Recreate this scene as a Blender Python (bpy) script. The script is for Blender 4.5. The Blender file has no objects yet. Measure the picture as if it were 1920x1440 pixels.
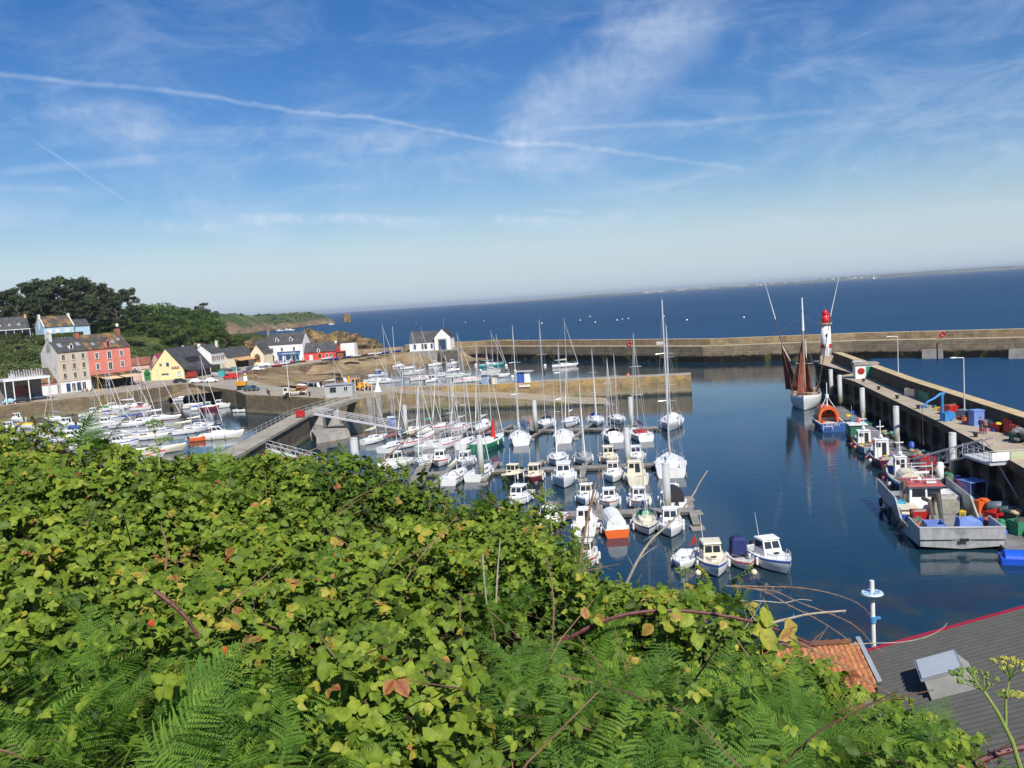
import bpy, math, random
import numpy as np
from mathutils import Vector, Matrix
random.seed(7); rng=np.random.default_rng(7)
C=bpy.context.scene; COL=C.collection
R=math.radians; PI=math.pi
# ---------------------------------------------------------------- camera
CAMH=23.5; FPX=1660.0; ROLL=R(3.8); PITCH=math.atan(157*math.cos(ROLL)/FPX)
fw=Vector((0,math.cos(PITCH),-math.sin(PITCH))); r0=Vector((1,0,0)); u0=Vector((0,math.sin(PITCH),math.cos(PITCH)))
rt=r0*math.cos(ROLL)-u0*math.sin(ROLL); up=u0*math.cos(ROLL)+r0*math.sin(ROLL)
cam=bpy.data.cameras.new('camera'); co=bpy.data.objects.new('camera',cam); COL.objects.link(co); C.camera=co
m=Matrix((rt,up,-fw)).transposed().to_4x4(); m.translation=Vector((0,0,CAMH)); co.matrix_world=m
cam.sensor_width=36; cam.lens=36*FPX/1920; cam.clip_end=80000; cam.clip_start=.05
def ray(x,y): return fw+rt*((x-960)/FPX)-up*((y-720)/FPX)
def at(x,y,z=0.0):
    d=ray(x,y); return Vector((0,0,CAMH))+d*((z-CAMH)/d.z)
def atd(x,y,D):      # point seen at photo position x,y standing D metres ahead
    d=ray(x,y); return Vector((0,0,CAMH))+d*(D/d.y)
# ---------------------------------------------------------------- sun, sky
SAZ=Vector((.35,-.937)); SEL=R(46)
w=bpy.data.worlds.new("World"); C.world=w; w.use_nodes=True; nt=w.node_tree; nt.nodes.clear()
def N(t,typ,**k):
    n=t.nodes.new(typ)
    for a,b in k.items():
        if a.startswith('i_'):
            key=a[2:]; key=int(key) if key.isdigit() else key.replace('_',' ')
            n.inputs[key].default_value=b
        else: setattr(n,a,b)
    return n
def L(t,a,b): t.links.new(a,b)
def mth(t,op,a,b=None,c=None,clamp=False):
    n=t.nodes.new('ShaderNodeMath'); n.operation=op; n.use_clamp=clamp
    for i,v in enumerate((a,b,c)):
        if v is None: continue
        if isinstance(v,(int,float)): n.inputs[i].default_value=v
        else: t.links.new(v,n.inputs[i])
    return n.outputs[0]
def mrange(t,v,a,b,c=0.0,d=1.0,smooth=True):
    n=t.nodes.new('ShaderNodeMapRange'); n.interpolation_type='SMOOTHSTEP' if smooth else 'LINEAR'
    t.links.new(v,n.inputs[0])
    for i,x in enumerate((a,b,c,d)): n.inputs[i+1].default_value=x
    return n.outputs[0]
sky=N(nt,'ShaderNodeTexSky'); sky.sky_type='NISHITA'; sky.sun_disc=False; sky.sun_elevation=SEL; sky.sun_rotation=math.atan2(SAZ.x,SAZ.y)
sky.altitude=0; sky.air_density=1.0; sky.dust_density=0.6; sky.ozone_density=3.0
tc=N(nt,'ShaderNodeTexCoord'); DIR=tc.outputs['Generated']
sx=N(nt,'ShaderNodeSeparateXYZ'); L(nt,DIR,sx.inputs[0]); dz=sx.outputs[2]
def dot(v):
    n=nt.nodes.new('ShaderNodeVectorMath'); n.operation='DOT_PRODUCT'; nt.links.new(DIR,n.inputs[0]); n.inputs[1].default_value=v; return n.outputs['Value']
def noise(t,vec,scale,detail=4,rough=.5,stretch=None,dist=0):
    if stretch:
        mp=N(t,'ShaderNodeMapping'); mp.inputs['Scale'].default_value=stretch[:3]
        if len(stretch)>3: mp.inputs['Rotation'].default_value=stretch[3]
        L(t,vec,mp.inputs[0]); vec=mp.outputs[0]
    n=N(t,'ShaderNodeTexNoise'); n.inputs['Scale'].default_value=scale; n.inputs['Detail'].default_value=detail; n.inputs['Roughness'].default_value=rough; n.inputs['Distortion'].default_value=dist
    L(t,vec,n.inputs['Vector']); return n.outputs['Fac']
nz1=noise(nt,DIR,9,3); nz2=noise(nt,DIR,60,4,.6); nz3=noise(nt,DIR,7,6,.65,(1,1,3.2,(.15,.1,.6)),.6)
def streak(p0,p1,width,soft,amp,wob=.012,fadein=.15,fadeout=.25,mod=.5):
    a=ray(*p0).normalized(); b=ray(*p1).normalized(); n=a.cross(b).normalized(); mid=(a+b).normalized()
    e=n.cross(mid).normalized()*-1
    if e.dot(b)<0: e=-e
    s=dot(n); s=mth(nt,'ADD',s,mth(nt,'MULTIPLY',mth(nt,'SUBTRACT',nz1,.5),wob)); s=mth(nt,'ADD',s,mth(nt,'MULTIPLY',mth(nt,'SUBTRACT',nz2,.5),wob*.25))
    s=mth(nt,'ABSOLUTE',s); core=mrange(nt,s,width,width+soft,1.0,0.0)
    al=dot(e); l0=a.dot(e); l1=b.dot(e); ln=l1-l0
    m1=mrange(nt,al,l0,l0+ln*fadein); m2=mrange(nt,al,l1-ln*fadeout,l1,1.0,0.0)
    md=mrange(nt,nz2,.3,.7,1-mod,1.0)
    o=mth(nt,'MULTIPLY',mth(nt,'MULTIPLY',core,m1),mth(nt,'MULTIPLY',m2,md)); return mth(nt,'MULTIPLY',o,amp)
parts=[streak((-120,128),(420,182),.0001,.0042,.28,fadein=.05,fadeout=.05),
 streak((390,176),(1000,278),.0001,.0038,.30,wob=.02,fadein=.06,fadeout=.05),
 streak((970,272),(1540,325),.0001,.0040,.26,wob=.02,fadein=.04,fadeout=.45),
 streak((1000,250),(1760,196),.0003,.0045,.22,fadein=.1,fadeout=.6),
 streak((950,290),(1420,-60),.006,.055,.40,wob=.09,fadein=.12,fadeout=.3,mod=.35),
 streak((40,250),(250,385),.0002,.0020,.22,wob=.004,fadein=.2,fadeout=.1),
 streak((-30,326),(360,292),.001,.006,.22,wob=.01),
 streak((-40,352),(160,356),.0005,.004,.20,wob=.006),
 streak((440,408),(900,416),.0008,.008,.60,wob=.012,fadein=.05,fadeout=.5,mod=.9),
 streak((260,420),(440,432),.001,.008,.5,wob=.01,mod=.9),
 streak((910,410),(1090,418),.001,.007,.5,wob=.01,mod=.8),
 streak((1015,396),(1100,399),.0005,.003,.3,wob=.008,mod=.8),
 streak((1060,430),(1200,400),.002,.012,.26,wob=.02,mod=.9),
 streak((1420,408),(1520,412),.0005,.005,.26,wob=.01,mod=.8),
 streak((520,302),(860,258),.001,.016,.20,wob=.03,mod=.7),
 streak((700,470),(840,440),.0003,.004,.25,wob=.01),
 streak((60,200),(330,262),.004,.036,.20,wob=.05,mod=.6),
 streak((200,240),(560,460),.004,.05,.15,wob=.06,mod=.6),
 streak((560,330),(1250,330),.004,.05,.14,wob=.05,mod=.6),
 streak((1480,350),(2050,230),.004,.045,.16,wob=.05,mod=.7),
 streak((940,230),(985,330),.004,.022,.22,wob=.03,mod=.7)]
s=parts[0]
for p in parts[1:]: s=mth(nt,'ADD',s,p)
veil=mth(nt,'MULTIPLY',mrange(nt,nz3,.42,.78),mth(nt,'MULTIPLY',mrange(nt,dz,.02,.10),mrange(nt,dz,.16,.42,1.0,.15)))
s=mth(nt,'ADD',s,mth(nt,'MULTIPLY',veil,.34))
hz=mth(nt,'ADD',mrange(nt,mth(nt,'ADD',dz,mth(nt,'MULTIPLY',mth(nt,'SUBTRACT',nz1,.5),.03)),.045,.095,.26,0.0),mrange(nt,dz,-.02,.125,.76,0.0,False))
s=mth(nt,'MINIMUM',s,.8)
SKYK=.092
hsv=N(nt,'ShaderNodeHueSaturation'); hsv.inputs['Saturation'].default_value=1.38; hsv.inputs['Hue'].default_value=.511; hsv.inputs['Value'].default_value=1.0; L(nt,sky.outputs[0],hsv.inputs['Color'])
mh=N(nt,'ShaderNodeMix',data_type='RGBA'); L(nt,hz,mh.inputs[0]); L(nt,hsv.outputs[0],mh.inputs[6]); mh.inputs[7].default_value=(5.5,6.55,7.7,1)
mx=N(nt,'ShaderNodeMix',data_type='RGBA'); L(nt,s,mx.inputs[0]); L(nt,mh.outputs[2],mx.inputs[6]); mx.inputs[7].default_value=(6.3,7.3,8.8,1)
bg=N(nt,'ShaderNodeBackground'); bg.inputs[1].default_value=SKYK; L(nt,mx.outputs[2],bg.inputs[0])
wo=N(nt,'ShaderNodeOutputWorld'); L(nt,bg.outputs[0],wo.inputs[0])
sl=bpy.data.lights.new('sun','SUN'); sl.energy=4.9; sl.angle=R(.53); sl.color=(1,.95,.87)
so=bpy.data.objects.new('sun',sl); COL.objects.link(so)
sv=Vector((SAZ.x*math.cos(SEL),SAZ.y*math.cos(SEL),math.sin(SEL))); so.rotation_euler=sv.to_track_quat('Z','Y').to_euler(); so.location=(0,0,200)
C.view_settings.view_transform='Standard'; C.view_settings.look='None'; C.view_settings.exposure=.2; C.view_settings.gamma=1
C.cycles.max_bounces=6; C.cycles.diffuse_bounces=3; C.cycles.glossy_bounces=3; C.cycles.transmission_bounces=4; C.cycles.transparent_max_bounces=8
C.cycles.volume_bounces=0
# ---------------------------------------------------------------- materials
MATS={}
def base(name):
    m=bpy.data.materials.new(name); m.use_nodes=True; t=m.node_tree; b=t.nodes['Principled BSDF']; return m,t,b
def pos(t): return t.nodes.new('ShaderNodeNewGeometry').outputs['Position']
def setbump(t,b,h,strength,dist=.02):
    n=N(t,'ShaderNodeBump'); n.inputs['Strength'].default_value=strength; n.inputs['Distance'].default_value=dist; L(t,h,n.inputs['Height']); L(t,n.outputs[0],b.inputs['Normal'])
def ramp(t,fac,stops):
    n=N(t,'ShaderNodeValToRGB'); cr=n.color_ramp
    while len(cr.elements)<len(stops): cr.elements.new(.5)
    for e,(p,c) in zip(cr.elements,stops): e.position=p; e.color=(*c,1)
    L(t,fac,n.inputs[0]); return n.outputs[0]
def mixc(t,f,a,b,mode='MIX'):
    n=N(t,'ShaderNodeMix',data_type='RGBA',blend_type=mode)
    for i,v in ((0,f),(6,a),(7,b)):
        if isinstance(v,(int,float)): n.inputs[i].default_value=v
        elif isinstance(v,tuple): n.inputs[i].default_value=(*v,1)
        else: L(t,v,n.inputs[i])
    return n.outputs[2]
def M(name,col,rough=.6,var=.12,scale=1.2,metal=0,spec=.5,bump=0,dirt=0,detail=5):
    """plain paint/plastic/cloth with slight mottling"""
    if name in MATS: return MATS[name]
    m,t,b=base(name); p=pos(t)
    f=noise(t,p,scale,detail,.6)
    lo=tuple(max(0,c*(1-var*1.6)) for c in col); hi=tuple(min(1,c*(1+var)) for c in col)
    c=ramp(t,f,[(.3,lo),(.7,hi)])
    if dirt:
        g=noise(t,p,scale*3.1,4,.7,(1,1,.25)); c=mixc(t,mth(t,'MULTIPLY',mrange(t,g,.5,.75),dirt),c,(.14,.12,.09))
    L(t,c,b.inputs['Base Color']); b.inputs['Roughness'].default_value=rough; b.inputs['Metallic'].default_value=metal; b.inputs['Specular IOR Level'].default_value=spec
    if bump: setbump(t,b,noise(t,p,scale*8,4,.6),bump,.03)
    MATS[name]=m; return m
def leafmat(name,stops,trans=.35,rough=.5,scale=None,spec=.4,tcol=(1.1,1.2,.5)):
    m,t,b=base(name)
    at_=N(t,'ShaderNodeAttribute'); at_.attribute_name='tint'
    f=at_.outputs['Fac']
    c=ramp(t,f,stops)
    if scale:
        f2=noise(t,pos(t),scale,3,.6); c=mixc(t,1.0,c,ramp(t,f2,[(.3,(.6,.66,.6)),(.7,(1.25,1.2,1.15))]),'MULTIPLY')
    L(t,c,b.inputs['Base Color']); b.inputs['Roughness'].default_value=rough; b.inputs['Specular IOR Level'].default_value=spec
    if trans:
        tr=N(t,'ShaderNodeBsdfTranslucent'); L(t,mixc(t,1.0,c,tcol,'MULTIPLY'),tr.inputs[0])
        ms=N(t,'ShaderNodeMixShader'); ms.inputs[0].default_value=trans; L(t,b.outputs[0],ms.inputs[1]); L(t,tr.outputs[0],ms.inputs[2])
        L(t,ms.outputs[0],t.nodes['Material Output'].inputs[0])
    return m
def stone(name,c1,c2,mortar,bw=1.1,bh=.42,tide=(1.2,2.6),lichen=(.55,.38,.14),lz=2.9,lam=.6,dark=(.045,.042,.03),joint=.03,zmid=(.30,.25,.17)):
    m,t,b=base(name); p=pos(t); uv=N(t,'ShaderNodeUVMap').outputs[0]
    br=N(t,'ShaderNodeTexBrick'); br.inputs['Scale'].default_value=1; br.inputs['Brick Width'].default_value=bw; br.inputs['Row Height'].default_value=bh; br.inputs['Mortar Size'].default_value=joint; br.inputs['Mortar Smooth'].default_value=.3; br.inputs['Bias'].default_value=.1
    mp=N(t,'ShaderNodeVectorMath'); mp.operation='ADD'; L(t,uv,mp.inputs[0]); nn=N(t,'ShaderNodeTexNoise'); nn.inputs['Scale'].default_value=.7; L(t,p,nn.inputs['Vector'])
    sc=N(t,'ShaderNodeVectorMath'); sc.operation='SCALE'; L(t,nn.outputs['Color'],sc.inputs[0]); sc.inputs['Scale'].default_value=.22; L(t,sc.outputs[0],mp.inputs[1]); L(t,mp.outputs[0],br.inputs['Vector'])
    br.inputs['Color1'].default_value=(*c1,1); br.inputs['Color2'].default_value=(*c2,1); br.inputs['Mortar'].default_value=(*mortar,1)
    c=br.outputs['Color']
    f=noise(t,p,.35,6,.65); c=mixc(t,1.0,c,ramp(t,f,[(.3,(.6,.58,.55)),(.7,(1.25,1.2,1.1))]),'MULTIPLY')
    drip=noise(t,p,1.4,5,.65,(1,1,.18)); c=mixc(t,mrange(t,drip,.5,.72,0,.55),c,(.13,.11,.08))
    sz=N(t,'ShaderNodeSeparateXYZ'); L(t,p,sz.inputs[0]); z=mth(t,'ADD',sz.outputs[2],mth(t,'MULTIPLY',mth(t,'SUBTRACT',noise(t,p,.8,5,.7),.5),1.6))
    lf=mth(t,'MULTIPLY',mrange(t,z,lz-.5,lz+.5),mth(t,'MULTIPLY',mrange(t,noise(t,p,.5,5,.6),.42,.6),lam)); c=mixc(t,lf,c,lichen)
    c=mixc(t,mrange(t,z,tide[0],tide[1],.85,0),c,zmid); c=mixc(t,mrange(t,z,tide[0]-.5,tide[0]+.25,1,0),c,dark)
    gr=mth(t,'MULTIPLY',mrange(t,z,tide[1],tide[0],0,1),mrange(t,noise(t,p,.25,3),.55,.65,0,.6)); c=mixc(t,gr,c,(.10,.14,.03))
    L(t,c,b.inputs['Base Color']); b.inputs['Roughness'].default_value=.9; b.inputs['Specular IOR Level'].default_value=.2
    setbump(t,b,mth(t,'ADD',mth(t,'MULTIPLY',br.outputs['Fac'],-.6),noise(t,p,3,6,.7)),.7,.12)
    MATS[name]=m; return m
def tiles(name,c1,c2,cm,bw,bh,lich=None,bump=.5,mort=.02,lam=.5,lsc=.5):
    m,t,b=base(name); uv=N(t,'ShaderNodeUVMap').outputs[0]; p=pos(t)
    br=N(t,'ShaderNodeTexBrick'); br.inputs['Scale'].default_value=1; br.inputs['Brick Width'].default_value=bw; br.inputs['Row Height'].default_value=bh; br.inputs['Mortar Size'].default_value=mort
    L(t,uv,br.inputs['Vector']); br.inputs['Color1'].default_value=(*c1,1); br.inputs['Color2'].default_value=(*c2,1); br.inputs['Mortar'].default_value=(*cm,1)
    c=mixc(t,1.0,br.outputs['Color'],ramp(t,noise(t,p,.6,5,.6),[(.3,(.7,.7,.7)),(.7,(1.25,1.25,1.25))]),'MULTIPLY')
    if lich: c=mixc(t,mth(t,'MULTIPLY',mrange(t,noise(t,p,lsc,5,.65),.48,.62),lam),c,lich)
    L(t,c,b.inputs['Base Color']); b.inputs['Roughness'].default_value=.75; b.inputs['Specular IOR Level'].default_value=.3
    setbump(t,b,mth(t,'MULTIPLY',br.outputs['Fac'],-1),bump,.03); MATS[name]=m; return m
def watermat(name,col,wsc,wstr,patch=False,spec=.5,rough=.05,wd=.25):
    m,t,b=base(name); p=pos(t)
    b.inputs['Roughness'].default_value=rough; b.inputs['IOR'].default_value=1.33; b.inputs['Specular IOR Level'].default_value=spec
    n1=noise(t,p,wsc,3,.55,(.5,1.0,1,(0,0,.35))); n2=noise(t,p,wsc*4.3,3,.6,(.6,1,1,(0,0,.2)))
    h=mth(t,'ADD',n1,mth(t,'MULTIPLY',n2,.35))
    if patch:
        sp=N(t,'ShaderNodeSeparateXYZ'); L(t,p,sp.inputs[0])
        near=mrange(t,mth(t,'ADD',sp.outputs[1],mth(t,'MULTIPLY',sp.outputs[0],.10)),60,78,1,0)
        k=noise(t,p,.22,5,.65); c=mixc(t,mth(t,'MULTIPLY',near,mrange(t,k,.47,.62)),col,(.034,.040,.026))
        c=mixc(t,mth(t,'MULTIPLY',near,mrange(t,noise(t,p,.12,3),.52,.62,0,.7)),c,(.020,.017,.030))
        L(t,c,b.inputs['Base Color'])
        strg=mrange(t,noise(t,p,.03,3),.4,.6,.45,1.3)
        h=mth(t,'MULTIPLY',h,strg)
    else:
        c=mixc(t,mrange(t,noise(t,p,.012,4,.6,(.25,1,1)),.35,.7),col,tuple(x*.86 for x in col)); L(t,c,b.inputs['Base Color'])
    setbump(t,b,h,wstr,wd); MATS[name]=m
    if not patch:
        g=N(t,'ShaderNodeBsdfGlossy'); g.inputs['Roughness'].default_value=.22; df=N(t,'ShaderNodeBsdfDiffuse'); L(t,c,df.inputs[0])
        bn=[n for n in t.nodes if n.type=='BUMP'][0]; L(t,bn.outputs[0],g.inputs['Normal']); L(t,bn.outputs[0],df.inputs['Normal']); g.inputs['Color'].default_value=(.75,.85,1,1)
        lw=N(t,'ShaderNodeFresnel'); lw.inputs[0].default_value=1.33; L(t,bn.outputs[0],lw.inputs['Normal'])
        ms=N(t,'ShaderNodeMixShader'); L(t,mrange(t,lw.outputs[0],0,1,.03,.15,False),ms.inputs[0]); L(t,df.outputs[0],ms.inputs[1]); L(t,g.outputs[0],ms.inputs[2]); L(t,ms.outputs[0],t.nodes['Material Output'].inputs[0])
    return m
# ---------------------------------------------------------------- mesh helpers
class MB:
    def __init__(s): s.v=[]; s.f=[]; s.m=[]; s.uv=[]
    def add(s,vs,fs,m=0,uvs=None):
        o=len(s.v); s.v+= [tuple(v) for v in vs]
        for i,f in enumerate(fs):
            s.f.append([o+k for k in f]); s.m.append(m); s.uv.append(uvs[i] if uvs else None)
    def hexa(s,b,t,m=0):       # bottom ring, top ring of 4
        s.add(list(b)+list(t),[(3,2,1,0),(4,5,6,7),(0,1,5,4),(1,2,6,5),(2,3,7,6),(3,0,4,7)],m)
    def box(s,c,d,rz=0,m=0,top=1.0,ty=None):
        x,y,z=c; a,b,h=d[0]/2,d[1]/2,d[2]/2; cs,sn=math.cos(rz),math.sin(rz); ty=top if ty is None else ty
        def q(u,v,zz): return (x+u*cs-v*sn,y+u*sn+v*cs,zz)
        s.hexa([q(-a,-b,z-h),q(a,-b,z-h),q(a,b,z-h),q(-a,b,z-h)],[q(-a*top,-b*ty,z+h),q(a*top,-b*ty,z+h),q(a*top,b*ty,z+h),q(-a*top,b*ty,z+h)],m)
    def bx(s,x0,x1,y0,y1,z0,z1,m=0): s.box(((x0+x1)/2,(y0+y1)/2,(z0+z1)/2),(abs(x1-x0),abs(y1-y0),abs(z1-z0)),0,m)
    def cyl(s,p0,p1,r0,r1=None,n=8,m=0,caps=True):
        r1=r0 if r1 is None else r1; p0=Vector(p0); p1=Vector(p1); d=(p1-p0).normalized()
        a=d.orthogonal().normalized(); b=d.cross(a); vs=[]
        for p,r in ((p0,r0),(p1,r1)):
            for i in range(n): vs.append(p+a*(r*math.cos(2*PI*i/n))+b*(r*math.sin(2*PI*i/n)))
        fs=[(i,(i+1)%n,n+(i+1)%n,n+i) for i in range(n)]
        if caps: fs+=[tuple(range(n-1,-1,-1)),tuple(range(n,2*n))]
        s.add(vs,fs,m)
    def tube(s,pts,r,n=6,m=0):
        pts=[Vector(p) for p in pts]; rr=r if isinstance(r,(list,tuple)) else [r]*len(pts); vs=[]; a=None
        for i,p in enumerate(pts):
            d=(pts[min(i+1,len(pts)-1)]-pts[max(i-1,0)]).normalized()
            a=(d.orthogonal() if a is None else (a-d*a.dot(d))).normalized(); b=d.cross(a)
            for k in range(n): vs.append(p+a*(rr[i]*math.cos(2*PI*k/n))+b*(rr[i]*math.sin(2*PI*k/n)))
        fs=[(i*n+k,i*n+(k+1)%n,(i+1)*n+(k+1)%n,(i+1)*n+k) for i in range(len(pts)-1) for k in range(n)]
        fs+=[tuple(range(n-1,-1,-1)),tuple((len(pts)-1)*n+k for k in range(n))]
        s.add(vs,fs,m)
    def ball(s,c,r,n=8,m=0,sz=1.0,sx=1.0,sy=1.0):
        vs=[]; k=max(4,n//2+1)
        for i in range(1,k):
            th=PI*i/k
            for j in range(n): vs.append((c[0]+r*sx*math.sin(th)*math.cos(2*PI*j/n),c[1]+r*sy*math.sin(th)*math.sin(2*PI*j/n),c[2]+r*sz*math.cos(th)))
        fs=[(i*n+j,(i+1)*n+j,(i+1)*n+(j+1)%n,i*n+(j+1)%n) for i in range(k-2) for j in range(n)]
        t=len(vs); vs+=[(c[0],c[1],c[2]+r*sz),(c[0],c[1],c[2]-r*sz)]
        fs+=[(t,j,(j+1)%n) for j in range(n)]+[(t+1,(k-2)*n+(j+1)%n,(k-2)*n+j) for j in range(n)]
        s.add(vs,fs,m)
    def loft(s,rings,m=0,closed=False,caps=False):
        n=len(rings[0]); vs=[v for r in rings for v in r]; fs=[]
        kk=n if closed else n-1
        for i in range(len(rings)-1):
            for j in range(kk): fs.append((i*n+j,i*n+(j+1)%n,(i+1)*n+(j+1)%n,(i+1)*n+j))
        if caps: fs+=[tuple(range(n-1,-1,-1)),tuple((len(rings)-1)*n+k for k in range(n))]
        s.add(vs,fs,m)
    def prism(s,poly,z0,z1,mt=0,ms=0,bottom=False):
        n=len(poly); A=sum(poly[i][0]*poly[(i+1)%n][1]-poly[(i+1)%n][0]*poly[i][1] for i in range(n))
        if A<0: poly=poly[::-1]
        zt=[z1(*p[:2]) if callable(z1) else z1 for p in poly]
        s.add([(p[0],p[1],z) for p,z in zip(poly,zt)],[tuple(range(n))],mt,[[(p[0],p[1]) for p in poly]])
        u=0
        for i in range(n):
            a,b=poly[i],poly[(i+1)%n]; l=math.hypot(b[0]-a[0],b[1]-a[1])
            s.add([(a[0],a[1],z0),(b[0],b[1],z0),(b[0],b[1],zt[(i+1)%n]),(a[0],a[1],zt[i])],[(0,1,2,3)],ms,[[(u,z0),(u+l,z0),(u+l,zt[(i+1)%n]),(u,zt[i])]]); u+=l
        if bottom: s.add([(p[0],p[1],z0) for p in poly],[tuple(range(n-1,-1,-1))],ms)
    def quad(s,a,b,c,d,m=0,thick=0):
        a,b,c,d=map(Vector,(a,b,c,d)); w=(b-a).length; h=(d-a).length
        if thick:
            n=(b-a).cross(d-a).normalized()*thick; s.hexa([a-n,b-n,c-n,d-n],[a,b,c,d],m); s.uv[-5]=[(0,0),(w,0),(w,h),(0,h)]
        else: s.add([a,b,c,d],[(0,1,2,3)],m,[[(0,0),(w,0),(w,h),(0,h)]])
    def build(s,name,mats,parent=None,smooth=False):
        me=bpy.data.meshes.new(name); me.from_pydata(s.v,[],s.f)
        mats=mats if isinstance(mats,(list,tuple)) else [mats]
        for x in mats: me.materials.append(x)
        me.polygons.foreach_set('material_index',s.m)
        if any(u is not None for u in s.uv):
            ul=me.uv_layers.new(name='UVMap'); fl=[]
            for f,u in zip(s.f,s.uv):
                if u is None: u=[(0,0)]*len(f)
                for q in u: fl+=[q[0],q[1]]
            ul.data.foreach_set('uv',fl)
        if smooth: me.polygons.foreach_set('use_smooth',[True]*len(s.f))
        me.update(); o=bpy.data.objects.new(name,me); COL.objects.link(o)
        if parent: o.parent=parent
        return o
def tag(o,label=None,cat=None,group=None,kind=None):
    if label: o['label']=label
    if cat: o['category']=cat
    if group: o['group']=group
    if kind: o['kind']=kind
    return o
def thing(name,label,cat,loc=(0,0,0),rz=0,group=None,kind=None):
    o=bpy.data.objects.new(name,None); COL.objects.link(o); o.location=loc; o.rotation_euler=(0,0,rz); o.empty_display_size=.1
    return tag(o,label,cat,group,kind)
def kids(o): return [c for c in bpy.data.objects if c.parent==o]
def copy_tree(o,parent=None,ch=None):
    if ch is None:
        ch={}
        for c in bpy.data.objects:
            if c.parent: ch.setdefault(c.parent.name,[]).append(c)
    c=o.copy(); COL.objects.link(c); c.parent=parent
    for k in ch.get(o.name,[]): copy_tree(k,c,ch)
    return c
def npmesh(name,V,F,mat,tint=None,parent=None,smooth=False,k=4):
    me=bpy.data.meshes.new(name); me.vertices.add(len(V)); me.vertices.foreach_set('co',np.asarray(V,dtype=np.float32).ravel())
    nf=len(F); me.loops.add(nf*k); me.loops.foreach_set('vertex_index',np.asarray(F,dtype=np.int32).ravel())
    me.polygons.add(nf); me.polygons.foreach_set('loop_start',np.arange(nf,dtype=np.int32)*k)
    me.update(calc_edges=True)
    if smooth: me.polygons.foreach_set('use_smooth',np.ones(nf,dtype=bool))
    if tint is not None:
        a=me.attributes.new('tint','FLOAT','POINT'); a.data.foreach_set('value',np.asarray(tint,dtype=np.float32))
    me.materials.append(mat)
    o=bpy.data.objects.new(name,me); COL.objects.link(o)
    if parent: o.parent=parent
    return o
WHITE=M('gelcoat_white',(.80,.80,.78),.3,.05,.8,dirt=.12); CREAM=M('gelcoat_cream',(.72,.66,.50),.4,.07,.8,dirt=.15)
GLASS=M('dark_glass',(.025,.032,.04),.08,.1,1,spec=.8); DECKM=M('deck_grey',(.52,.52,.50),.7,.1,2); ALU=M('mast_aluminium',(.62,.63,.64),.35,.06,1,metal=.35)
WIRE=M('rigging_wire',(.42,.43,.44),.4,.05,1,metal=.3); STEEL=M('stainless_rail',(.60,.61,.62),.3,.05,1,metal=.4); BLACK=M('black_rubber',(.02,.02,.022),.6,.2,2)
TEAK=M('teak_wood',(.30,.16,.08),.6,.2,3); FENDER=M('fender_vinyl',(.74,.74,.72),.45,.05,2); BLUE=M('blue_canvas',(.02,.07,.30),.8,.15,2); NAVY=M('navy_paint',(.012,.022,.07),.35,.2,1,dirt=.1)
RED=M('red_paint',(.42,.02,.02),.4,.15,1,dirt=.1); ORANGE=M('orange_paint',(.72,.13,.025),.4,.12,1,dirt=.1); GREEN=M('green_paint',(.02,.20,.09),.4,.15,1,dirt=.1); TEAL=M('teal_paint',(.05,.36,.36),.4,.15,1)
YEL=M('yellow_paint',(.78,.52,.03),.45,.12,1,dirt=.1); LBLUE=M('pale_blue_paint',(.28,.48,.58),.45,.1,1,dirt=.1); GREY=M('grey_canvas',(.32,.34,.36),.7,.15,1.5); MAROON=M('maroon_paint',(.16,.02,.03),.4,.15,1,dirt=.1)
BROWNM=M('brown_wood_paint',(.14,.07,.04),.5,.2,1); CONC=M('concrete_pale',(.34,.305,.24),.9,.18,.5,bump=.4,dirt=.3); CONCG=M('concrete_grey',(.30,.28,.25),.9,.2,.6,bump=.4,dirt=.4)
GREENM=M('green_net_twine',(.03,.22,.12),.8,.3,4); PINK=M('pink_buoy_vinyl',(.62,.16,.16),.5,.1,2); LGREY=M('light_grey_paint',(.5,.51,.52),.5,.08,1)
# ================================================================ SETTING
W_SEA=watermat('sea_water',(.016,.060,.130),.22,.9,spec=.16,rough=.15,wd=.9)
W_HAR=watermat('harbour_water',(.007,.031,.050),.9,.16,True,spec=.5,rough=.035,wd=.12)
def sheet(name,poly,z,mat): 
    b=MB(); b.add([(x,y,z) for x,y in poly],[tuple(range(len(poly)))]); o=b.build(name,mat); return tag(o,kind='structure')
sheet('sea',[(-20000,-300),(24000,-300),(24000,26000),(-20000,26000)],0,W_SEA)
sheet('harbour_water',[(-150,40),(39,40),(58,120),(74,206),(104,254),(60,290),(20,338),(-14,384),(-150,384)],.02,W_HAR)
def idw(px,py,ctrl,p=3.2):
    ctrl=np.array(ctrl,float); d=np.sqrt((px[...,None]-ctrl[:,0])**2+(py[...,None]-ctrl[:,1])**2)+.5
    w_=d**-p; return (w_*ctrl[:,2]).sum(-1)/w_.sum(-1)
def fnoise(x,y,s,seed=0,oct=4):
    r=np.random.default_rng(seed); o=np.zeros_like(x); a=1.
    for k in range(oct):
        for j in range(3):
            an=r.uniform(0,2*PI); ph=r.uniform(0,2*PI); f=s*2**k*r.uniform(.7,1.3); o+=a*np.sin(f*(x*math.cos(an)+y*math.sin(an))+ph)/3
        a*=.5
    return o
def grid(name,x0,x1,y0,y1,step,fz,mat,smooth=True):
    xs=np.arange(x0,x1+.01,step); ys=np.arange(y0,y1+.01,step); X,Y=np.meshgrid(xs,ys); Z=fz(X,Y); n=len(xs)
    V=np.stack([X,Y,Z],-1).reshape(-1,3); i=np.arange(len(ys)-1)[:,None]*n+np.arange(n-1)[None]; i=i.ravel()
    F=np.stack([i,i+1,i+n+1,i+n],-1); return tag(npmesh(name,V,F,mat,smooth=smooth),kind='structure')
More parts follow.
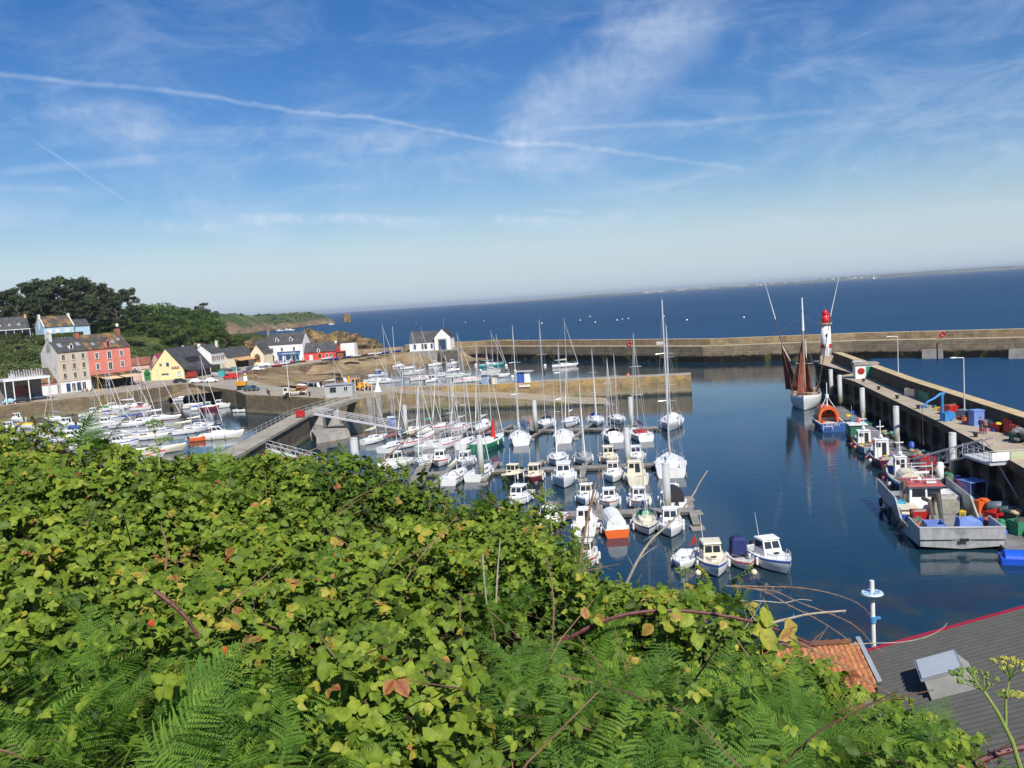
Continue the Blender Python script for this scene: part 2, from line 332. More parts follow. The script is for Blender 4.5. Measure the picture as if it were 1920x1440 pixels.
def terrainmat(name,stops,sc,rock=None,rz=(2,6),bump=.6):
    m,t,b=base(name); p=pos(t); c=ramp(t,noise(t,p,sc,7,.65),stops)
    if rock:
        g=t.nodes.new('ShaderNodeNewGeometry'); s=N(t,'ShaderNodeSeparateXYZ'); L(t,g.outputs['Normal'],s.inputs[0]); z=N(t,'ShaderNodeSeparateXYZ'); L(t,p,z.inputs[0])
        k=mth(t,'MAXIMUM',mrange(t,s.outputs[2],.60,.80,1,0),mrange(t,mth(t,'ADD',z.outputs[2],mth(t,'MULTIPLY',noise(t,p,sc*2,4),rz[0])),rz[0],rz[1],1,0))
        rc=ramp(t,noise(t,p,sc*3,6,.75,(1,1,2.5)),[(.3,(.05,.035,.022)),(.5,(.20,.14,.085)),(.7,(.34,.26,.16))]); c=mixc(t,k,c,rc)
        c=mixc(t,mrange(t,z.outputs[2],.5,1.6,1,0),c,(.035,.03,.022))
    L(t,c,b.inputs['Base Color']); b.inputs['Roughness'].default_value=.95; b.inputs['Specular IOR Level'].default_value=.1
    setbump(t,b,noise(t,p,sc*6,6,.7),bump,.6); MATS[name]=m; return m
T_HILL=terrainmat('scrub_ground',[(.3,(.03,.045,.014)),(.5,(.055,.078,.022)),(.65,(.12,.12,.045)),(.8,(.20,.17,.085))],.09)
T_HEAD=terrainmat('headland_heath',[(.3,(.03,.05,.018)),(.5,(.065,.09,.03)),(.6,(.11,.13,.05)),(.72,(.24,.20,.11))],.02,True,(11,19),.8)
T_SAND=terrainmat('wet_sand',[(.3,(.12,.09,.05)),(.5,(.24,.175,.10)),(.7,(.34,.26,.16))],.16,bump=.3)
T_EARTH=terrainmat('dark_earth',[(.3,(.02,.018,.01)),(.6,(.05,.04,.02)),(.8,(.08,.06,.03))],1.5)
# ground under the camera and down to the near shore
def zn(X,Y):
    r=np.clip((Y-2.6)/26,0,1); z=22.0-.05*np.clip(Y,0,4)-17.2*(r*r*(3-2*r))**.55
    z=np.where(Y<2.6,21.0,z-1.0*np.clip(1-(Y-2.6)/12,0,1)); z=z+fnoise(X,Y,.35,1)*.25*np.clip((Y-4)/6,0,1)
    z=np.where(Y>44,z-np.clip((Y-44),0,9)*.75,z); return z-np.clip((X-32)/8,0,1)*5*(Y>20)
grid('cliff_ground',-170,52,-14,56,1.6,zn,T_EARTH)
HC=[(-150,225,4),(-143,250,4),(-140,268,4.2),(-136,284,4.2),(-131,300,4.2),(-128,318,4.2),(-122,340,4.2),(-118,362,4.4),(-108,378,4.4),(-92,384,4.4),(-80,390,4),(-74,395,2),
 (-165,240,13),(-160,275,13),(-158,300,15),(-150,330,14),(-143,350,13),(-134,372,11),(-122,395,9),
 (-192,350,22),(-200,300,22),(-178,372,21.5),(-160,398,19.5),(-140,412,17),(-128,420,13.5),(-116,424,7.5),(-104,420,4),(-92,410,2),
 (-150,500,15),(-200,500,23),(-250,400,25),(-260,520,26),(-120,470,4),(-112,450,1),(-124,540,-2),(-90,440,-2),(-80,415,-1.5),(-90,500,-6),(-60,400,-8),(-70,405,-7),(-70,440,-8),(-78,408,-5),(-66,393,-5),(-66,420,-8),(-66,480,-8),
 (-300,300,26),(-300,220,24),(-220,220,20),(-180,180,12),(-165,120,9),(-260,620,22),(-160,620,4),(-130,640,-3)]
def zh(X,Y):
    z=idw(X,Y,HC)+fnoise(X,Y,.09,3)*.8*np.clip((X+90)/-40,0,1)
    fx=np.interp(Y,[200,225,250,268,284,300,318,340,362,378],[-156,-150,-142,-138,-134,-129,-126,-120,-116,-106])
    return np.where(Y<378,z-np.clip((X-fx)/3,0,9)*9,z-np.clip(X+86,0,30)*.9)
grid('hill',-320,-66,110,640,4,zh,T_HILL)
def zhd(X,Y):
    sh=np.interp(Y,[900,1147,1337,1509,1700,1899,1960],[-378,-366,-384,-372,-364,-352,-420]); d=sh-X+fnoise(X,Y,.03,5)*14
    top=np.interp(Y,[900,1200,1350,1600,1900,1950],[24,34,30,23,17,10])+fnoise(X,Y,.012,6)*3
    z=top*np.clip(d/38,-.3,1)**.6 if False else top*np.sign(d)*np.abs(np.clip(d/42,-.3,1))**.65
    z=z+fnoise(X,Y,.11,8)*1.8*(d>0)
    return np.where(Y>1925,np.minimum(z,(1945-Y)*.4),z)
grid('headland',-780,-330,880,1960,10,zhd,T_HEAD)
SC=[(-68,244,4.2),(-82,275,4.2),(-97,306,4.0),(-90,322,2.6),(-80,329,2.7),(-74,342,3.9),(-68,366,4.3),(-56,374,4.3),(-46,378,4.3),(-22,374,3.2),(-62,262,0),(-75,296,0),(-74,331,0.3),(-58,347,0),(-43,361,0),(-26,368,0),(-50,265,-2),(-62,300,-2),(-50,330,-2.2),(-32,345,-2.2),(-5,350,-3),(-14,372,.3),(-2,364,-.5)]
grid('beach_sand',-98,0,243,384,1.5,lambda X,Y: idw(X,Y,SC,4)+fnoise(X,Y,.25,9)*.10,T_SAND)
# far mainland coast
b=MB(); xs=np.linspace(-400,11500,160); r=np.random.default_rng(5)
def fy(x): return 9600-.02*x
hs=[(14+22*min(1,max(0,(x-200)/3500)))*(.8+.2*math.sin(x*.0016)+.12*math.sin(x*.006+1)) for x in xs]
b.loft([[(x,fy(x),-1) for x in xs],[(x,fy(x)+40,h*.35) for x,h in zip(xs,hs)],[(x,fy(x)+300,h) for x,h in zip(xs,hs)],[(x,fy(x)+1800,h*1.05) for x,h in zip(xs,hs)],[(x,fy(x)+2200,-1) for x in xs]])
o=b.build('far_coast',terrainmat('coast_fields',[(.3,(.06,.085,.05)),(.5,(.12,.14,.09)),(.7,(.22,.21,.16))],.0016,bump=.1)); tag(o,kind='structure')
b=MB()
for i in range(170):
    x=r.uniform(1500,11300)**1.0; k=r.uniform(0,1); b.box((x,fy(x)+30+k*240,6+k*20),(r.uniform(14,50),20,r.uniform(8,16)))
tag(b.build('far_town',M('far_house_white',(.45,.45,.44),.8,.1,.01)),'pale houses scattered along the distant mainland shore','distant town',kind='stuff')
# ---------------------------------------------------------------- quays and sea walls
PAVE=M('quay_asphalt',(.35,.305,.235),.9,.16,.18,bump=.3,dirt=.25); PAVER=M('pier_concrete',(.42,.35,.255),.9,.14,.25,bump=.25,dirt=.2)
ST_Q=stone('quay_stone',(.26,.20,.13),(.19,.15,.10),(.14,.115,.08),1.2,.45,(.35,1.3),lz=4.2,lam=.35)
ST_J=stone('jetty_stone',(.40,.30,.16),(.30,.23,.13),(.18,.14,.09),1.3,.42,(.7,2.3),(.50,.33,.10),3.2,.75,dark=(.05,.045,.03))
ST_B=stone('breakwater_stone',(.31,.25,.17),(.22,.18,.125),(.50,.43,.31),2.4,.8,(2.1,2.5),(.46,.31,.13),5.6,.5,dark=(.010,.009,.008),joint=.035,zmid=(.20,.15,.10))
ST_P=stone('pier_face',(.10,.085,.065),(.08,.07,.055),(.06,.05,.04),2.4,1.0,(.8,2.2),lz=9,lam=0)
ST_C=stone('walkway_wall_stone',(.20,.16,.12),(.13,.105,.08),(.07,.06,.045),.9,.35,(.5,1.6),lz=5,lam=.3)
QP=[(-170,205),(-136.1,234.5),(-128.4,240),(-117.4,246.7),(-109.9,256.5),(-103.7,270),(-99.6,272.4),(-95.8,266.3),(-73.2,233.9),(-66.2,218.8),(-49.4,203.6),(-41.8,195.7),(-36,195.5),(-30,198),(-26,199.6),(-28,214),(-40,224),(-56,228),(-66,242),(-82,274),(-97,308),(-89,326),(-79,331),(-73,345),(-66,368),(-46,382),(-46,392),(-122,392),(-165,300),(-175,230)]
b=MB(); b.prism(QP,-2,4.6,0,1); tag(b.build('quay',[PAVE,ST_Q]),kind='structure')
def off(pts,d):
    out=[]
    for i,p in enumerate(pts):
        a=Vector(pts[max(i-1,0)]); c=Vector(pts[min(i+1,len(pts)-1)]); t=(c-a).normalized(); out.append((p[0]-t.y*d,p[1]+t.x*d))
    return out
BW=[(-48,388),(-13,373),(20.5,330),(60.7,278),(100,258),(133,229),(200,172)]
b=MB(); b.prism(BW+off(BW,8)[::-1],-2,5.1,0,1)
b.prism([(-74,379),(-46,384.5),(-46,386.5),(-74,381.2)],0,6.6,0,1)
p1=off(BW,4.6); p2=off(BW,7.4); b.prism(p1+p2[::-1],5.104,7.1,0,1)
brk=thing('breakwater','long ochre stone sea wall closing the harbour in front of the open sea','breakwater')
b.build('wall',[M('breakwater_top',(.42,.34,.22),.9,.2,.4,dirt=.3),ST_B],brk)
for px in (1430,1748,1912):
    b=MB(); p=at(px,672,0); b.box((p.x,p.y-.2,1.2),(5.2 if px>1500 else 2.2,1.6,2.6),-.55,top=.96); b.build('buttress',CONCG,brk)
for px,py in ((1298,650),(1756,656)): b=MB(); p=at(px,py,3); b.box((p.x-.3,p.y-1.0,2.4),(.35,.3,5.0),-.6); b.build('mooring_slot',BLACK,brk)
for px,py in ((1180,645),(1768,627)):
    p=at(px,py,6.2); q=Vector((0,0,CAMH)); p=p+(q-p).normalized()*.9
    ring=thing('lifebuoy','red lifebuoy in its box on the breakwater '+('beyond the slipway jetty' if px<1500 else 'right of the lighthouse'),'lifebuoy',p,0)
    b=MB(); b.tube([(.62*math.cos(a),0,.62*math.sin(a)) for a in np.linspace(0,2*PI,13)],.2,6); b.build('ring',RED,ring); b=MB(); b.box((0,.3,0),(1.6,.12,1.6)); b.build('backboard',M('lifebuoy_board',(.5,.2,.15),.6),ring)
p=at(1236,643,6.0); sg=thing('notice_sign','white notice board with red lettering fixed to the breakwater','sign',(p.x,p.y-1.0,p.z),-.55); b=MB(); b.box((0,0,0),(2.4,.08,1.0)); b.build('panel',WHITE,sg)
def text(body,size,mat,parent,loc,rot,name='lettering',ext=.01,align='CENTER'):
    cu=bpy.data.curves.new(name,'FONT'); cu.body=body; cu.size=size; cu.extrude=ext; cu.align_x=align; cu.align_y='CENTER'
    to=bpy.data.objects.new(name,cu); COL.objects.link(to); dg=bpy.context.evaluated_depsgraph_get(); me=bpy.data.meshes.new_from_object(to.evaluated_get(dg)); bpy.data.objects.remove(to)
    o=bpy.data.objects.new(name,me); COL.objects.link(o); me.materials.clear(); me.materials.append(mat); o.location=loc; o.rotation_euler=rot; o.parent=parent; return o
def marks(par,mat,x,y,z,n,h,name='lettering'):
    """rows of letter-like strokes for writing too small to read in the photograph"""
    rn=random.Random(n); b=MB(); w=h*.55; x0=x-n*w*.65
    for k in range(n):
        if k==n//2 and n>5: continue
        a=x0+k*w*1.3; b.bx(a,a+w*.3,y-.012,y,z-h/2,z+h/2)
        if rn.random()<.7: zz=z+rn.choice((-.42,0,.42))*h; b.bx(a+w*.3+.001,a+w,y-.012,y,zz-h*.09,zz+h*.09)
    return b.build(name,mat,par)
marks(sg,RED,0,-.05,0,7,.42)
# ---- right hand pier
PIN=[(69.0,203),(66.4,171.5),(61.8,168),(61.5,158.7),(52.5,108.2),(49.1,91.2),(46.6,80.2),(43.4,66),(39.5,48)]
POUT=[(73.6,204),(73.4,194.7),(62.9,136.5),(56.8,94.9),(53.2,72),(48.7,48)]
b=MB(); b.prism(PIN+POUT[::-1],4.1,5.0,0,1)
inn=[(p[0]+.9,p[1]) for p in PIN]; b.prism(inn+POUT[::-1],-2,4.098,0,1)
for y in np.arange(50,200,5.2):
    x=np.interp(y,[p[1] for p in PIN[::-1]],[p[0] for p in PIN[::-1]]); b.bx(x+.12,x+.95,y-.28,y+.28,-1,4.095,1)
pier=thing('pier','long concrete pier with high parapet running out to the lighthouse on the right','pier')
b.build('deck',[PAVER,ST_P],pier)
b=MB(); pi_=[(p[0]-1.7,p[1]) for p in POUT[1:]]; b.prism([(71.9,197)]+pi_+POUT[::-1][:-1]+[(73.5,197)],5.004,7.2,0,1)
b.build('parapet',[M('parapet_cap',(.52,.40,.22),.9,.16,.5,dirt=.2),ST_P],pier)
# ---- central jetty and slipway
b=MB(); JF=[(-28,211.6),(-7.4,205.4),(40,196.6)]; b.prism(JF+[(41,201.8),(-6.5,210.6),(-28,217)],-2,4.4,0,1)
jt=thing('stone_jetty','ochre stone jetty with rounded end in the middle of the harbour','jetty'); b.build('wall',[CONC,ST_J],jt)
fr=[(-26.1,199.6,4.35),(-12,197.5,2.7),(0,192.5,2.2),(14,189,.5),(20.7,187.5,.08)]; bk=[(-28,211.6,4.35),(-12,206.8,2.9),(0,204,2.3),(14,201.4,.6),(21,200.0,.08)]
b=MB(); b.loft([fr,bk],0); u=0
for i in range(4):
    a,c=fr[i],fr[i+1]; l=math.hypot(c[0]-a[0],c[1]-a[1]); b.add([(a[0],a[1],-2),(c[0],c[1],-2),(c[0],c[1],c[2]),(a[0],a[1],a[2])],[(0,1,2,3)],1,[[(u,-2),(u+l,-2),(u+l,c[2]),(u,a[2])]]); u+=l
b.add([(20.7,187.5,-2),(21,200,-2),(21,200,.08),(20.7,187.5,.08)],[(0,1,2,3)],0)
tag(b.build('slipway',[M('slip_concrete',(.34,.285,.20),.9,.15,.3,bump=.3,dirt=.3),ST_J]),kind='structure')
# ---- walkway dam and bridge left of the marina
b=MB(); b.prism([(-42.3,55),(-39.3,55),(-38.8,166.5),(-41.9,166.5)],-2,4.15,0,1); b.prism([(-42.6,54),(-39.0,54),(-38.5,166.8),(-42.2,166.8)],4.154,4.6,2,2)
dm=thing('harbour_wall','dark stone wall topped by a pale concrete footway between the two basins','wall'); b.build('wall',[ST_C,ST_C,CONC],dm)
b=MB()
for y in np.arange(60,167,3.0): b.cyl((-42.3,y,4.6),(-42.3,y,5.6),.035,n=5)
for z in (5.6,5.1): b.tube([(-42.3,55,z),(-42.1,166,z)],.03,5)
b.build('railing',STEEL,dm)
b=MB(); b.hexa([(-42.2,166.8,4.0),(-38.5,166.8,4.0),(-33.6,190,4.0),(-36.5,191.5,4.0)],[(-42.2,166.8,4.65),(-38.5,166.8,4.65),(-33.6,190,4.65),(-36.5,191.5,4.65)])
fb=thing('footbridge','pale concrete footbridge joining the harbour wall to the quay','bridge'); b.build('deck',CONC,fb)
b=MB()
for (x,y,l) in ((-38.6,172,3.2),(-37.0,180,2.4)):
    b.hexa([(x-1.6,y-l,-2),(x+1.8,y-l,-2),(x+1.8,y+1.2,-2),(x-1.6,y+1.2,-2)],[(x-1.4,y-.8,4.0),(x+1.4,y-.8,4.0),(x+1.4,y+1,4.0),(x-1.4,y+1,4.0)])
b.hexa([(-36,158,-2),(-30,163,-2),(-33,172,-2),(-38.4,166,-2)],[(-36,159,1.1),(-31,164,1.4),(-33.5,171,1.9),(-38.4,166,1.5)])
b.build('pillar',CONCG,fb)
b=MB()
for s in (0,1):
    x0,x1=((-42,-36.3) if s==0 else (-38.7,-33.8)); y1=191.3 if s==0 else 190
    for z in (5.1,5.65): b.tube([(x0,166.8,z),(x1,y1,z)],.035,5)
    for k in range(9): t=k/8; b.cyl((x0+(x1-x0)*t,166.8+(y1-166.8)*t,4.6),(x0+(x1-x0)*t,166.8+(y1-166.8)*t,5.65),.03,n=5)
b.build('railing',LGREY,fb)
b=MB(); b.prism([(-36,191.5),(-33,189.6),(-28.5,196),(-26.3,199.4),(-30,197.9),(-36,195.3)],-2,4.5,0,1); o=b.build('quay_corner',[CONC,stone('corner_stone',(.30,.25,.17),(.24,.20,.14),(.2,.16,.11),1.4,.5,(.6,1.8))]); tag(o,kind='structure')
b=MB()
for i,(x,y) in enumerate(((-27.8,198.2),(-31.3,191.4),(-29.6,193.6))): b.cyl((x,y,-1),(x,y,4.45),.75,n=12)
tag(b.build('fender_column',CONCG),'thick weathered concrete columns fronting the quay corner by the footbridge','column')
def gangway(name,label,p0,p1,w,h=1.3,n=12,group=None):
    g=thing(name,label,'gangway',p0,0,group); p0=Vector(p0); p1=Vector(p1); d=p1-p0; f=Vector((d.x,d.y,0)).normalized(); s=Vector((-f.y,f.x,0))*(w/2); up_=Vector((0,0,h)); z=Vector((0,0,0))
    b=MB(); b.hexa([-s-Vector((0,0,.12)),s-Vector((0,0,.12)),d+s-Vector((0,0,.12)),d-s-Vector((0,0,.12))][::1],[-s,s,d+s,d-s]); b.build('deck',DECKM,g)
    for sg_ in (-1,1):
        b=MB(); o=s*sg_; b.tube([o+up_,d+o+up_],.055,6); b.tube([o,d+o],.065,6); b.tube([o+up_*.5,d+o+up_*.5],.03,5)
        for k in range(n+1):
            b.cyl(o+d*(k/n),o+d*(k/n)+up_,.035,n=5)
            if k<n: b.cyl(o+d*(k/n)+(up_ if k%2 else z),o+d*((k+1)/n)+(z if k%2 else up_),.035,n=5)
        b.build('truss_rail',LGREY,g)
    return g
gangway('gangway','long white truss gangway sloping from the footbridge to the first pontoon',(-37.6,166.0,4.65),(-21.5,165.5,.75),1.7)
gangway('gangway','short white truss gangway half hidden by ferns left of the harbour wall',at(480,838,3.2),at(590,868,1.0),1.5,n=8)
# rails, sheds and kit on the quay corner
def placed(px,py,z=4.6): return at(px,py,z)
# ---- pontoons
WOODD=tiles('pontoon_planks',(.30,.28,.25),(.24,.225,.20),(.10,.09,.08),2.2,.16,mort=.01)
def pontoon(name,label,a,c,wd,fingers,group=None,zt=.45,mat=None):
    g=thing(name,label,'pontoon',(a[0],a[1],0),0,group); a=Vector((*a,0)); c=Vector((*c,0)); d=c-a; f=d.normalized(); s=Vector((-f.y,f.x,0))
    def bar(p,q,w_,nm,z0=.12,z1=zt,mm=0):
        p=p-a;q=q-a; e=(q-p).normalized(); t=Vector((-e.y,e.x,0))*(w_/2); b=MB(); zz=Vector((0,0,z0)); z2=Vector((0,0,z1))
        b.hexa([p-t+zz,q-t+zz,q+t+zz,p+t+zz],[p-t+z2,q-t+z2,q+t+z2,p+t+z2]); l=(q-p).length
        b.uv[-5]=[(0,0),(0,l),(w_,l),(w_,0)]; return b.build(nm,mat or WOODD,g)
    bar(a,c,wd,'deck')
    n=int(d.length/3)
    for k in range(n+1):
        b=MB(); p=d*(k/max(n,1)); b.box((p.x,p.y,-.05),(wd*.8 if abs(f.x)<.5 else 1.6,1.6 if abs(f.x)<.5 else wd*.8,.34),0); b.build('float',CONCG,g)
    for (t,side,ln) in fingers:
        p=a+f*t+s*(side*(wd/2+.02)); q=p+s*(side*ln); bar(p,q,.75,'finger')
        b=MB(); e=q-a; b.box((e.x,e.y,.05),(1.3,1.5,.34)); b.build('finger_float',CONCG,g)
    return g
PG='floating pontoons of the marina'
pontoon('pontoon','farthest floating pontoon of the marina at the foot of the white gangway',(-23,162.5),(24.5,148.6),2.2,[(t,sd,6.5) for t in np.arange(6,49,7.6) for sd in (-1,1)],PG)
pontoon('pontoon','middle floating pontoon of the marina with boats on both sides',(-14,121.2),(19.5,116.8),2.2,[(t,sd,5.6) for t in np.arange(4,34,6.4) for sd in (-1,1)],PG)
pontoon('pontoon','nearest floating pontoon of the marina beside the orange boat',(-12,95.0),(18.2,91.2),2.2,[(t,sd,5.0) for t in (5,10,15,20.5,25,30.2) for sd in (-1,1)],PG)
pontoon('pontoon','linking pontoon running between the rows behind the brambles',(-13,88),(-14,157.4),2.0,[],PG)
def wx(y): return float(np.interp(y,[48,66,80.2,91.2,108.2,158.7],[39.5,43.4,46.6,49.1,52.5,61.5]))
pts=[(wx(y)-3.3,y) for y in (70,84,98,113,136,159)]
b=MB()
for k in range(5):
    (x0,y0),(x1,y1)=pts[k],pts[k+1]; b.hexa([(x0-1.6,y0+.1,.1),(x0+1.6,y0+.1,.1),(x1+1.6,y1-.1,.1),(x1-1.6,y1-.1,.1)],[(x0-1.6,y0+.1,.5),(x0+1.6,y0+.1,.5),(x1+1.6,y1-.1,.5),(x1-1.6,y1-.1,.5)]); b.uv[-5]=[(0,0),(3,0),(3,20),(0,20)]
fp=thing('fishing_pontoon','grey floating pontoon heaped with fishing gear along the pier','pontoon'); b.build('deck',tiles('fishing_deck',(.22,.22,.22),(.18,.18,.185),(.10,.10,.10),3.0,.25),fp)
for k in range(5):
    for t in (.1,.5,.9):
        b=MB(); x=pts[k][0]+(pts[k+1][0]-pts[k][0])*t; y=pts[k][1]+(pts[k+1][1]-pts[k][1])*t; b.box((x,y,-.06),(2.9,2.4,.3)); b.build('float',CONCG,fp)
# ---- steel piles
PILE,t_,b_=base('pile_steel'); p_=pos(t_); sz_=N(t_,'ShaderNodeSeparateXYZ'); L(t_,p_,sz_.inputs[0]); c_=ramp(t_,noise(t_,p_,1.2,4,.6,(1,1,.3)),[(.3,(.36,.38,.38)),(.7,(.46,.47,.46))])
c_=mixc(t_,mrange(t_,mth(t_,'ADD',sz_.outputs[2],noise(t_,p_,2,4)),1.8,4.0,1,0),c_,(.20,.20,.11)); c_=mixc(t_,mrange(t_,mth(t_,'ADD',sz_.outputs[2],noise(t_,p_,2,4)),1.2,1.9,1,0),c_,(.05,.055,.025)); L(t_,c_,b_.inputs['Base Color']); b_.inputs['Roughness'].default_value=.7
def pile(x,y,label,h=6.1,r_=.38,grp='steel mooring piles'):
    o=thing('mooring_pile',label,'pile',(x,y,0),0,grp); b=MB(); b.cyl((0,0,-2),(0,0,h-.12),r_,n=16); b.build('shaft',PILE,o,True); b=MB(); b.cyl((0,0,h-.12),(0,0,h),r_*1.08,r_*.9,n=16); b.build('cap',LGREY,o)
for x,y,l in ((47.3,94.8,'nearest tall pile by the pier gangway'),(50.9,117,'tall pile beside the navy fishing boats'),(55.2,139,'tall pile beside the green hulled boat'),(59.5,160,'pile right of the white kiosk end of the fishing pontoon'),(61.9,171,'farthest pile next to the sailing ketch'),
  (14.4,113.6,'pile rising between cream cabin boats on the middle pontoon'),(-4.8,115.8,'pile near the green sailing yacht on the middle pontoon'),(15.0,88.6,'pile at the end of the nearest pontoon'),(3.6,151.8,'pile beside the person in red on the far pontoon'),(19.6,147.2,'pile near the red hulled yacht on the far pontoon'),(-19.5,157.5,'pile just right of the white gangway foot')):
    pile(x,y,'grey steel mooring pile, '+l)
pile(-22.3,121,'short pale pile between harbour wall and brambles',6.1,.55)
# pier gangway with platform
g=gangway('pier_gangway','white truss gangway from the pier platform down to the fishing pontoon',(48.8,90.3,4.7),(45.4,101.0,.7),1.3,1.4,9)
pf=thing('gangway_platform','pale railed platform hanging off the pier edge above the gangway','platform',(47.2,86.8,4.7)); b=MB(); b.bx(-1.4,2.2,-2.2,3,-.25,0); b.build('deck',LGREY,pf)
b=MB()
for x0,y0,x1,y1 in ((-1.4,-2.2,2.2,-2.2),(-1.4,-2.2,-1.4,3)):
    for k in range(6): t=k/5; b.cyl((x0+(x1-x0)*t,y0+(y1-y0)*t,0),(x0+(x1-x0)*t,y0+(y1-y0)*t,1.15),.035,n=5)
    for z in (.4,.8,1.15): b.tube([(x0,y0,z),(x1,y1,z)],.03,5)
b.build('railing',LGREY,pf); b=MB(); b.box((-.4,-2.3,.6),(1.7,.06,.85)); b.build('banner',WHITE,pf)
b=MB(); b.box((1.3,-2.3,.6),(1.4,.06,.85)); b.build('green_panel',M('pale_green_panel',(.42,.46,.30),.6),pf)
b=MB(); b.tube([(0,-1,-.2),(1.2,-2.4,-3.6)],.09,6); b.build('brace',LGREY,pf)
# ---- rocks
ROCK=terrainmat('cliff_rock',[(.25,(.035,.028,.018)),(.45,(.13,.095,.055)),(.56,(.22,.17,.10)),(.63,(.45,.27,.05)),(.72,(.15,.13,.07))],.35,bump=1.0)
def rock(name,label,pts,seed,sx,sy,sz_,loc,rz=0,grp=None,n=34,mat=None,flat=.0):
    r=np.random.default_rng(seed); th=np.linspace(0,PI,n)[:,None]; ph=np.linspace(0,2*PI,n*2,endpoint=False)[None]
    X=np.sin(th)*np.cos(ph); Y=np.sin(th)*np.sin(ph); Z=np.cos(th)+0*ph
    k=1+.16*fnoise(X*3+Z,Y*3,1.6,seed)+.15*fnoise(Z*7,X*3+Y*3,2.4,seed+1)+.09*fnoise(X*9,Y*9+Z*9,3.5,seed+2)
    sq=lambda a: np.sign(a)*np.abs(a)**(.62)
    V=np.stack([sq(X)*sx*k,sq(Y)*sy*k,sq(Z)*sz_*(k if not flat else 1+.08*(k-1))],-1).reshape(-1,3); m_=n*2
    i=(np.arange(n-1)[:,None]*m_+np.arange(m_)[None]).ravel(); j=(np.arange(n-1)[:,None]*m_+(np.arange(m_)[None]+1)%m_).ravel()
    o=npmesh(name,V,np.stack([i,i+m_,j+m_,j],-1),mat or ROCK); o.location=loc; o.rotation_euler=(0,0,rz); return tag(o,label,'rock',grp)
p=at(592,660,4); rock('rock_outcrop','high rocky bluff with orange lichen behind the white cafe',None,3,13,9,11.5,(-80,394,3.5),.25)
rock('rock_outcrop','flat topped brown rock stack standing behind the red building',None,5,8.6,7,8.6,(-66.5,398,2.5),-.1,flat=.1)
rock('rock_islet','low dark reef showing just past the breakwater',None,9,11,4,2.2,tuple(at(925,648,0)+Vector((0,18,0))),0)
for px,py,s_,sd in ((1018,640,0,1),):
    pass
rock('rock_stack','pointed rock off the tip of the far headland',None,12,9,8,16,(-346,1915,0),0)
for i,(px,py,s_) in enumerate(((480,642,3.2),(400,641,3.5),(373,650,3.4),(350,645,2.8),(330,700,1.2),(455,655,3.0))):
    if i in (4,): continue
    D=[395,400,385,392,300,388][i]; p=atd(px,py,D); rock('rock_outcrop',['bare rock on the slope above the low tiled roofs','pale rock patch on the green bank above the white shuttered house','bare tan rock behind the shuttered house gable','tan rock beside the dark slate roof','',"brown rock left of the white cafe's chimney"][i],None,20+i,s_*1.5,s_,s_*.8,(p.x,p.y,p.z-1.2),i)
rock('boulder','brown boulder on the beach below the red building',None,31,1.5,1.2,1.1,tuple(at(620,686,2.2)),0)
WEED=M('black_seaweed',(.02,.02,.012),.8,.3,2)
for i,(px,py,a_,c_) in enumerate(((592,697,5.0,2.4),(612,701,5.5,1.8),(626,711,3.6,.9))):
    p=at(px,py,1.0 if i<2 else .1); z_=float(idw(np.array(p.x),np.array(p.y),SC,4)); rock('seaweed_patch',['wide black seaweed patch on the wet sand','black seaweed tongue reaching the basin water','thin dark weed patch floating by the grey cabin roof'][i],None,40+i,a_,c_,.32,(p.x,p.y,max(z_,0)-.02),-.3,n=16,mat=WEED)
# ================================================================ BUILDINGS
SLATE=tiles('slate_roof',(.085,.088,.095),(.065,.068,.075),(.04,.04,.045),.3,.22,(.16,.13,.08),.3,lam=.25); SLATEO=tiles('lichened_slate',(.11,.095,.075),(.085,.075,.062),(.05,.045,.04),.3,.22,(.30,.17,.06),.3,lam=.75,lsc=.35)
REDTILE=tiles('red_tile_roof',(.34,.12,.07),(.26,.09,.055),(.12,.05,.03),.25,.3,(.2,.14,.09),.4)
def wallm(n,c,d=.25): return M(n,c,.85,.08,.35,dirt=d,bump=.15)
WB=wallm('beige_render',(.56,.47,.36),.5); WP=wallm('coral_render',(.68,.22,.165),.2); WW=wallm('white_render',(.78,.77,.73),.15); WY=wallm('yellow_render',(.80,.70,.36),.1); WR=wallm('red_render',(.62,.06,.06),.15); WLB=wallm('pale_blue_render',(.42,.60,.72),.1); WPK=wallm('pink_render',(.62,.42,.36)); WCR=wallm('cream_render',(.74,.64,.46),.15); WMG=wallm('magenta_render',(.28,.04,.09)); WG=wallm('weathered_white_render',(.60,.58,.54),.7)
SURR=M('window_surround',(.60,.54,.45),.8,.1,1); FRAME=M('window_frame_white',(.76,.76,.74),.5,.04,1); PANE=M('window_pane',(.035,.04,.05),.1,.3,.6,spec=.7); BRICK=M('brick_chimney',(.38,.13,.07),.9,.2,1.5); TERRA=M('terracotta_pot',(.55,.18,.08),.8,.15,2)
CANV=M('tan_awning',(.66,.48,.28),.8,.08,1); DKIN=M('dark_interior',(.03,.025,.022),.9,.4,1); BLUEP=M('blue_shopfront',(.06,.20,.42),.5,.12,1); SHUT=M('red_brown_shutter',(.28,.09,.06),.6,.15,1); GRND=M('green_door',(.03,.22,.08),.5,.15,1)
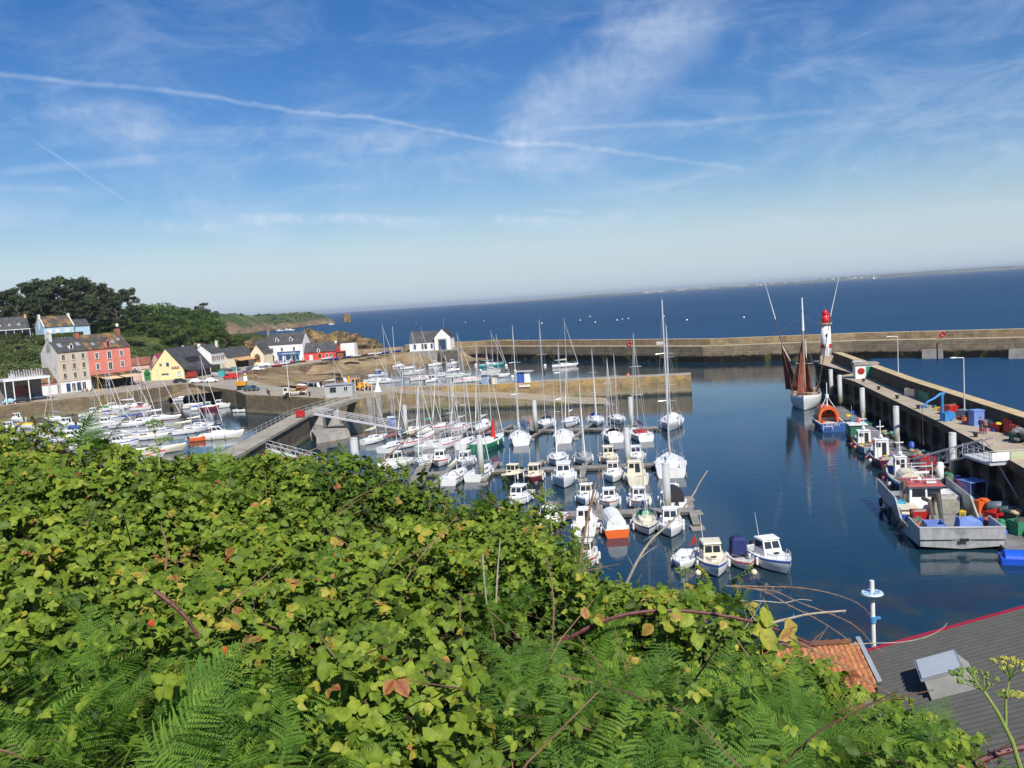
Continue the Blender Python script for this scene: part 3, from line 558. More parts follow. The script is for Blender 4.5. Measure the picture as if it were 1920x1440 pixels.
def window(par,u,z,w,h,y=0.0,face='f',W=0,D=0,frame=None,fr=.09,label=None,nm='window',mull=True,surround=None,sill=True,pm=None):
    frame=frame or FRAME
    def P(a,o,zz):      # along, outward, up
        return {'f':(u+a,-o,zz),'l':(-o,u+a,zz),'r':(W+o,u+a,zz)}[face]
    def bx(b,a0,a1,o0,o1,z0,z1,m=0):
        p=P(a0,o0,z0); q=P(a1,o1,z1); b.bx(min(p[0],q[0]),max(p[0],q[0]),min(p[1],q[1]),max(p[1],q[1]),z0,z1,m)
    b=MB(); w2,h2=w/2,h/2
    bx(b,-w2-fr,-w2,.01,.09,z-h2-fr,z+h2+fr); bx(b,w2,w2+fr,.01,.09,z-h2-fr,z+h2+fr); bx(b,-w2,w2,.01,.09,z+h2,z+h2+fr); bx(b,-w2,w2,.01,.09,z-h2-fr,z-h2)
    if mull: bx(b,-.035,.035,.05,.08,z-h2,z+h2)
    o=b.build(nm,frame,par)
    b=MB(); bx(b,-w2,w2,.012,.045,z-h2,z+h2); b.build('pane',pm or PANE,o)
    if surround:
        b=MB(); bx(b,-w2-fr-.22,-w2-fr-.004,.006,.06,z-h2-.3,z+h2+.3); bx(b,w2+fr+.004,w2+fr+.22,.006,.06,z-h2-.3,z+h2+.3); bx(b,-w2-fr,w2+fr,.006,.06,z+h2+fr+.003,z+h2+.3); b.build('surround',surround,o)
    if sill: b=MB(); bx(b,-w2-.25,w2+.25,.006,.16,z-h2-fr-.14,z-h2-fr-.003); b.build('sill',surround or SURR,o)
    return o
def house(name,label,FL,FR,depth,eave,ridge,axis='x',wm=None,rm=None,z0=4.6,gm=None,chim=(),over=.3,cat='house',hip=False,capl=None):
    FL=Vector((FL[0],FL[1],z0)); FR=Vector((FR[0],FR[1],z0)); d=FR-FL; W=d.length; rz=math.atan2(d.y,d.x)
    t=thing(name,label,cat,FL,rz); D=depth; b=MB()
    b.prism([(0,0),(W,0),(W,D),(0,D)],-1.5,eave)
    if axis=='x':
        for x0,x1 in ((0,.25),(W-.25,W)): b.loft([[(x0,0,eave),(x0,D/2,ridge),(x0,D,eave)],[(x1,0,eave),(x1,D/2,ridge),(x1,D,eave)]],1 if gm else 0,True,True)
    else:
        for y0,y1 in ((0,.25),(D-.25,D)): b.loft([[(0,y0,eave),(W/2,y0,ridge),(W,y0,eave)],[(0,y1,eave),(W/2,y1,ridge),(W,y1,eave)]],1 if gm else 0,True,True)
    if gm:
        b.bx(-.02,.0,0,D,-1,eave,1)
    b.build('wall',[wm,gm or wm],t)
    k=over; th=.14; rf=MB()
    if axis=='x':
        s=(ridge-eave)/(D/2); e=.05
        rf.quad((-e,-k,eave-k*s+th),(W+e,-k,eave-k*s+th),(W+e,D/2,ridge+th),(-e,D/2,ridge+th),0,th); rf.quad((W+e,D+k,eave-k*s+th),(-e,D+k,eave-k*s+th),(-e,D/2,ridge+th),(W+e,D/2,ridge+th),0,th)
    else:
        s=(ridge-eave)/(W/2); e=.12
        rf.quad((W+k,-e,eave-k*s+th),(W+k,D+e,eave-k*s+th),(W/2,D+e,ridge+th),(W/2,-e,ridge+th),0,th); rf.quad((-k,D+e,eave-k*s+th),(-k,-e,eave-k*s+th),(W/2,-e,ridge+th),(W/2,D+e,ridge+th),0,th)
    r_=rf.build('roof',rm,t)
    for c in chim:
        x,y,h,w_,dd,mt=c; b=MB(); b.bx(x-w_/2,x+w_/2,y-dd/2,y+dd/2,eave-1,ridge+h); o=b.build('chimney',mt,r_)
    t['W']=W; return t,W,r_
def pots(r_,x,y,z):
    b=MB()
    for k in (-.35,0,.35): b.cyl((x,y+k,z),(x,y+k,z+.5),.13,.11,8)
    b.build('chimney_pot',TERRA,r_)
def dormer(r_,x,D,eave,ridge,t,w,h,wm,y=.6,rm=None):
    s=(ridge-eave)/(D/2); zb=eave+t*(ridge-eave); yb=t*D/2; b=MB(); dz=h/s if s else 2
    b.bx(x-w/2,x+w/2,yb,yb+h/s+.3,zb-.2,zb+h); b.loft([[(x-w/2,yb,zb+h),(x,yb,zb+h+w*.5),(x+w/2,yb,zb+h)],[(x-w/2,yb+h/s,zb+h),(x,yb+h/s+w*.3,zb+h+w*.5),(x+w/2,yb+h/s,zb+h)]],0,True,True)
    o=b.build('dormer',wm,r_); b=MB(); b.bx(x-w*.27,x+w*.27,yb-.06,yb-.01,zb+.25,zb+h); b.build('dormer_pane',PANE,o)
    b=MB(); k=.15; b.quad((x-w/2-k,yb-k,zb+h-.1),(x,yb-k,zb+h+w*.5+.1),(x,yb+h/s+.8,zb+h+w*.5+.1),(x-w/2-k,yb+h/s+.4,zb+h-.1),0,.07); b.quad((x,yb-k,zb+h+w*.5+.1),(x+w/2+k,yb-k,zb+h-.1),(x+w/2+k,yb+h/s+.4,zb+h-.1),(x,yb+h/s+.8,zb+h+w*.5+.1),0,.07); b.build('dormer_roof',rm or SLATE,o)
def skylight(r_,x,D,eave,ridge,t,w=.9,h=1.2):
    s=(ridge-eave)/(D/2); n=Vector((0,-s,1)).normalized(); y=t*D/2; z=eave+t*(ridge-eave); b=MB(); u_=Vector((0,1,s)).normalized()*h/2; a=Vector((x,y,z+.14)); X=Vector((w/2,0,0))
    b.quad(a-X-u_+n*.06,a+X-u_+n*.06,a+X+u_+n*.06,a-X+u_+n*.06,0,.08); b.build('skylight',M('skylight_glass',(.30,.34,.38),.1,.1,.5),r_)
# beige four-storey house
cA=Vector((-135.1,265.1)); cB=Vector((-129.9,273.4)); cC=Vector((-122.6,287.0))
t,W,rf=house('apartment_house','tall beige four storey house with three rows of windows and a weathered gable',cA,cB,8.6,12.4,16.5,'x',WB,SLATE,gm=WG,chim=((.45,4.3,1.6,.9,2.2,WG),(W if False else 9.4,4.3,1.2,.8,1.6,BRICK)))
pots(rf,.45,4.3,18.1)
for z in (5.1,7.9,10.7):
    for u in (1.8,5.0,8.1): window(t,u,z,.85,1.55,surround=None,frame=SURR)
for u in (2.2,8.0): skylight(rf,u,8.6,12.4,16.5,.45,1.3,1.5)
dormer(rf,5.0,8.6,12.4,16.5,.12,1.3,1.5,WW)
b=MB(); b.bx(-.02,W+.02,-.16,-.004,-.2,3.55); b.build('shop_wall',WW,t)
b=MB(); b.bx(0,W,-.35,-.17,3.5,3.8); b.build('cornice',SURR,t)
for i,u in enumerate((2.3,4.0,5.7,7.4)): window(t,u,1.55,1.1,2.3,frame=FRAME if i%2 else BLUEP,sill=False,y=0).location=(0,-.17,0)
# coral house
t,W,rf=house('coral_house','bright coral four storey house with a central dormer and cafe terrace below',cB+Vector((.03,.05)),cC,8.6,12.5,16.9,'x',WP,SLATEO,chim=((W+5.0 if False else 14.6,4.3,1.3,.8,1.8,BRICK),))
for z in (10.3,6.9):
    for u in (3.0,12.0): window(t,u,z,.95,1.7,surround=SURR)
    window(t,7.5,z-.15,1.2,2.2,surround=SURR,mull=True)
for u,tt in ((3.0,.3),(10.2,.35),(13.0,.5)): skylight(rf,u,8.6,12.5,16.9,tt,1.1,1.1)
dormer(rf,7.5,8.6,12.5,16.9,.02,1.7,2.0,WP)
b=MB(); b.bx(.1,W-.1,-.14,-.004,-.1,4.1); b.build('ground_floor',DKIN,t)
b=MB(); b.hexa([(.3,-3.2,3.5),(W+1.5,-3.2,3.5),(W+1.5,-.15,4.2),(.3,-.15,4.2)],[(.3,-3.2,3.65),(W+1.5,-3.2,3.65),(W+1.5,-.15,4.45),(.3,-.15,4.45)]); b.build('terrace_roof',SLATEO,t)
for u0,u1,nm in ((1.2,6.8,0),(7.8,13.6,0)):
    b=MB(); b.hexa([(u0,-6.2,2.9),(u1,-6.2,2.9),(u1,-3.25,3.45),(u0,-3.25,3.45)],[(u0,-6.2,3.0),(u1,-6.2,3.0),(u1,-3.25,3.6),(u0,-3.25,3.6)]); b.build('awning',CANV,t)
b=MB()
for u in (1.2,6.8,7.8,13.6): b.cyl((u,-6.1,-.05),(u,-6.1,2.95),.06,n=6)
b.build('awning_post',BLACK,t)
b=MB(); b.tube([(14.6,4.3,18.2),(14.6,4.3,19.4)],.05,5); b.build('aerial_mast',STEEL,t); b=MB(); b.ball((14.6,3.9,19.3),.6,10,sy=.35); b.build('satellite_dish',WHITE,t)
# low building and white canopy by the left edge
t,W,rf=house('low_house','low white building with a steep brown roof beside the beige house',(-141.2,254.6),(-135.6,264.2),7.5,3.9,7.9,'x',WW,SLATEO,chim=())
skylight(rf,5.5,7.5,3.9,7.9,.6,.8,.9); b=MB(); b.bx(3.6,5.2,-.06,-.005,0,2.3); b.build('door',M('grey_door',(.22,.23,.25),.6),t); b=MB(); b.bx(.0,W,-.05,-.004,2.9,3.7); b.build('brick_band',M('brick_band',(.45,.20,.17),.8,.15,1),t)
p=at(28,757,4.6); q=at(88,750,4.6); d=q-p; cp=thing('terrace_canopy','tall white canopy with figures along its edge over a restaurant terrace','canopy',p,math.atan2(d.y,d.x)); WL=d.length+1.5
b=MB(); b.bx(-2.2,WL,0,8,6.1,6.7); b.build('roof',WHITE,cp); b=MB()
for x in (-1.9,.2,4,WL-.4): b.bx(x-.12,x+.12,.1,.34,0,6.098)
b.build('post',WHITE,cp); b=MB(); b.bx(-2,WL-.2,7.6,7.9,0,6.09); b.build('back_wall',M('taupe_wall',(.22,.19,.17),.9),cp)
b=MB()
for k in range(14):
    x=-.6+k*(WL/15); h=1.2+.8*abs(math.sin(k*1.9)); b.box((x,.3,6.7+h/2),(.42,.12,h),top=.35); b.ball((x,.3,6.7+h+.15),.2,6)
b.build('cut_out_figure',LGREY,cp); b=MB(); b.bx(2,6.5,7.3,7.55,1.5,4.2); b.build('mural_panel',M('mural',(.22,.06,.05),.8,.5,.4),cp)
p=at(8,748,4.6); um=thing('sunshade','tan cloth sunshade at the left edge of the quay','parasol',(p.x-1,p.y-6,4.6)); b=MB(); b.box((0,0,3.1),(5.5,4.2,.1),.4,top=.9); b.build('cloth',CANV,um); b=MB(); b.cyl((0,0,0),(0,0,3.05),.05); b.build('pole',STEEL,um)
# small houses between coral and yellow
t,W,rf=house('small_house','small pink house with a rusty red tiled roof right of the coral house',(-131.5,305),(-124.8,306.5),7,5.2,7.6,'x',WPK,REDTILE)
window(t,2,3.6,.8,1.2)
t,W,rf=house('small_house','narrow magenta gabled house squeezed behind the yellow house',(-127.2,314),(-123.4,312.5),6,5.6,8.3,'y',WPK,M('magenta_roof',(.25,.035,.08),.7,.15,1))
t,W,rf=house('garage','small pale yellow flat garage with a green arched door',(-125.0,299.5),(-121.2,299.2),5,3.8,3.9,'x',WCR,CONC,over=.15,cat='garage')
b=MB(); b.bx(1.0,3.2,-.08,-.005,0,2.6); b.cyl((2.1,-.08,2.6),(2.1,-.005,2.6),1.1,n=16); b.build('door',GRND,t)
# yellow gabled house
t,W,rf=house('yellow_house','large yellow gabled house with a dark slate roof and shops below',(-121.0,298.2),(-109.6,296.6),19,3.6,10.4,'y',WY,SLATE,chim=((5.7,12,.5,.7,.7,M('grey_cap',(.4,.4,.4))),))
window(t,3.6,5.1,.8,1.0,sill=False,frame=FRAME); window(t,6.1,5.1,.8,1.1,sill=False,frame=BLUEP); window(t,4.9,1.9,2.6,.55,sill=False)
b=MB(); b.bx(7.3,10.1,-.12,-.005,3.5,4.3); s_=b.build('shop_sign',M('sign_maroon',(.35,.08,.07),.6),t); marks(t,WHITE,8.7,-.125,3.9,8,.42)
b=MB(); b.bx(9.2,10.6,-.07,-.005,.8,2.6); b.build('poster',M('poster_pale',(.55,.60,.66),.6,.3,1.2),t)
b=MB(); b.bx(W+.005,W+.2,.6,18.5,0,2.9); b.build('shopfront',M('red_shopfront',(.20,.05,.04),.6,.5,.5),t)
b=MB(); b.hexa([(W-.2,0,3.2),(W+2.9,0,2.4),(W+2.9,19,2.4),(W-.2,19,3.2)],[(W-.2,0,3.75),(W+2.9,0,2.6),(W+2.9,19,2.6),(W-.2,19,3.75)]); b.build('lean_to_roof',SLATE,t)
b=MB(); b.bx(W/2+1.9,W/2+4.6,6,13.5,4.6,6.9); o=b.build('roof_terrace_wall',DKIN,rf); b=MB(); b.bx(W/2+4.605,W/2+4.75,6.3,13.2,4.7,6.4); b.build('terrace_glazing',PANE,o)
# white shuttered house
t,W,rf=house('shuttered_house','white two storey house with red brown shutters and a hedge at its door',(-117.6,328.5),(-110.3,327.4),10.5,6.9,9.9,'y',WW,SLATE,chim=((.5,5,.5,1.0,.8,WW),(5.2,9.5,1.2,.8,.8,WCR)))
for z in (4.9,1.7):
    for u in (1.8,5.2,8.6):
        w_=window(t,u,z,.8,1.5 if z>3 else 1.6,face='r',W=W,surround=None); b=MB()
        for s in (-1,1): b.bx(W+.05,W+.12,u+s*.95-.3,u+s*.95+.3,z-.8,z+.8)
        b.build('shutter',SHUT if z>3 else WCR,w_)
window(t,3.6,6.6,.5,.7)
# low cafe row
t,W,rf=house('low_cafe','long low cream cafe with a slate roof and orange canopy',(-108.4,339.5),(-102.6,355.5),7,4.3,7.7,'x',WCR,SLATE)
b=MB(); b.hexa([(4,-3.4,2.6),(14,-3.4,2.6),(14,-.05,3.4),(4,-.05,3.4)],[(4,-3.4,2.75),(14,-3.4,2.75),(14,-.05,3.6),(4,-.05,3.6)]); b.build('canopy',M('ochre_canopy',(.55,.32,.14),.8),t); b=MB(); b.bx(5,13,-.09,-.005,0,2.4); b.build('shopfront',DKIN,t)
t,W,rf=house('gabled_annex','cream gabled annex with an arched window beside the white cafe',(-103.0,352.3),(-97.6,351.2),8,4.6,8.1,'y',WCR,SLATE)
b=MB(); b.bx(1.6,4.0,-.08,-.005,1.2,3.2); b.cyl((2.8,-.08,3.2),(2.8,-.005,3.2),1.2,n=16); b.build('arched_window',M('brown_glass',(.20,.12,.07),.3,.3,.8),t)
t,W,rf=house('back_house','slate roofed house with salmon dormer behind the cream annex',(-105,364),(-99.4,362.5),6,5.6,9.6,'x',WPK,SLATE); dormer(rf,3.9,6,5.6,9.6,.1,1.5,1.2,WPK)
# Cafe
t,W,rf=house('harbour_cafe','white two storey cafe with a blue shopfront and two white dormers',(-100.4,364.0),(-84.3,361.6),9,7.3,11.6,'x',WW,SLATE,cat='cafe',chim=((.35,4.5,1.6,.7,1.4,M('stone_chimney',(.30,.24,.18),.9,.2,1)),(15.9,4.5,.5,.5,1.0,BRICK)))
for u in (3.2,7.4,12.6): window(t,u,5.1,.85,1.5,frame=FRAME,surround=None)
for u in (5.2,11.2): dormer(rf,u,9,7.3,11.6,.2,1.35,1.5,WW)
b=MB(); b.bx(5.6,15.0,-.5,-.005,2.9,3.9); b.build('fascia',BLUEP,t); b=MB(); b.bx(5.4,15.2,-.7,-.02,3.9,4.15); b.build('cornice',M('deep_blue_trim',(.03,.06,.25),.5),t)
text('Café de la Jetée',.95,WHITE,t,(10.3,-.53,3.42),(PI/2,0,0))
for u in (5.7,7.1,8.3,11.2,12.9,14.3): b=MB(); b.bx(u,u+.25,-.3,-.01,0,2.895); b.build('pilaster',BLUEP,t)
for u,w_ in ((6.5,.9),(9.9,1.9),(13.7,.8)): window(t,u,1.6,w_,1.9,sill=False,frame=BLUEP)
b=MB(); b.bx(11.6,12.7,-.06,-.005,0,2.5); b.build('door',DKIN,t)
b=MB(); b.loft([[(2.4+1.5*math.cos(a),-.03,2.1+1.5*math.sin(a)) for a in np.linspace(0,PI,9)],[(2.4+1.5*math.cos(a),-1.3,1.9+.9*math.sin(a)) for a in np.linspace(0,PI,9)]],0,False); b.build('awning',M('navy_awning',(.03,.035,.09),.8),t); b=MB(); b.bx(1.1,3.7,-.05,-.005,0,2.1); b.build('archway',DKIN,t)
def terrace(loc,label,col,n,seed):
    g=thing('cafe_table_set',label,'tables',loc,.1); r=random.Random(seed)
    for k in range(n):
        x=k*1.9+r.uniform(-.2,.2); y=r.uniform(-.8,.5); b=MB(); b.cyl((x,y,.7),(x,y,.74),.4,n=10); b.cyl((x,y,0),(x,y,.7),.04,n=5); b.build('table',WHITE,g)
        for s in (-1,1): b=MB(); b.box((x+s*.65,y,.44),(.42,.42,.05)); b.box((x+s*.85,y,.7),(.05,.42,.5)); b.box((x+s*.65,y,.2),(.36,.36,.4),top=.9); b.build('chair',col,g)
terrace((-98.5,360.4,4.6),'white tables with blue chairs in front of the white cafe',BLUE,7,1); terrace((-129.5,267.5,4.6),'tables with dark chairs in front of the beige house',BROWNM,2,2)
# red building
t,W,rf=house('red_building','low red building with a slate roof and one white dormer',(-83.9,361.8),(-70.8,361.4),7,3.3,6.8,'x',WR,SLATE,chim=((12.7,3.5,.4,.7,1.6,WW),))
dormer(rf,6.0,7,3.3,6.8,-.05,1.2,1.2,WW); b=MB(); b.bx(2.0,3.4,-.06,-.005,0,2.1); b.build('door',WW,t); window(t,6.3,1.5,1.1,1.7,frame=YEL,mull=False,sill=False); window(t,9.2,1.6,1.0,1.3); window(t,10.9,1.6,1.0,1.3)
b=MB(); b.bx(0,12.9,-.09,-.006,2.75,3.1); b.build('fascia',RED,t)
t,W,rf=house('snack_kiosk','dark red open fronted kiosk at the end of the red building',(-70.6,360.6),(-67.4,360.4),3,2.6,2.9,'x',DKIN,RED,cat='kiosk'); b=MB(); b.bx(.3,2.9,-.07,-.005,.2,2.2); b.build('hatch',M('hatch_wood',(.25,.10,.05),.7),t)
t,W,rf=house('white_annex','plain white block house right behind the red building',(-70.7,371),(-64.8,370.5),5,5.2,5.4,'x',WW,WW,cat='house',over=.0)
# boathouse
t,W,rf=house('boathouse','white lifeboat house with slate roof on the breakwater',(-42.4,376.5),(-30.9,375.2),8,3.7,8.1,'x',WW,SLATE,z0=4.7,cat='boathouse')
for u in (2.3,5.6,7.0,9.6): window(t,u,1.8,.7 if u!=7 else 1.0,1.9,sill=False,frame=M('blue_frame',(.06,.12,.25),.5))
b=MB(); y0=-1.6
b.prism([(11.2,y0),(18.0,y0),(18.0,8),(11.2,8)],-1.5,5.2); b.loft([[(11.2,y0,5.2),(14.6,y0,8.7),(18,y0,5.2)],[(11.2,8,5.2),(14.6,8,8.7),(18,8,5.2)]],0,True,True); b.build('hall_wall',WW,t)
b=MB(); b.quad((14.6,y0-.1,8.85),(10.9,y0-.1,5.05),(10.9,8.1,5.05),(14.6,8.1,8.85),0,.12); b.quad((18.3,y0-.1,5.05),(14.6,y0-.1,8.85),(14.6,8.1,8.85),(18.3,8.1,5.05),0,.12); b.build('hall_roof',SLATE,t)
b=MB(); b.bx(12.7,16.4,y0-.15,y0-.01,0,4.7); o=b.build('door_surround',M('grey_stone_trim',(.35,.35,.34),.8),t); b=MB(); b.bx(13.1,16.0,y0-.22,y0-.16,0,4.3); b.build('door',M('dark_blue_door',(.03,.06,.11),.4),o)
b=MB(); b.tube([(15.3,y0+.4,8.6),(15.7,y0+.4,13.5)],.05,5); b.build('flagpole',STEEL,t)
b=MB(); b.prism([(-.5,-2.2),(22,-4.2),(21,3),(-.5,8)],-5,-.02); b.build('platform',CONCG,t)
b=MB(); b.hexa([(14,-9,-5.4),(19,-16,-5.4),(24,-14,-5.4),(20,-5,-5)],[(12.5,-3.2,-.4),(19,-15.5,-4.9),(24,-13.5,-4.9),(21,-4,-.3)]); b.build('launch_ramp',M('launch_ramp_dark',(.08,.07,.05),.9,.3,.6),t)
# hill houses
t,W,rf=house('hill_house','cream slate roofed house high on the hill at the left edge',(-201.5,344),(-188.5,349),8,3.2,7.6,'x',WY,SLATE,z0=22.2,chim=((.4,4,.9,.8,1.3,WCR),(13.4,4,.9,.8,1.3,M('orange_chimney',(.6,.32,.12),.8))))
for u in (4.6,8.0,11.2): dormer(rf,u,8,3.2,7.6,.22,1.0,.7,WW)
b=MB(); b.bx(4,15.5,-3,-.02,2.6,2.85); o=b.build('veranda_roof',WHITE,t); b=MB()
for u in (4.2,7,9.8,12.6,15.2): b.bx(u,u+.15,-2.9,-2.75,-.5,2.6)
b.build('veranda_post',WHITE,o); b=MB(); b.bx(4.2,15,-.4,-.03,0,2.5); b.build('glazing',PANE,o)
t,W,rf=house('hill_house','pale blue cottage with white gable copings on the hill',(-187.4,359.5),(-179.6,368.6),8.2,3.3,7.6,'x',WLB,SLATEO,z0=21.9,chim=((.25,4.1,.9,.7,1.2,WW),(11.9,4.1,.9,.7,1.2,WW)))
for u in (2.2,5.4,9.2): window(t,u,1.6,1.7,1.5,frame=FRAME,pm=WW,sill=False)
for xx in (-.05,W-.25):
    b=MB(); 
    for s in (0,1):
        y_0,y_1=(-.3,4.1) if s==0 else (8.5,4.1); b.hexa([(xx,y_0,3.2),(xx+.35,y_0,3.2),(xx+.35,y_1,7.7),(xx,y_1,7.7)],[(xx,y_0,3.55),(xx+.35,y_0,3.55),(xx+.35,y_1,8.05),(xx,y_1,8.05)])
    b.build('gable_coping',WW,rf)
t,W,rf=house('hill_annex','small blue slate roofed annex right of the pale blue cottage',(-179.3,369.2),(-175.4,373.6),6,3,5.6,'x',WLB,SLATE,z0=21.9)
# grey cabin on the quay
t,W,rf=house('harbour_cabin','flat grey cabin with two white windows on the quay edge',(-41.8,196.6),(-35.6,196.3),3.2,2.7,2.75,'x',M('cabin_grey',(.42,.43,.42),.7,.06,1),M('cabin_roof',(.36,.38,.40),.7),over=.25,cat='cabin')
window(t,1.9,1.7,1.2,.95,frame=M('dark_frame',(.08,.08,.09)),sill=False); window(t,4.8,1.8,.85,.95,sill=False)
# jetty kiosks
def kiosk(px,py,w_,label,c1,c2,h=2.5):
    p=at(px,py,4.4); t=thing('ticket_kiosk',label,'kiosk',(p.x,p.y+1.2,4.4),-.2); b=MB(); b.bx(0,w_*.55,0,1.6,0,h,0); b.bx(w_*.55+.01,w_,.02,1.6,0,h,1); b.build('cabin_wall',[c1,c2],t); b=MB(); b.box((w_*.6,.7,h+.12),(w_+.9,2.3,.14),0); b.build('roof',LGREY,t)
KB=M('kiosk_blue',(.03,.11,.42),.5,.1,1); kiosk(971,719,2.9,'bright blue and white kiosk on the stone jetty',KB,WHITE); kiosk(903,721,2.4,'faded blue and white kiosk left of the bright one',M('kiosk_faded_blue',(.22,.34,.50),.6),LGREY,2.1); kiosk(922,721,1.4,'small pale grey cabin beside the faded blue kiosk',CREAM,LGREY,2.0)
p=at(984,722,4.2); t=thing('banner','white banner with red lettering hung on the jetty wall','banner',(p.x,203.2,3.7),-.2); b=MB(); b.box((0,0,0),(2.5,.06,.5)); b.build('cloth',WHITE,t); marks(t,RED,0,-.035,0,9,.28)
# lighthouse
p=Vector((70.6,197.2,5.0)); t=thing('lighthouse','small white lighthouse with a red lantern at the end of the pier','lighthouse',p,-.25); t.scale=(.88,.88,.89)
b=MB(); b.box((0,0,.9),(3.4,3.6,1.8),top=.97); b.build('base',M('granite_base',(.42,.33,.24),.9,.15,1,dirt=.3),t)
b=MB(); b.cyl((0,0,1.8),(0,0,9.3),1.32,1.12,20); b.build('tower',WHITE,t,True)
b=MB(); b.cyl((0,0,3.7),(0,0,4.7),1.36,1.34,20); b.build('red_band',RED,t); b=MB(); b.bx(-.5,.5,-1.5,-1.1,1.8,4.9); o=b.build('door_frame',WHITE,t); b=MB(); b.bx(-.3,.3,-1.53,-1.505,1.8,4.2); b.build('door',LGREY,o)
b=MB(); b.bx(-.14,.14,-1.33,-1.1,6.6,7.3); b.build('window',PANE,t)
b=MB(); b.cyl((0,0,9.3),(0,0,9.75),1.25,1.62,20); b.cyl((0,0,9.75),(0,0,9.95),1.62,n=20); b.build('gallery',M('granite_gallery',(.45,.40,.32),.8),t)
b=MB()
for k in range(14): a=2*PI*k/14; b.cyl((1.5*math.cos(a),1.5*math.sin(a),9.95),(1.5*math.cos(a),1.5*math.sin(a),10.9),.03,n=4)
b.tube([(1.5*math.cos(a),1.5*math.sin(a),10.9) for a in np.linspace(0,2*PI,17)],.03,4); b.build('gallery_rail',RED,t)
LR=M('lantern_red',(.70,.02,.02),.35,.06,1)
b=MB(); b.cyl((0,0,9.95),(0,0,12.1),.90,.88,16); b.cyl((0,0,12.1),(0,0,12.3),1.0,1.0,16); b.cyl((0,0,12.3),(0,0,13.25),.95,.16,16); b.ball((0,0,13.35),.15,8); b.build('lantern',LR,t,True)
t=thing('lifebuoy','orange red lifebuoy leaning at the foot of the lighthouse','lifebuoy',(72.9,194.6,5.9),.9); b=MB(); b.tube([(.75*math.cos(a),0,.9*math.sin(a)) for a in np.linspace(0,2*PI,13)],.22,6); b.build('ring',ORANGE,t)
# pier kiosk with lifebuoy sign
p=at(1608,712,5.0); t=thing('pier_kiosk','white pier shelter with a red emblem and a green door','kiosk',(63.0,161.5,5),-.18)
b=MB(); b.bx(0,3.9,0,2.4,0,2.5); b.build('cabin_wall',WHITE,t); b=MB(); b.bx(-.2,4.1,-.2,2.6,2.5,2.85); b.build('roof',CONC,t); b=MB(); b.bx(1.9,3.0,-.08,-.005,.0,2.2); b.build('door',M('kiosk_green',(.02,.30,.20),.5),t)
b=MB(); b.ball((1.0,-.08,1.4),.62,14,sy=.12,sz=.95); b.build('emblem',RED,t)
b=MB(); b.box((.6,1.4,3.1),(1.6,1,.3)); b.build('roof_hatch',LGREY,t)
def lamp(name,label,loc,h,arm,rz,mt=LGREY,base_=True):
    t=thing(name,label,'lamp post',loc,rz); b=MB(); b.cyl((0,0,0),(0,0,h),.09,.06,8); b.build('pole',mt,t)
    if arm: b=MB(); b.tube([(0,0,h),(-arm,0,h+.12)],.05,6); b.box((-arm-.25,0,h+.14),(.8,.28,.12)); b.build('lamp_head',WHITE,t)
    if base_: b=MB(); b.box((0,0,.35),(.5,.5,.7)); b.build('base',CONC,t)
    return t
lamp('street_lamp','lamp post with a bent head over the pier gear, nearer the camera',(55.7,108.5,5.0),7.8,1.4,.3); lamp('street_lamp','slim lamp post behind the white pier shelter',(64.3,146.5,5.0),8.3,1.6,.3)
b=MB(); b.box((0,0,.6),(1.8,.5,1.2)); tag(b.build('concrete_block',CONC),'pale notched concrete block at the foot of the far pier lamp','concrete block').location=(64.2,144.8,5)
for px,py,yt,l in ((447,731,685,'white flagpole beside the amber tipper on the quay'),(543,744,680,'white flagpole at the quay edge beside the flatbed truck'),(270,634,592,'')):
    if l: p=at(px,py,4.6); lamp('flagpole',l,p,(py-yt)*p.y/1660,0,0,WHITE,False)['category']='flagpole'
p=atd(272,640,392); lamp('street_lamp','tall white floodlight pole on the green bank above the houses',(p.x,p.y,p.z-1),9.6,0,0,LGREY,False); p=at(741,680,2.5); lamp('harbour_beacon','thin white beacon pole with a crosspiece standing on the beach',(p.x,p.y,1.5),15,0,0,WHITE,False)
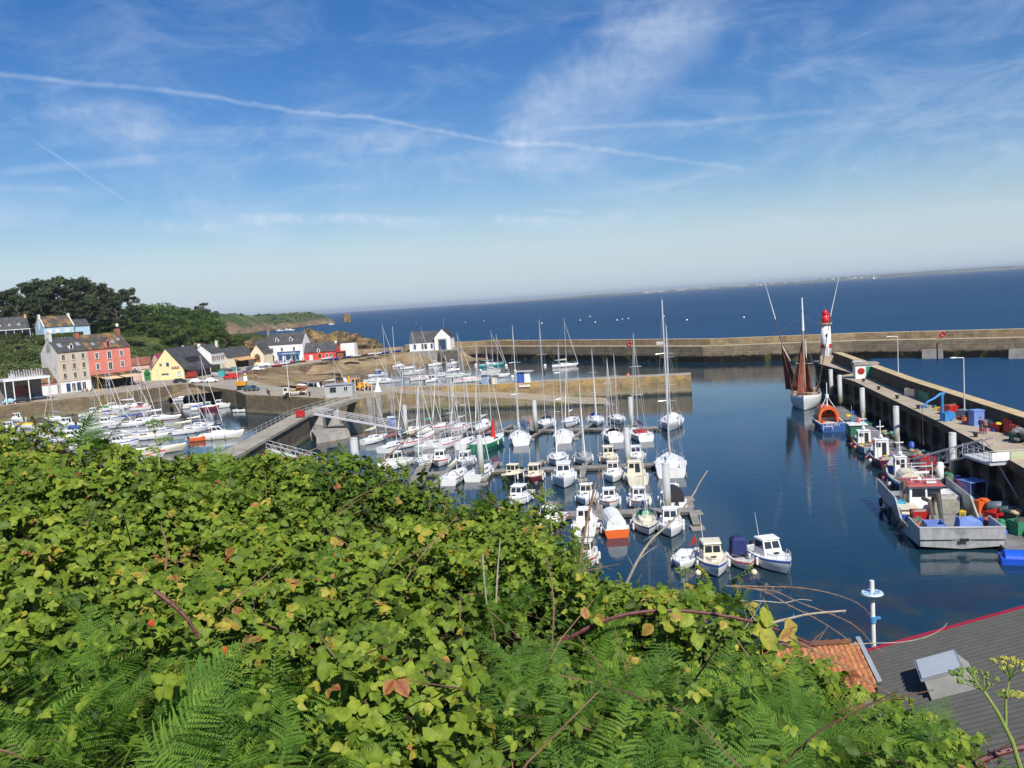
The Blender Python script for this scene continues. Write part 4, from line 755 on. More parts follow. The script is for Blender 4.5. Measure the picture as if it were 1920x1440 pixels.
# ================================================================ VEHICLES
TYRE=BLACK
def car(label,px,py,ang,col,L_=4.2,Wd=1.75,Hh=1.45,kind='hatch',z=4.6,grp='cars parked along the quay',name='parked_car',cat='car'):
    p=at(px,py,z); t=thing(name,label,cat,(p.x,p.y,z),ang,grp); b=MB(); l=L_/2; w=Wd/2
    if kind=='van': prof=[(-l,.35),(-l,.9),(-l+.1,Hh-.05),(l*.45,Hh),(l*.72,1.15),(l*.97,.95),(l,.35)]; g0,g1=(-l+.3,l*.5)
    else: prof=[(-l,.4),(-l+.03,.85),(-l+.35,.92),(-l+.75,Hh),(l*.12,Hh),(l*.48,.92),(l*.95,.75),(l,.38)]
    up_=[(x,y) for x,y in prof]; 
    if kind=='van': rg=[[(x,-w*(.9 if z_>1 else 1),z_) for x,z_ in prof],[(x,w*(.9 if z_>1 else 1),z_) for x,z_ in prof]]
    else: rg=[[(x,-w*(.78 if z_>1.0 else 1),z_) for x,z_ in prof],[(x,w*(.78 if z_>1.0 else 1),z_) for x,z_ in prof]]
    b.loft(rg,0,True,True); b.build('body',col,t)
    b=MB()
    if kind=='van': 
        for s in (-1,1): b.bx(l*.05,l*.55,s*w*.93-.02*(s<0),s*w*.93+.02*(s>0),1.1,Hh-.2)
        b.quad((l*.47,-w*.8,Hh-.08),(l*.47,w*.8,Hh-.08),(l*.74,w*.85,1.17),(l*.74,-w*.85,1.17),0,.03)
    else:
        for s in (-1,1): b.hexa([(-l+.5,s*w*.95,.93),(l*.42,s*w*.95,.93),(l*.42,s*w*.5,.93),(-l+.5,s*w*.5,.93)],[(-l+.85,s*w*.80,Hh-.07),(l*.1,s*w*.80,Hh-.07),(l*.1,s*w*.5,Hh-.07),(-l+.85,s*w*.5,Hh-.07)])
        b.quad((l*.14,-w*.72,Hh-.02),(l*.14,w*.72,Hh-.02),(l*.5,w*.85,.93),(l*.5,-w*.85,.93),0,.04); b.quad((-l+.38,-w*.8,.95),(-l+.38,w*.8,.95),(-l+.72,w*.7,Hh-.04),(-l+.72,-w*.7,Hh-.04),0,.04)
    b.build('window',GLASS,t)
    for sx_ in (-1,1):
        for sy_ in (-1,1): b=MB(); b.cyl((sx_*l*.62,sy_*(w-.1),.32),(sx_*l*.62,sy_*(w+.03),.32),.32,n=10); b.build('wheel',TYRE,t)
    for sy_ in (-1,1): b=MB(); b.box((l*.955,sy_*w*.7,.66),(.12,.35,.14)); b.build('headlight',LGREY,t)
    return t
CW=M('car_white',(.75,.76,.76),.25,.03,1,spec=.7); CD=M('car_dark',(.03,.032,.036),.25,.2,1,spec=.7); CS=M('car_silver',(.40,.42,.44),.3,.05,1,metal=.5); CB=M('car_blue_grey',(.10,.14,.19),.3,.1,1,metal=.3); CR=M('car_red',(.55,.03,.02),.3,.08,1); CT=M('car_teal',(.06,.20,.24),.3,.1,1)
for a in ((
 'dark brown hatchback by the quay edge below the yellow house',338,718,.0,CD),('white estate car parked left of the white hatchback',371,718,.05,CW,4.6),('small white hatchback facing away beside the white estate',397,717,.3,CW,3.8),
 ('silver car partly behind the turquoise container',407,706,.1,CS),('grey blue saloon facing the camera beside the amber tipper',472,733,-.35,CB,4.4),('dark car parked before the low cafe',424,697,.2,CD),('teal car parked right of the dark car by the hedge',441,695,.0,CT),
 ('dark blue car parked nearest the sand wall',473,694,-.1,CB),('white car nearest the beach wall',485,695,-.1,CW),('silver car beside the big white van',493,689,.2,CS),('white car farthest along the beach quay',504,687,.1,CW),
 ('pale blue car at the left end of the quay',20,757,.7,LBLUE),('black car parked under the tan sunshade',42,755,.7,CD),('dark blue car parked under the white canopy',74,749,.8,CB)): car(*a)
car('large white van parked before the gabled annex',482,684,.1,CW,5.8,2.1,2.5,'van',name='parked_van',cat='van'); car('bright red van beside the turquoise container',433,711,2.9,CR,4.8,1.9,1.9,'van',name='parked_van',cat='van')
car('red delivery van in front of the yellow house shops',356,709,2.8,M('dull_red',(.36,.04,.03),.4),4.6,1.9,2.3,'van',name='parked_van',cat='van')
p=at(417,708,4.6); b=MB(); b.box((0,0,1.1),(1.7,1.5,2.2)); b.box((0,0,2.24),(1.8,1.6,.12)); o=b.build('storage_box',TEAL); o.location=p; tag(o,'turquoise box container standing between silver car and red van','container')
def wheels(t,pts,r,w=.3,m=BLACK,hub=None):
    for x,y in pts:
        b=MB(); b.cyl((x,y-w/2,r),(x,y+w/2,r),r,n=14); o=b.build('wheel',m,t)
        if hub: b=MB(); b.cyl((x,y-w/2-.04,r),(x,y+w/2+.04,r),r*.5,n=10); b.build('hub',hub,o)
# backhoe loader
p=at(673,733,4.5); DG=M('digger_yellow',(.80,.36,.02),.45,.1,1.5,dirt=.2); t=thing('backhoe_loader','yellow backhoe loader with raised rear arm on the quay corner','digger',(p.x,p.y,4.6),-.12)
wheels(t,[(-1.0,-1.0),(-1.0,1.0)],.78,.5,BLACK,DG); wheels(t,[(1.35,-.95),(1.35,.95)],.52,.35,BLACK,DG)
b=MB(); b.bx(-1.6,1.9,-.55,.55,.7,1.25); b.hexa([(.1,-.5,1.25),(2.0,-.45,1.25),(2.0,.45,1.25),(.1,.5,1.25)],[(.1,-.5,1.9),(1.9,-.4,1.7),(1.9,.4,1.7),(.1,.5,1.9)]); b.build('chassis',DG,t)
b=MB(); b.box((-.7,0,2.0),(1.5,1.3,1.5),top=.92); b.build('cab',GLASS,t); b=MB(); b.box((-.7,0,2.82),(1.7,1.5,.14)); [b.cyl((-.7+sx_*.72,sy_*.62,1.25),(-.7+sx_*.66,sy_*.58,2.76),.05,n=5) for sx_ in (-1,1) for sy_ in (-1,1)]; b.build('cab_frame',DG,t)
b=MB(); b.tube([(.9,-.6,1.9),(2.1,-.6,1.5),(2.9,-.6,.7)],.13,6); b.tube([(.9,.6,1.9),(2.1,.6,1.5),(2.9,.6,.7)],.13,6); b.build('loader_arm',DG,t); b=MB(); b.hexa([(2.8,-1.1,.15),(3.5,-1.1,.1),(3.5,1.1,.1),(2.8,1.1,.15)],[(2.8,-1.1,.95),(3.0,-1.1,.95),(3.0,1.1,.95),(2.8,1.1,.95)]); b.build('bucket',BROWNM,t)
b=MB(); b.tube([(-1.7,0,1.0),(-2.3,0,2.2),(-2.2,0,3.6)],[.24,.22,.18],6); b.tube([(-2.2,0,3.6),(-2.7,0,2.4),(-2.6,0,1.4)],[.18,.15,.13],6); b.build('backhoe_boom',DG,t); b=MB(); b.hexa([(-2.9,-.35,.7),(-2.3,-.35,.7),(-2.3,.35,.7),(-2.9,.35,.7)],[(-2.75,-.3,1.4),(-2.4,-.3,1.4),(-2.4,.3,1.4),(-2.75,.3,1.4)]); b.build('rear_bucket',BROWNM,t)
# flatbed truck with net load
p=at(553,742,4.6); t=thing('flatbed_truck','cream flatbed truck loaded with rusty nets near the flagpole','truck',(p.x,p.y+.5,4.6),.02)
wheels(t,[(-1.7,-.95),(-1.7,.95),(1.6,-.95),(1.6,.95)],.45,.3); b=MB(); b.box((-2.0,0,1.35),(1.2,2.0,1.5),top=.9); b.build('cab',CREAM,t); b=MB(); b.box((-2.0,-.0,1.65),(.7,2.02,.6)); b.build('window',GLASS,t); b=MB(); b.bx(-1.3,2.8,-1,1,.75,1.0); b.build('load_bed',CREAM,t)
b=MB(); r=random.Random(3)
for k in range(26): b.ball((r.uniform(.2,2.5),r.uniform(-.8,.8),1.1+r.uniform(0,.9)),r.uniform(.25,.5),6,sz=.7)
b.build('net_load',M('rusty_net',(.30,.10,.05),.9,.4,3),t); b=MB(); [b.ball((r.uniform(-1.1,.2),r.uniform(-.8,.8),1.1+r.uniform(0,.5)),r.uniform(.2,.35),6,sz=.7) for k in range(9)]; b.build('rope_load',M('tan_rope',(.50,.34,.16),.9,.3,3),t)
p=at(454,731,4.6); t=thing('tipper_trailer','amber skip tipper beside the grey blue saloon','tipper',(p.x,p.y,4.6),.05); wheels(t,[(-.8,-.7),(.9,-.7),(-.8,.7),(.9,.7)],.4,.25); b=MB(); b.hexa([(-1.1,-.7,1.2),(1.1,-.7,1.2),(1.1,.7,1.2),(-1.1,.7,1.2)],[(-1.5,-.95,2.2),(1.4,-.95,2.2),(1.4,.95,2.2),(-1.5,.95,2.2)]); b.build('skip',DG,t); b=MB(); b.bx(-1.2,1.3,-.5,.5,.5,1.15); b.build('chassis',BLACK,t)
# small quay props
for px,py,l in ((502,738,'short dark bollard near the flagpole'),(505,741,'squat bollard at the quay edge'),(581,743,'black bollard right of the truck')):
    p=at(px,py,4.6); b=MB(); b.cyl((0,0,0),(0,0,.9),.2,.16,8); b.cyl((0,0,.9),(0,0,1.05),.3,n=8); o=b.build('bollard',BLACK); o.location=p; tag(o,l,'bollard',None)
p=at(461,716,4.6); t=thing('play_stand','colourful tall stand with a white figure near the sand','stand',p); b=MB(); b.box((0,0,.9),(1.0,.6,1.8)); b.build('panel',WHITE,t); b=MB(); b.ball((0,0,2.3),.5,8); b.build('top_ball',YEL,t); b=MB(); b.box((0,0,2.95),(1.3,.7,.7)); b.build('canopy_top',M('purple_cloth',(.15,.04,.25),.8),t)
for px,yb,yt,l in ((650,733,706,'nearest the grey cabin'),(667,734,711,'in front of the digger cab'),(684,733,711,'in front of the digger wheel'),(697,733,711,'by the digger bucket')):
    p=at(px,yb,4.6); b=MB(); b.cyl((0,0,0),(0,0,(yb-yt)*p.y/1660),.09,n=6); o=b.build('white_post',WHITE); o.location=p; tag(o,'short white post '+l,'post','white posts on the quay corner')
p=at(709,735,4.5); b=MB(); b.hexa([(-.7,-.1,0),(.7,-.1,0),(.7,.1,0),(-.7,.1,0)],[(-.05,-.05,2.6),(.15,-.05,2.6),(.15,.05,2.6),(-.05,.05,2.6)]); b.box((0,0,.15),(1.7,.9,.3)); o=b.build('small_sail_dinghy',WHITE); o.location=p; tag(o,'tiny white sailing dinghy with sail up right of the digger','dinghy')
# ================================================================ PEOPLE
SKIN=M('skin',(.50,.28,.18),.6,.05,2); HAIR=M('dark_hair',(.05,.03,.02),.8,.2,3)
def person(label,loc,rz,shirt,legs,h=1.74,pose='stand',grp=None):
    t=thing('person',label,'person',loc,rz,grp); s=h/1.74
    if pose=='sit': J=[(0,0,.95),(0,.02,1.15),(0,.03,1.42),(0,.0,1.52),(0,-.02,1.64),(.1,-.25,.92),(.1,-.45,.9),(.1,-.48,.5),(.1,-.6,.46),(-.1,-.25,.92),(-.1,-.45,.9),(-.1,-.48,.5),(-.1,-.6,.46),(.2,.02,1.4),(.26,-.1,1.15),(.15,-.35,1.05),(-.2,.02,1.4),(-.26,-.1,1.15),(-.15,-.35,1.05)]
    else:
        k=.14 if pose=='walk' else 0; J=[(0,0,.95),(0,.0,1.18),(0,.01,1.42),(0,0,1.52),(0,-.02,1.66),(.1,-k*.4,.9),(.11,-k,.5),(.12,-k*.6,.09),(.13,-.14-k*.6,.04),(-.1,k*.4,.9),(-.11,k*.3,.5),(-.12,k*1.3,.09),(-.13,-.14+k*1.3,.04),(.2,.01,1.42),(.27,.04,1.14),(.28,-.1,.9),(-.2,.01,1.42),(-.27,.04,1.14),(-.26,-.12,.9)]
    E=[(0,1),(1,2),(2,3),(3,4),(0,5),(5,6),(6,7),(7,8),(0,9),(9,10),(10,11),(11,12),(2,13),(13,14),(14,15),(2,16),(16,17),(17,18)]
    RD=[.16,.145,.16,.06,.105,.095,.07,.05,.045,.095,.07,.05,.045,.07,.05,.035,.07,.05,.035]
    me=bpy.data.meshes.new('body'); me.from_pydata([(x*s,y*s,z*s) for x,y,z in J],E,[]); o=bpy.data.objects.new('body',me); COL.objects.link(o)
    o.modifiers.new('s','SKIN'); 
    if not me.skin_vertices: 
        pass
    sk=me.skin_vertices[0].data if me.skin_vertices else None
    if sk:
        for i,r_ in enumerate(RD): sk[i].radius=(r_*s,r_*s)
        sk[0].use_root=True
    o.modifiers.new('u','SUBSURF').levels=1
    dg=bpy.context.evaluated_depsgraph_get(); m2=bpy.data.meshes.new_from_object(o.evaluated_get(dg)); bpy.data.objects.remove(o)
    for x in (SKIN,shirt,legs,BLACK):  m2.materials.append(x)
    if len(m2.materials)>4: m2.materials.pop(index=0)
    for f in m2.polygons:
        z=f.center.z/s; x=abs(f.center.x)/s; f.use_smooth=True
        f.material_index=0 if z>1.5 or (z<1.0 and x>.22) else 1 if z>(.98) else 2 if z>.12 else 3
    o=bpy.data.objects.new('body',m2); COL.objects.link(o); o.parent=t
    b=MB(); b.ball((0,.015*s,1.70*s),.105*s,8,sz=.9); b.build('hair',HAIR,o); return t
JEAN=M('dark_jeans',(.03,.05,.10),.8,.2,3); NVY=M('navy_top',(.02,.02,.05),.8,.2,3); SAL=M('salmon_top',(.62,.16,.12),.8,.1,3); ORT=M('orange_top',(.80,.20,.08),.8,.1,3); TANT=M('tan_top',(.45,.38,.30),.8,.1,3)
person('person in a dark top standing left of the pair on the pier',at(1839,812,5)+Vector((0,0,.0)),.3,NVY,JEAN,1.8,grp='people on the pier'); person('person with pinkish top standing right of the pair on the pier',at(1847,814,5),-.9,M('mauve_top',(.30,.14,.16),.8),JEAN,1.78,grp='people on the pier')
person('person in a salmon top walking on the far marina pontoon',at(991,801,.45)+Vector((0,.3,0)),1.2,SAL,NVY,1.78,'walk'); person('bare shouldered person in orange sitting at the jetty edge',(26.6,201.2,3.65),.3,ORT,ORT,1.74,'sit')
for px,py,l,c_ in ((268,729,'person in dark clothes walking before the coral house',NVY),(274,728,'person in brown standing right of the walker by the coral house',BROWNM),(480,711,'small figure in pink walking by the sand',SAL),(520,682,'person in red outside the blue shopfront',RED),(545,680,'person in white among the cafe tables',WHITE),(568,678,'person in a red top at the right end of the cafe',RED),(1022,706,'angler in dark clothes on the stone jetty',NVY)):
    person(l,at(px,py,4.6 if px<900 else 4.4),random.uniform(0,6),c_,JEAN)
# ================================================================ BOATS  (local frame: +Y is the bow, z=0 waterline)
def hull_f(L_,B,tr=.8,tm=.42,p=2.3):
    def hb(t): 
        if t<tm: return B/2*(tr+(1-tr)*(1-((tm-t)/tm)**2))
        return B/2*max(0,1-((t-tm)/(1-tm))**p)
    return hb
def hull(par,L_,B,F,mat,tr=.8,tm=.42,p=2.3,sheer=.3,rake=.08,stern_rake=.0,stripe=None,boot=None,rail=None,n=15,V=.35):
    hb=hull_f(L_,B,tr,tm,p); rings=[]; sh=lambda t:F*(1+sheer*max(0,(t-.3)/.7)**2)
    for i in range(n):
        t=i/(n-1); y=-L_/2+L_*t; w=max(hb(t),.02); z=sh(t); wl=w*(1-.12-.45*max(0,(t-.5)/.5)**2); k=rake*L_*t**5; yb=y-k-stern_rake*(1-t)**6*L_*.0
        ys=y+(-stern_rake*(1-t)**8)
        row=lambda zz,ww,yy:[(-ww,yy,zz)]
        P=[(w*.97,ys,z-.0),(w,ys,z),(w*.995,y,z*.82),(w*.97,y-k*.3,z*.5),(wl,yb+0,.12),(wl*.93,yb,.0),(wl*.55,yb,-V),(0,yb,-V*1.3)]
        P=P+[(-a,b,c) for a,b,c in P[::-1][1:]]; rings.append(P)
    b=MB(); b.loft(rings)
    nn=len(rings[0]); 
    for i in range(len(b.f)):
        j=i%(nn-1); j=min(j,nn-2-j); b.m[i]={0:3,1:2 if stripe else 0,2:0,3:0,4:1,5:1,6:1}.get(j,0)
    b.add(rings[0],[tuple(range(nn))[::-1]],0)
    o=b.build('hull',[mat,boot or NAVY,stripe or mat,rail or mat],par,False); 
    for f in o.data.polygons: f.use_smooth=len(f.vertices)==4
    return hb,sh
def deck(par,L_,B,hb,sh,mat,cock=(.08,.38),cw=.7,drop=.45,floor=None,n=15,nm='deck'):
    st=sorted(set([i/(n-1) for i in range(n)]+[cock[0],cock[0]+.001,cock[1],cock[1]+.001])) if cock else [i/(n-1) for i in range(n)]
    b=MB(); rings=[]
    for t in st:
        y=-L_/2+L_*t+.01; w=max(hb(t)*.985,.02); z=sh(t)-.03; ins=cock and cock[0]<t<=cock[1]; a=w*cw; zf=z-drop if ins else z+.02
        if ins: zf=sh(cock[0])-.03-drop
        rings.append([(-w,y,z),(-a,y,z+.01),(-a*.98,y,zf),(0,y,zf+(.03 if not ins else 0)),(a*.98,y,zf),(a,y,z+.01),(w,y,z)])
    b.loft(rings,0); nn=6
    for i in range(len(b.f)):
        if i%nn in (2,3) and cock and cock[0]<=st[i//nn]<cock[1]: b.m[i]=1
    return b.build(nm,[mat,floor or DECKM],par)
def cabin(par,y0,y1,w0,w1,zb,h,mat,fs=.35,bs=.05,top=.86,roof=None,win=True,win_h=.5,nm='cabin',wz=.42,over=.08,wmat=None,back=True,rl=None):
    """box cabin y0(back)..y1(front); fs front slope length"""
    b=MB(); B_=[(-w0/2,y0,zb),(w0/2,y0,zb),(w1/2,y1,zb),(-w1/2,y1,zb)]; T=[(-w0/2*top,y0+bs,zb+h),(w0/2*top,y0+bs,zb+h),(w1/2*top,y1-fs,zb+h),(-w1/2*top,y1-fs,zb+h)]
    b.hexa(B_,T); o=b.build(nm,mat,par)
    if roof: b=MB(); q=over; b.hexa([(T[0][0]-q,T[0][1]-q-(rl or 0),zb+h+.002),(T[1][0]+q,T[1][1]-q-(rl or 0),zb+h+.002),(T[2][0]+q,T[2][1]+q*1.8,zb+h+.002),(T[3][0]-q,T[3][1]+q*1.8,zb+h+.002)],[(T[0][0],T[0][1]-(rl or 0),zb+h+.09),(T[1][0],T[1][1]-(rl or 0),zb+h+.09),(T[2][0],T[2][1]+q,zb+h+.09),(T[3][0],T[3][1]+q,zb+h+.09)]); b.build('cabin_roof',roof,par)
    if win:
        def lerp(a,c,t): return Vector(a)+(Vector(c)-Vector(a))*t
        def pane(a,bb,c,d,u0,u1,v0,v1,nm='window'):
            P=lambda u,v: lerp(lerp(a,bb,u),lerp(d,c,u),v)
            q=[P(u0,v0),P(u1,v0),P(u1,v1),P(u0,v1)]; nrm=(q[1]-q[0]).cross(q[3]-q[0]).normalized()*.015; b=MB(); b.quad(*[x+nrm for x in q],0,.01); b.build('window',wmat or GLASS,par)
        v0,v1=wz,min(wz+win_h,.93)
        pane(B_[2],B_[3],T[3],T[2],.07,.47,v0,v1); pane(B_[2],B_[3],T[3],T[2],.53,.93,v0,v1)
        n=max(1,int((y1-y0)/1.0))
        for s in (0,1):
            for k in range(n):
                u0=.06+k*(.9/n); u1=u0+.9/n-.06
                if s: pane(B_[1],B_[2],T[2],T[1],u0,u1,v0,v1)
                else: pane(B_[3],B_[0],T[0],T[3],u0,u1,v0,v1)
        if back: pane(B_[0],B_[1],T[1],T[0],.1,.42,v0,v1); pane(B_[0],B_[1],T[1],T[0],.5,.82,.06,.88)
    return o
def rail(par,L_,hb,sh,t0=.55,h=.5,n=6,nm='bow_rail',r_=.022,inset=.93,mat=None):
    b=MB(); pts=[]
    for k in range(n*2+1):
        u=k/(n*2); t=t0+(.985-t0)*(1-abs(2*u-1)); s=-1 if u<.5 else 1; 
        if abs(2*u-1)<.01: s=0
        pts.append(Vector((s*hb(t)*inset,-L_/2+L_*t,sh(t)+h)))
        if k%2==0: b.cyl(pts[-1]-Vector((0,0,h)),pts[-1],r_*.9,n=4)
    b.tube(pts,r_,5); b.build(nm,mat or STEEL,par)
def fenders(par,L_,hb,sh,ts,sides=(1,-1),mat=None):
    for s in sides:
        for t in ts: b=MB(); x=s*(hb(t)+.12); y=-L_/2+L_*t; z=sh(t); b.cyl((x,y,z-.12),(x,y,z-.62),.12,n=7); b.ball((x,y,z-.12),.11,6); b.ball((x,y,z-.62),.11,6); b.build('fender',mat or FENDER,par)
def outboard(par,x,y,z,mat=None):
    b=MB(); b.box((x,y-.22,z+.30),(.34,.5,.42),top=.8); b.box((x,y-.16,z-.15),(.14,.2,.7)); b.build('outboard_motor',mat or BLACK,par)
def antenna(par,p,h=2.2,lean=(0,-.15),r_=.022,mat=None):
    b=MB(); b.cyl(p,(p[0]+lean[0]*h,p[1]+lean[1]*h,p[2]+h),r_,r_*.6,5); b.build('antenna',mat or WHITE,par)
BN=[0]
def loc_of(px,py): return at(px,py,0)
def motorboat(label,pos_,ang,L_=6.2,B=2.4,F=.85,hm=None,dm=None,cab=True,ch=1.25,cy=(.38,.70),roof=True,canopy=None,ob=True,fend=(.3,.6),stripe=None,boot=None,aerial=True,railing=True,grp='motor boats in the harbour',cm=None,tr=.82,sheer=.35,cover=None,shelter=None,rmat=None,p=2.4,fs=.55,name='motor_boat',cat='boat',floor=None):
    pos_=at(*pos_,0) if len(pos_)==2 else Vector(pos_); t=thing(name,label,cat,(pos_.x,pos_.y,0),R(ang),grp); hm=hm or WHITE; dm=dm or WHITE; hv=sum(map(ord,label))
    if stripe is None and hm==WHITE: stripe=(None,NAVY,None,BLUE,GREY,None,RED,TEAK)[hv%8]
    if dm==WHITE and hv%5==0: dm=M('offwhite_deck',(.66,.65,.60),.5,.06,1,dirt=.2)
    hb,sh=hull(t,L_,B,F,hm,tr=tr,stripe=stripe,boot=boot,sheer=sheer,p=p,rail=None if hm in (WHITE,CREAM) else WHITE); deck(t,L_,B,hb,sh,dm,(.06,cy[0]) if not cover else None,.8,.4,floor)
    Y=lambda u:-L_/2+L_*u
    if cab:
        zb=sh(cy[0])-.03; w=2*hb((cy[0]+cy[1])/2)*.74
        cabin(t,Y(cy[0]),Y(cy[1]),w,w*.86,zb-.02,ch,cm or dm,fs=fs,roof=(rmat or dm) if roof else None,wz=.48,win_h=.4,rl=.35 if shelter else 0)
        tt=min(cy[1]+.17,.93); b=MB(); w2=2*hb(cy[1])*.62; b.hexa([(-w2/2,Y(cy[1])-.1,zb),(w2/2,Y(cy[1])-.1,zb),(w2*.22,Y(tt),sh(tt)-.02),(-w2*.22,Y(tt),sh(tt)-.02)],[(-w2*.42,Y(cy[1])-.25,zb+.42),(w2*.42,Y(cy[1])-.25,zb+.42),(w2*.15,Y(tt)-.25,zb+.22+sh(tt)-sh(cy[1])),(-w2*.15,Y(tt)-.25,zb+.22+sh(tt)-sh(cy[1]))]); b.build('foredeck_coachroof',dm,t)
        b=MB(); ty=(Y(cy[1])+Y(tt))/2-.15; b.box((0,ty,zb+.42+.02),(.42,.36,.05)); b.build('hatch',GLASS,t)
        if aerial: antenna(t,(w*.3,Y(cy[0])+.3,zb+ch+.05),2.0,(.05,-.2))
    if canopy:
        c0,c1,hh=canopy[:3]; cmx=canopy[3]; w=2*hb(.3)*.82; z0=sh(.3); rings=[[(w/2*math.cos(a),y,z0+hh*math.sin(a)**.6) for a in np.linspace(0,PI,9)] for y in (Y(c0),Y((c0+c1)/2),Y(c1))]; b=MB(); b.loft(rings,0,False,True); b.build('canopy',cmx,t)
    if cover:
        w=B*.95; rings=[]
        for u in np.linspace(.02,.97,9): k=hb(u)*.96; z=sh(u); rg=[(k*math.cos(a),Y(u),z+.45*math.sin(a)*(.4+.6*math.sin(PI*min(1,u*1.4)))) for a in np.linspace(0,PI,9)]; rings.append(rg)
        b=MB(); b.loft(rings,0,False,True); b.build('boat_cover',cover,t,True)
    if ob: outboard(t,0,Y(0),F*.7)
    if railing: rail(t,L_,hb,sh,.58,.42)
    if fend: fenders(t,L_,hb,sh,fend)
    return t,hb,sh,Y
def sailboat(label,pos_,ang,L_=8.5,B=2.8,F=.95,mast=11.,hm=None,dm=None,boom=True,sail=BLUE,jib=True,spray=None,stripe=None,boot=None,fend=(.35,.6),grp='sailing boats in the harbour',mr=.075,jm=None,spread=2,lean=0,rg=True,name='sailing_boat',cm=None,mm=None,cabw=True,boom_h=.95,tr=.62):
    pos_=at(*pos_,0) if len(pos_)==2 else Vector(pos_); t=thing(name,label,'boat',(pos_.x,pos_.y,0),R(ang),grp); hm=hm or WHITE; dm=dm or WHITE; hv=sum(map(ord,label))
    if stripe is None and hm==WHITE: stripe=(None,NAVY,BLUE,None,GREY,RED,None)[hv%7]
    if boot is None: boot=(NAVY,RED,NAVY,BLUE,BLACK)[hv%5]
    if sail is None and hv%3: sail=(WHITE,GREY,CREAM)[hv%3]
    hb,sh=hull(t,L_,B,F,hm,tr=tr,tm=.42,p=2.0,sheer=.18,rake=.10,stripe=stripe,boot=boot,V=.4); deck(t,L_,B,hb,sh,dm,(.07,.32),.6,.4)
    Y=lambda u:-L_/2+L_*u; zb=sh(.5)-.02; w=2*hb(.45)*.62
    b=MB(); rr=[]
    for u,k,hh in ((.32,.98,.46),(.45,1,.46),(.58,.9,.40),(.72,.5,.16)): ww=w*k/2; rr.append([(-ww,Y(u),zb),(-ww*.86,Y(u),zb+hh*.9),(0,Y(u),zb+hh),(ww*.86,Y(u),zb+hh*.9),(ww,Y(u),zb)])
    b.loft(rr,0,False,True); b.build('coachroof',cm or dm,t)
    if cabw:
        for s in (-1,1):
            b=MB(); q=[Vector((s*w*.495,Y(.37),zb+.12)),Vector((s*w*.485,Y(.56),zb+.12)),Vector((s*w*.455,Y(.54),zb+.30)),Vector((s*w*.465,Y(.38),zb+.30))]; n=Vector((s*.03,0,.01)); q=[x+n for x in q]; q=q if s>0 else q[::-1]; b.quad(*q,0,.02); b.build('window',GLASS,t)
    b=MB(); b.box((0,Y(.325),zb+.2),(.55,.06,.5)); b.build('companionway',TEAK,t)
    ym=Y(.56); mz=zb+.42; top=mast; b=MB(); b.cyl((0,ym,mz-.4),(0,ym-lean,top),mr,mr*.7,8)
    for k in range(spread):
        z=mz+(top-mz)*(.45 if spread==1 else (.36,.66)[k]); b.tube([(-B*.3,ym-.25,z),(0,ym,z+.05),(B*.3,ym-.25,z)],.03,5)
    b.cyl((0,ym-lean,top),(0,ym-lean,top+.5),.015,n=4); b.box((0,ym-.2,top+.05),(.05,.5,.04)); o=b.build('mast',mm or ALU,t)
    if rg:
        b=MB(); r_=.016
        b.cyl((0,Y(.99),sh(1)+.05),(0,ym,top*.97),r_,n=4); b.cyl((0,Y(.01),sh(0)),(0,ym,top*.99),r_,n=4)
        for s in (-1,1): b.tube([(s*hb(.54)*.95,ym-.2,sh(.5)),(s*B*.3,ym-.25,mz+(top-mz)*.36),(0,ym,top*.95)],r_,4); b.cyl((s*hb(.5)*.93,ym-.5,sh(.5)),(0,ym,mz+(top-mz)*.4),r_,n=4)
        b.build('rigging',WIRE,t)
    if jib: b=MB(); a=Vector((0,Y(.975),sh(1)+.4)); c=Vector((0,ym+.1,top*.93)); b.tube([a,a+(c-a)*.3,c],[.075,.065,.03],6); b.build('furled_jib',jm or WHITE,t)
    if boom:
        zz=mz+boom_h; yb=Y(.12); b=MB(); b.cyl((0,ym,zz),(0,yb,zz+.1),.05,n=6); b.build('boom',ALU,t)
        if sail: b=MB(); b.loft([[(k*math.cos(a),y,z+k*1.5*math.sin(a)) for a in np.linspace(0,2*PI,7)[:-1]] for y,z,k in ((ym-.05,zz+.55,.1),(ym-.12,zz+.3,.17),((ym+yb)/2,zz+.17,.14),(yb+.1,zz+.15,.06))],0,True,True); b.build('sail_cover',sail,t)
    if spray: b=MB(); ww=w*.5; b.loft([[(ww*math.cos(a),y,zb+.3+hh*math.sin(a)) for a in np.linspace(0,PI,8)] for y,hh in ((Y(.42),.1),(Y(.38),.55),(Y(.29),.62))],0,False); b.build('sprayhood',spray,t)
    rail(t,L_,hb,sh,.86,.5,3,'pulpit'); b=MB()
    for s in (-1,1):
        pts=[(s*hb(u)*.95,Y(u),sh(u)+.55) for u in (.03,.25,.5,.7,.88)]; b.tube(pts,.014,4); [b.cyl((x,y,z-.55),(x,y,z),.016,n=4) for x,y,z in pts]
    b.tube([(-hb(.03)*.95,Y(.03),sh(0)+.55),(hb(.03)*.95,Y(.03),sh(0)+.55)],.018,4); b.build('guard_rail',STEEL,t)
    if fend: fenders(t,L_,hb,sh,fend)
    return t,hb,sh,Y
def pxh(px,yb,yt): p=at(px,yb,0); return (yb-yt)*p.y/1660
SG='sailing boats on the marina pontoons'; MG='motor boats on the marina pontoons'
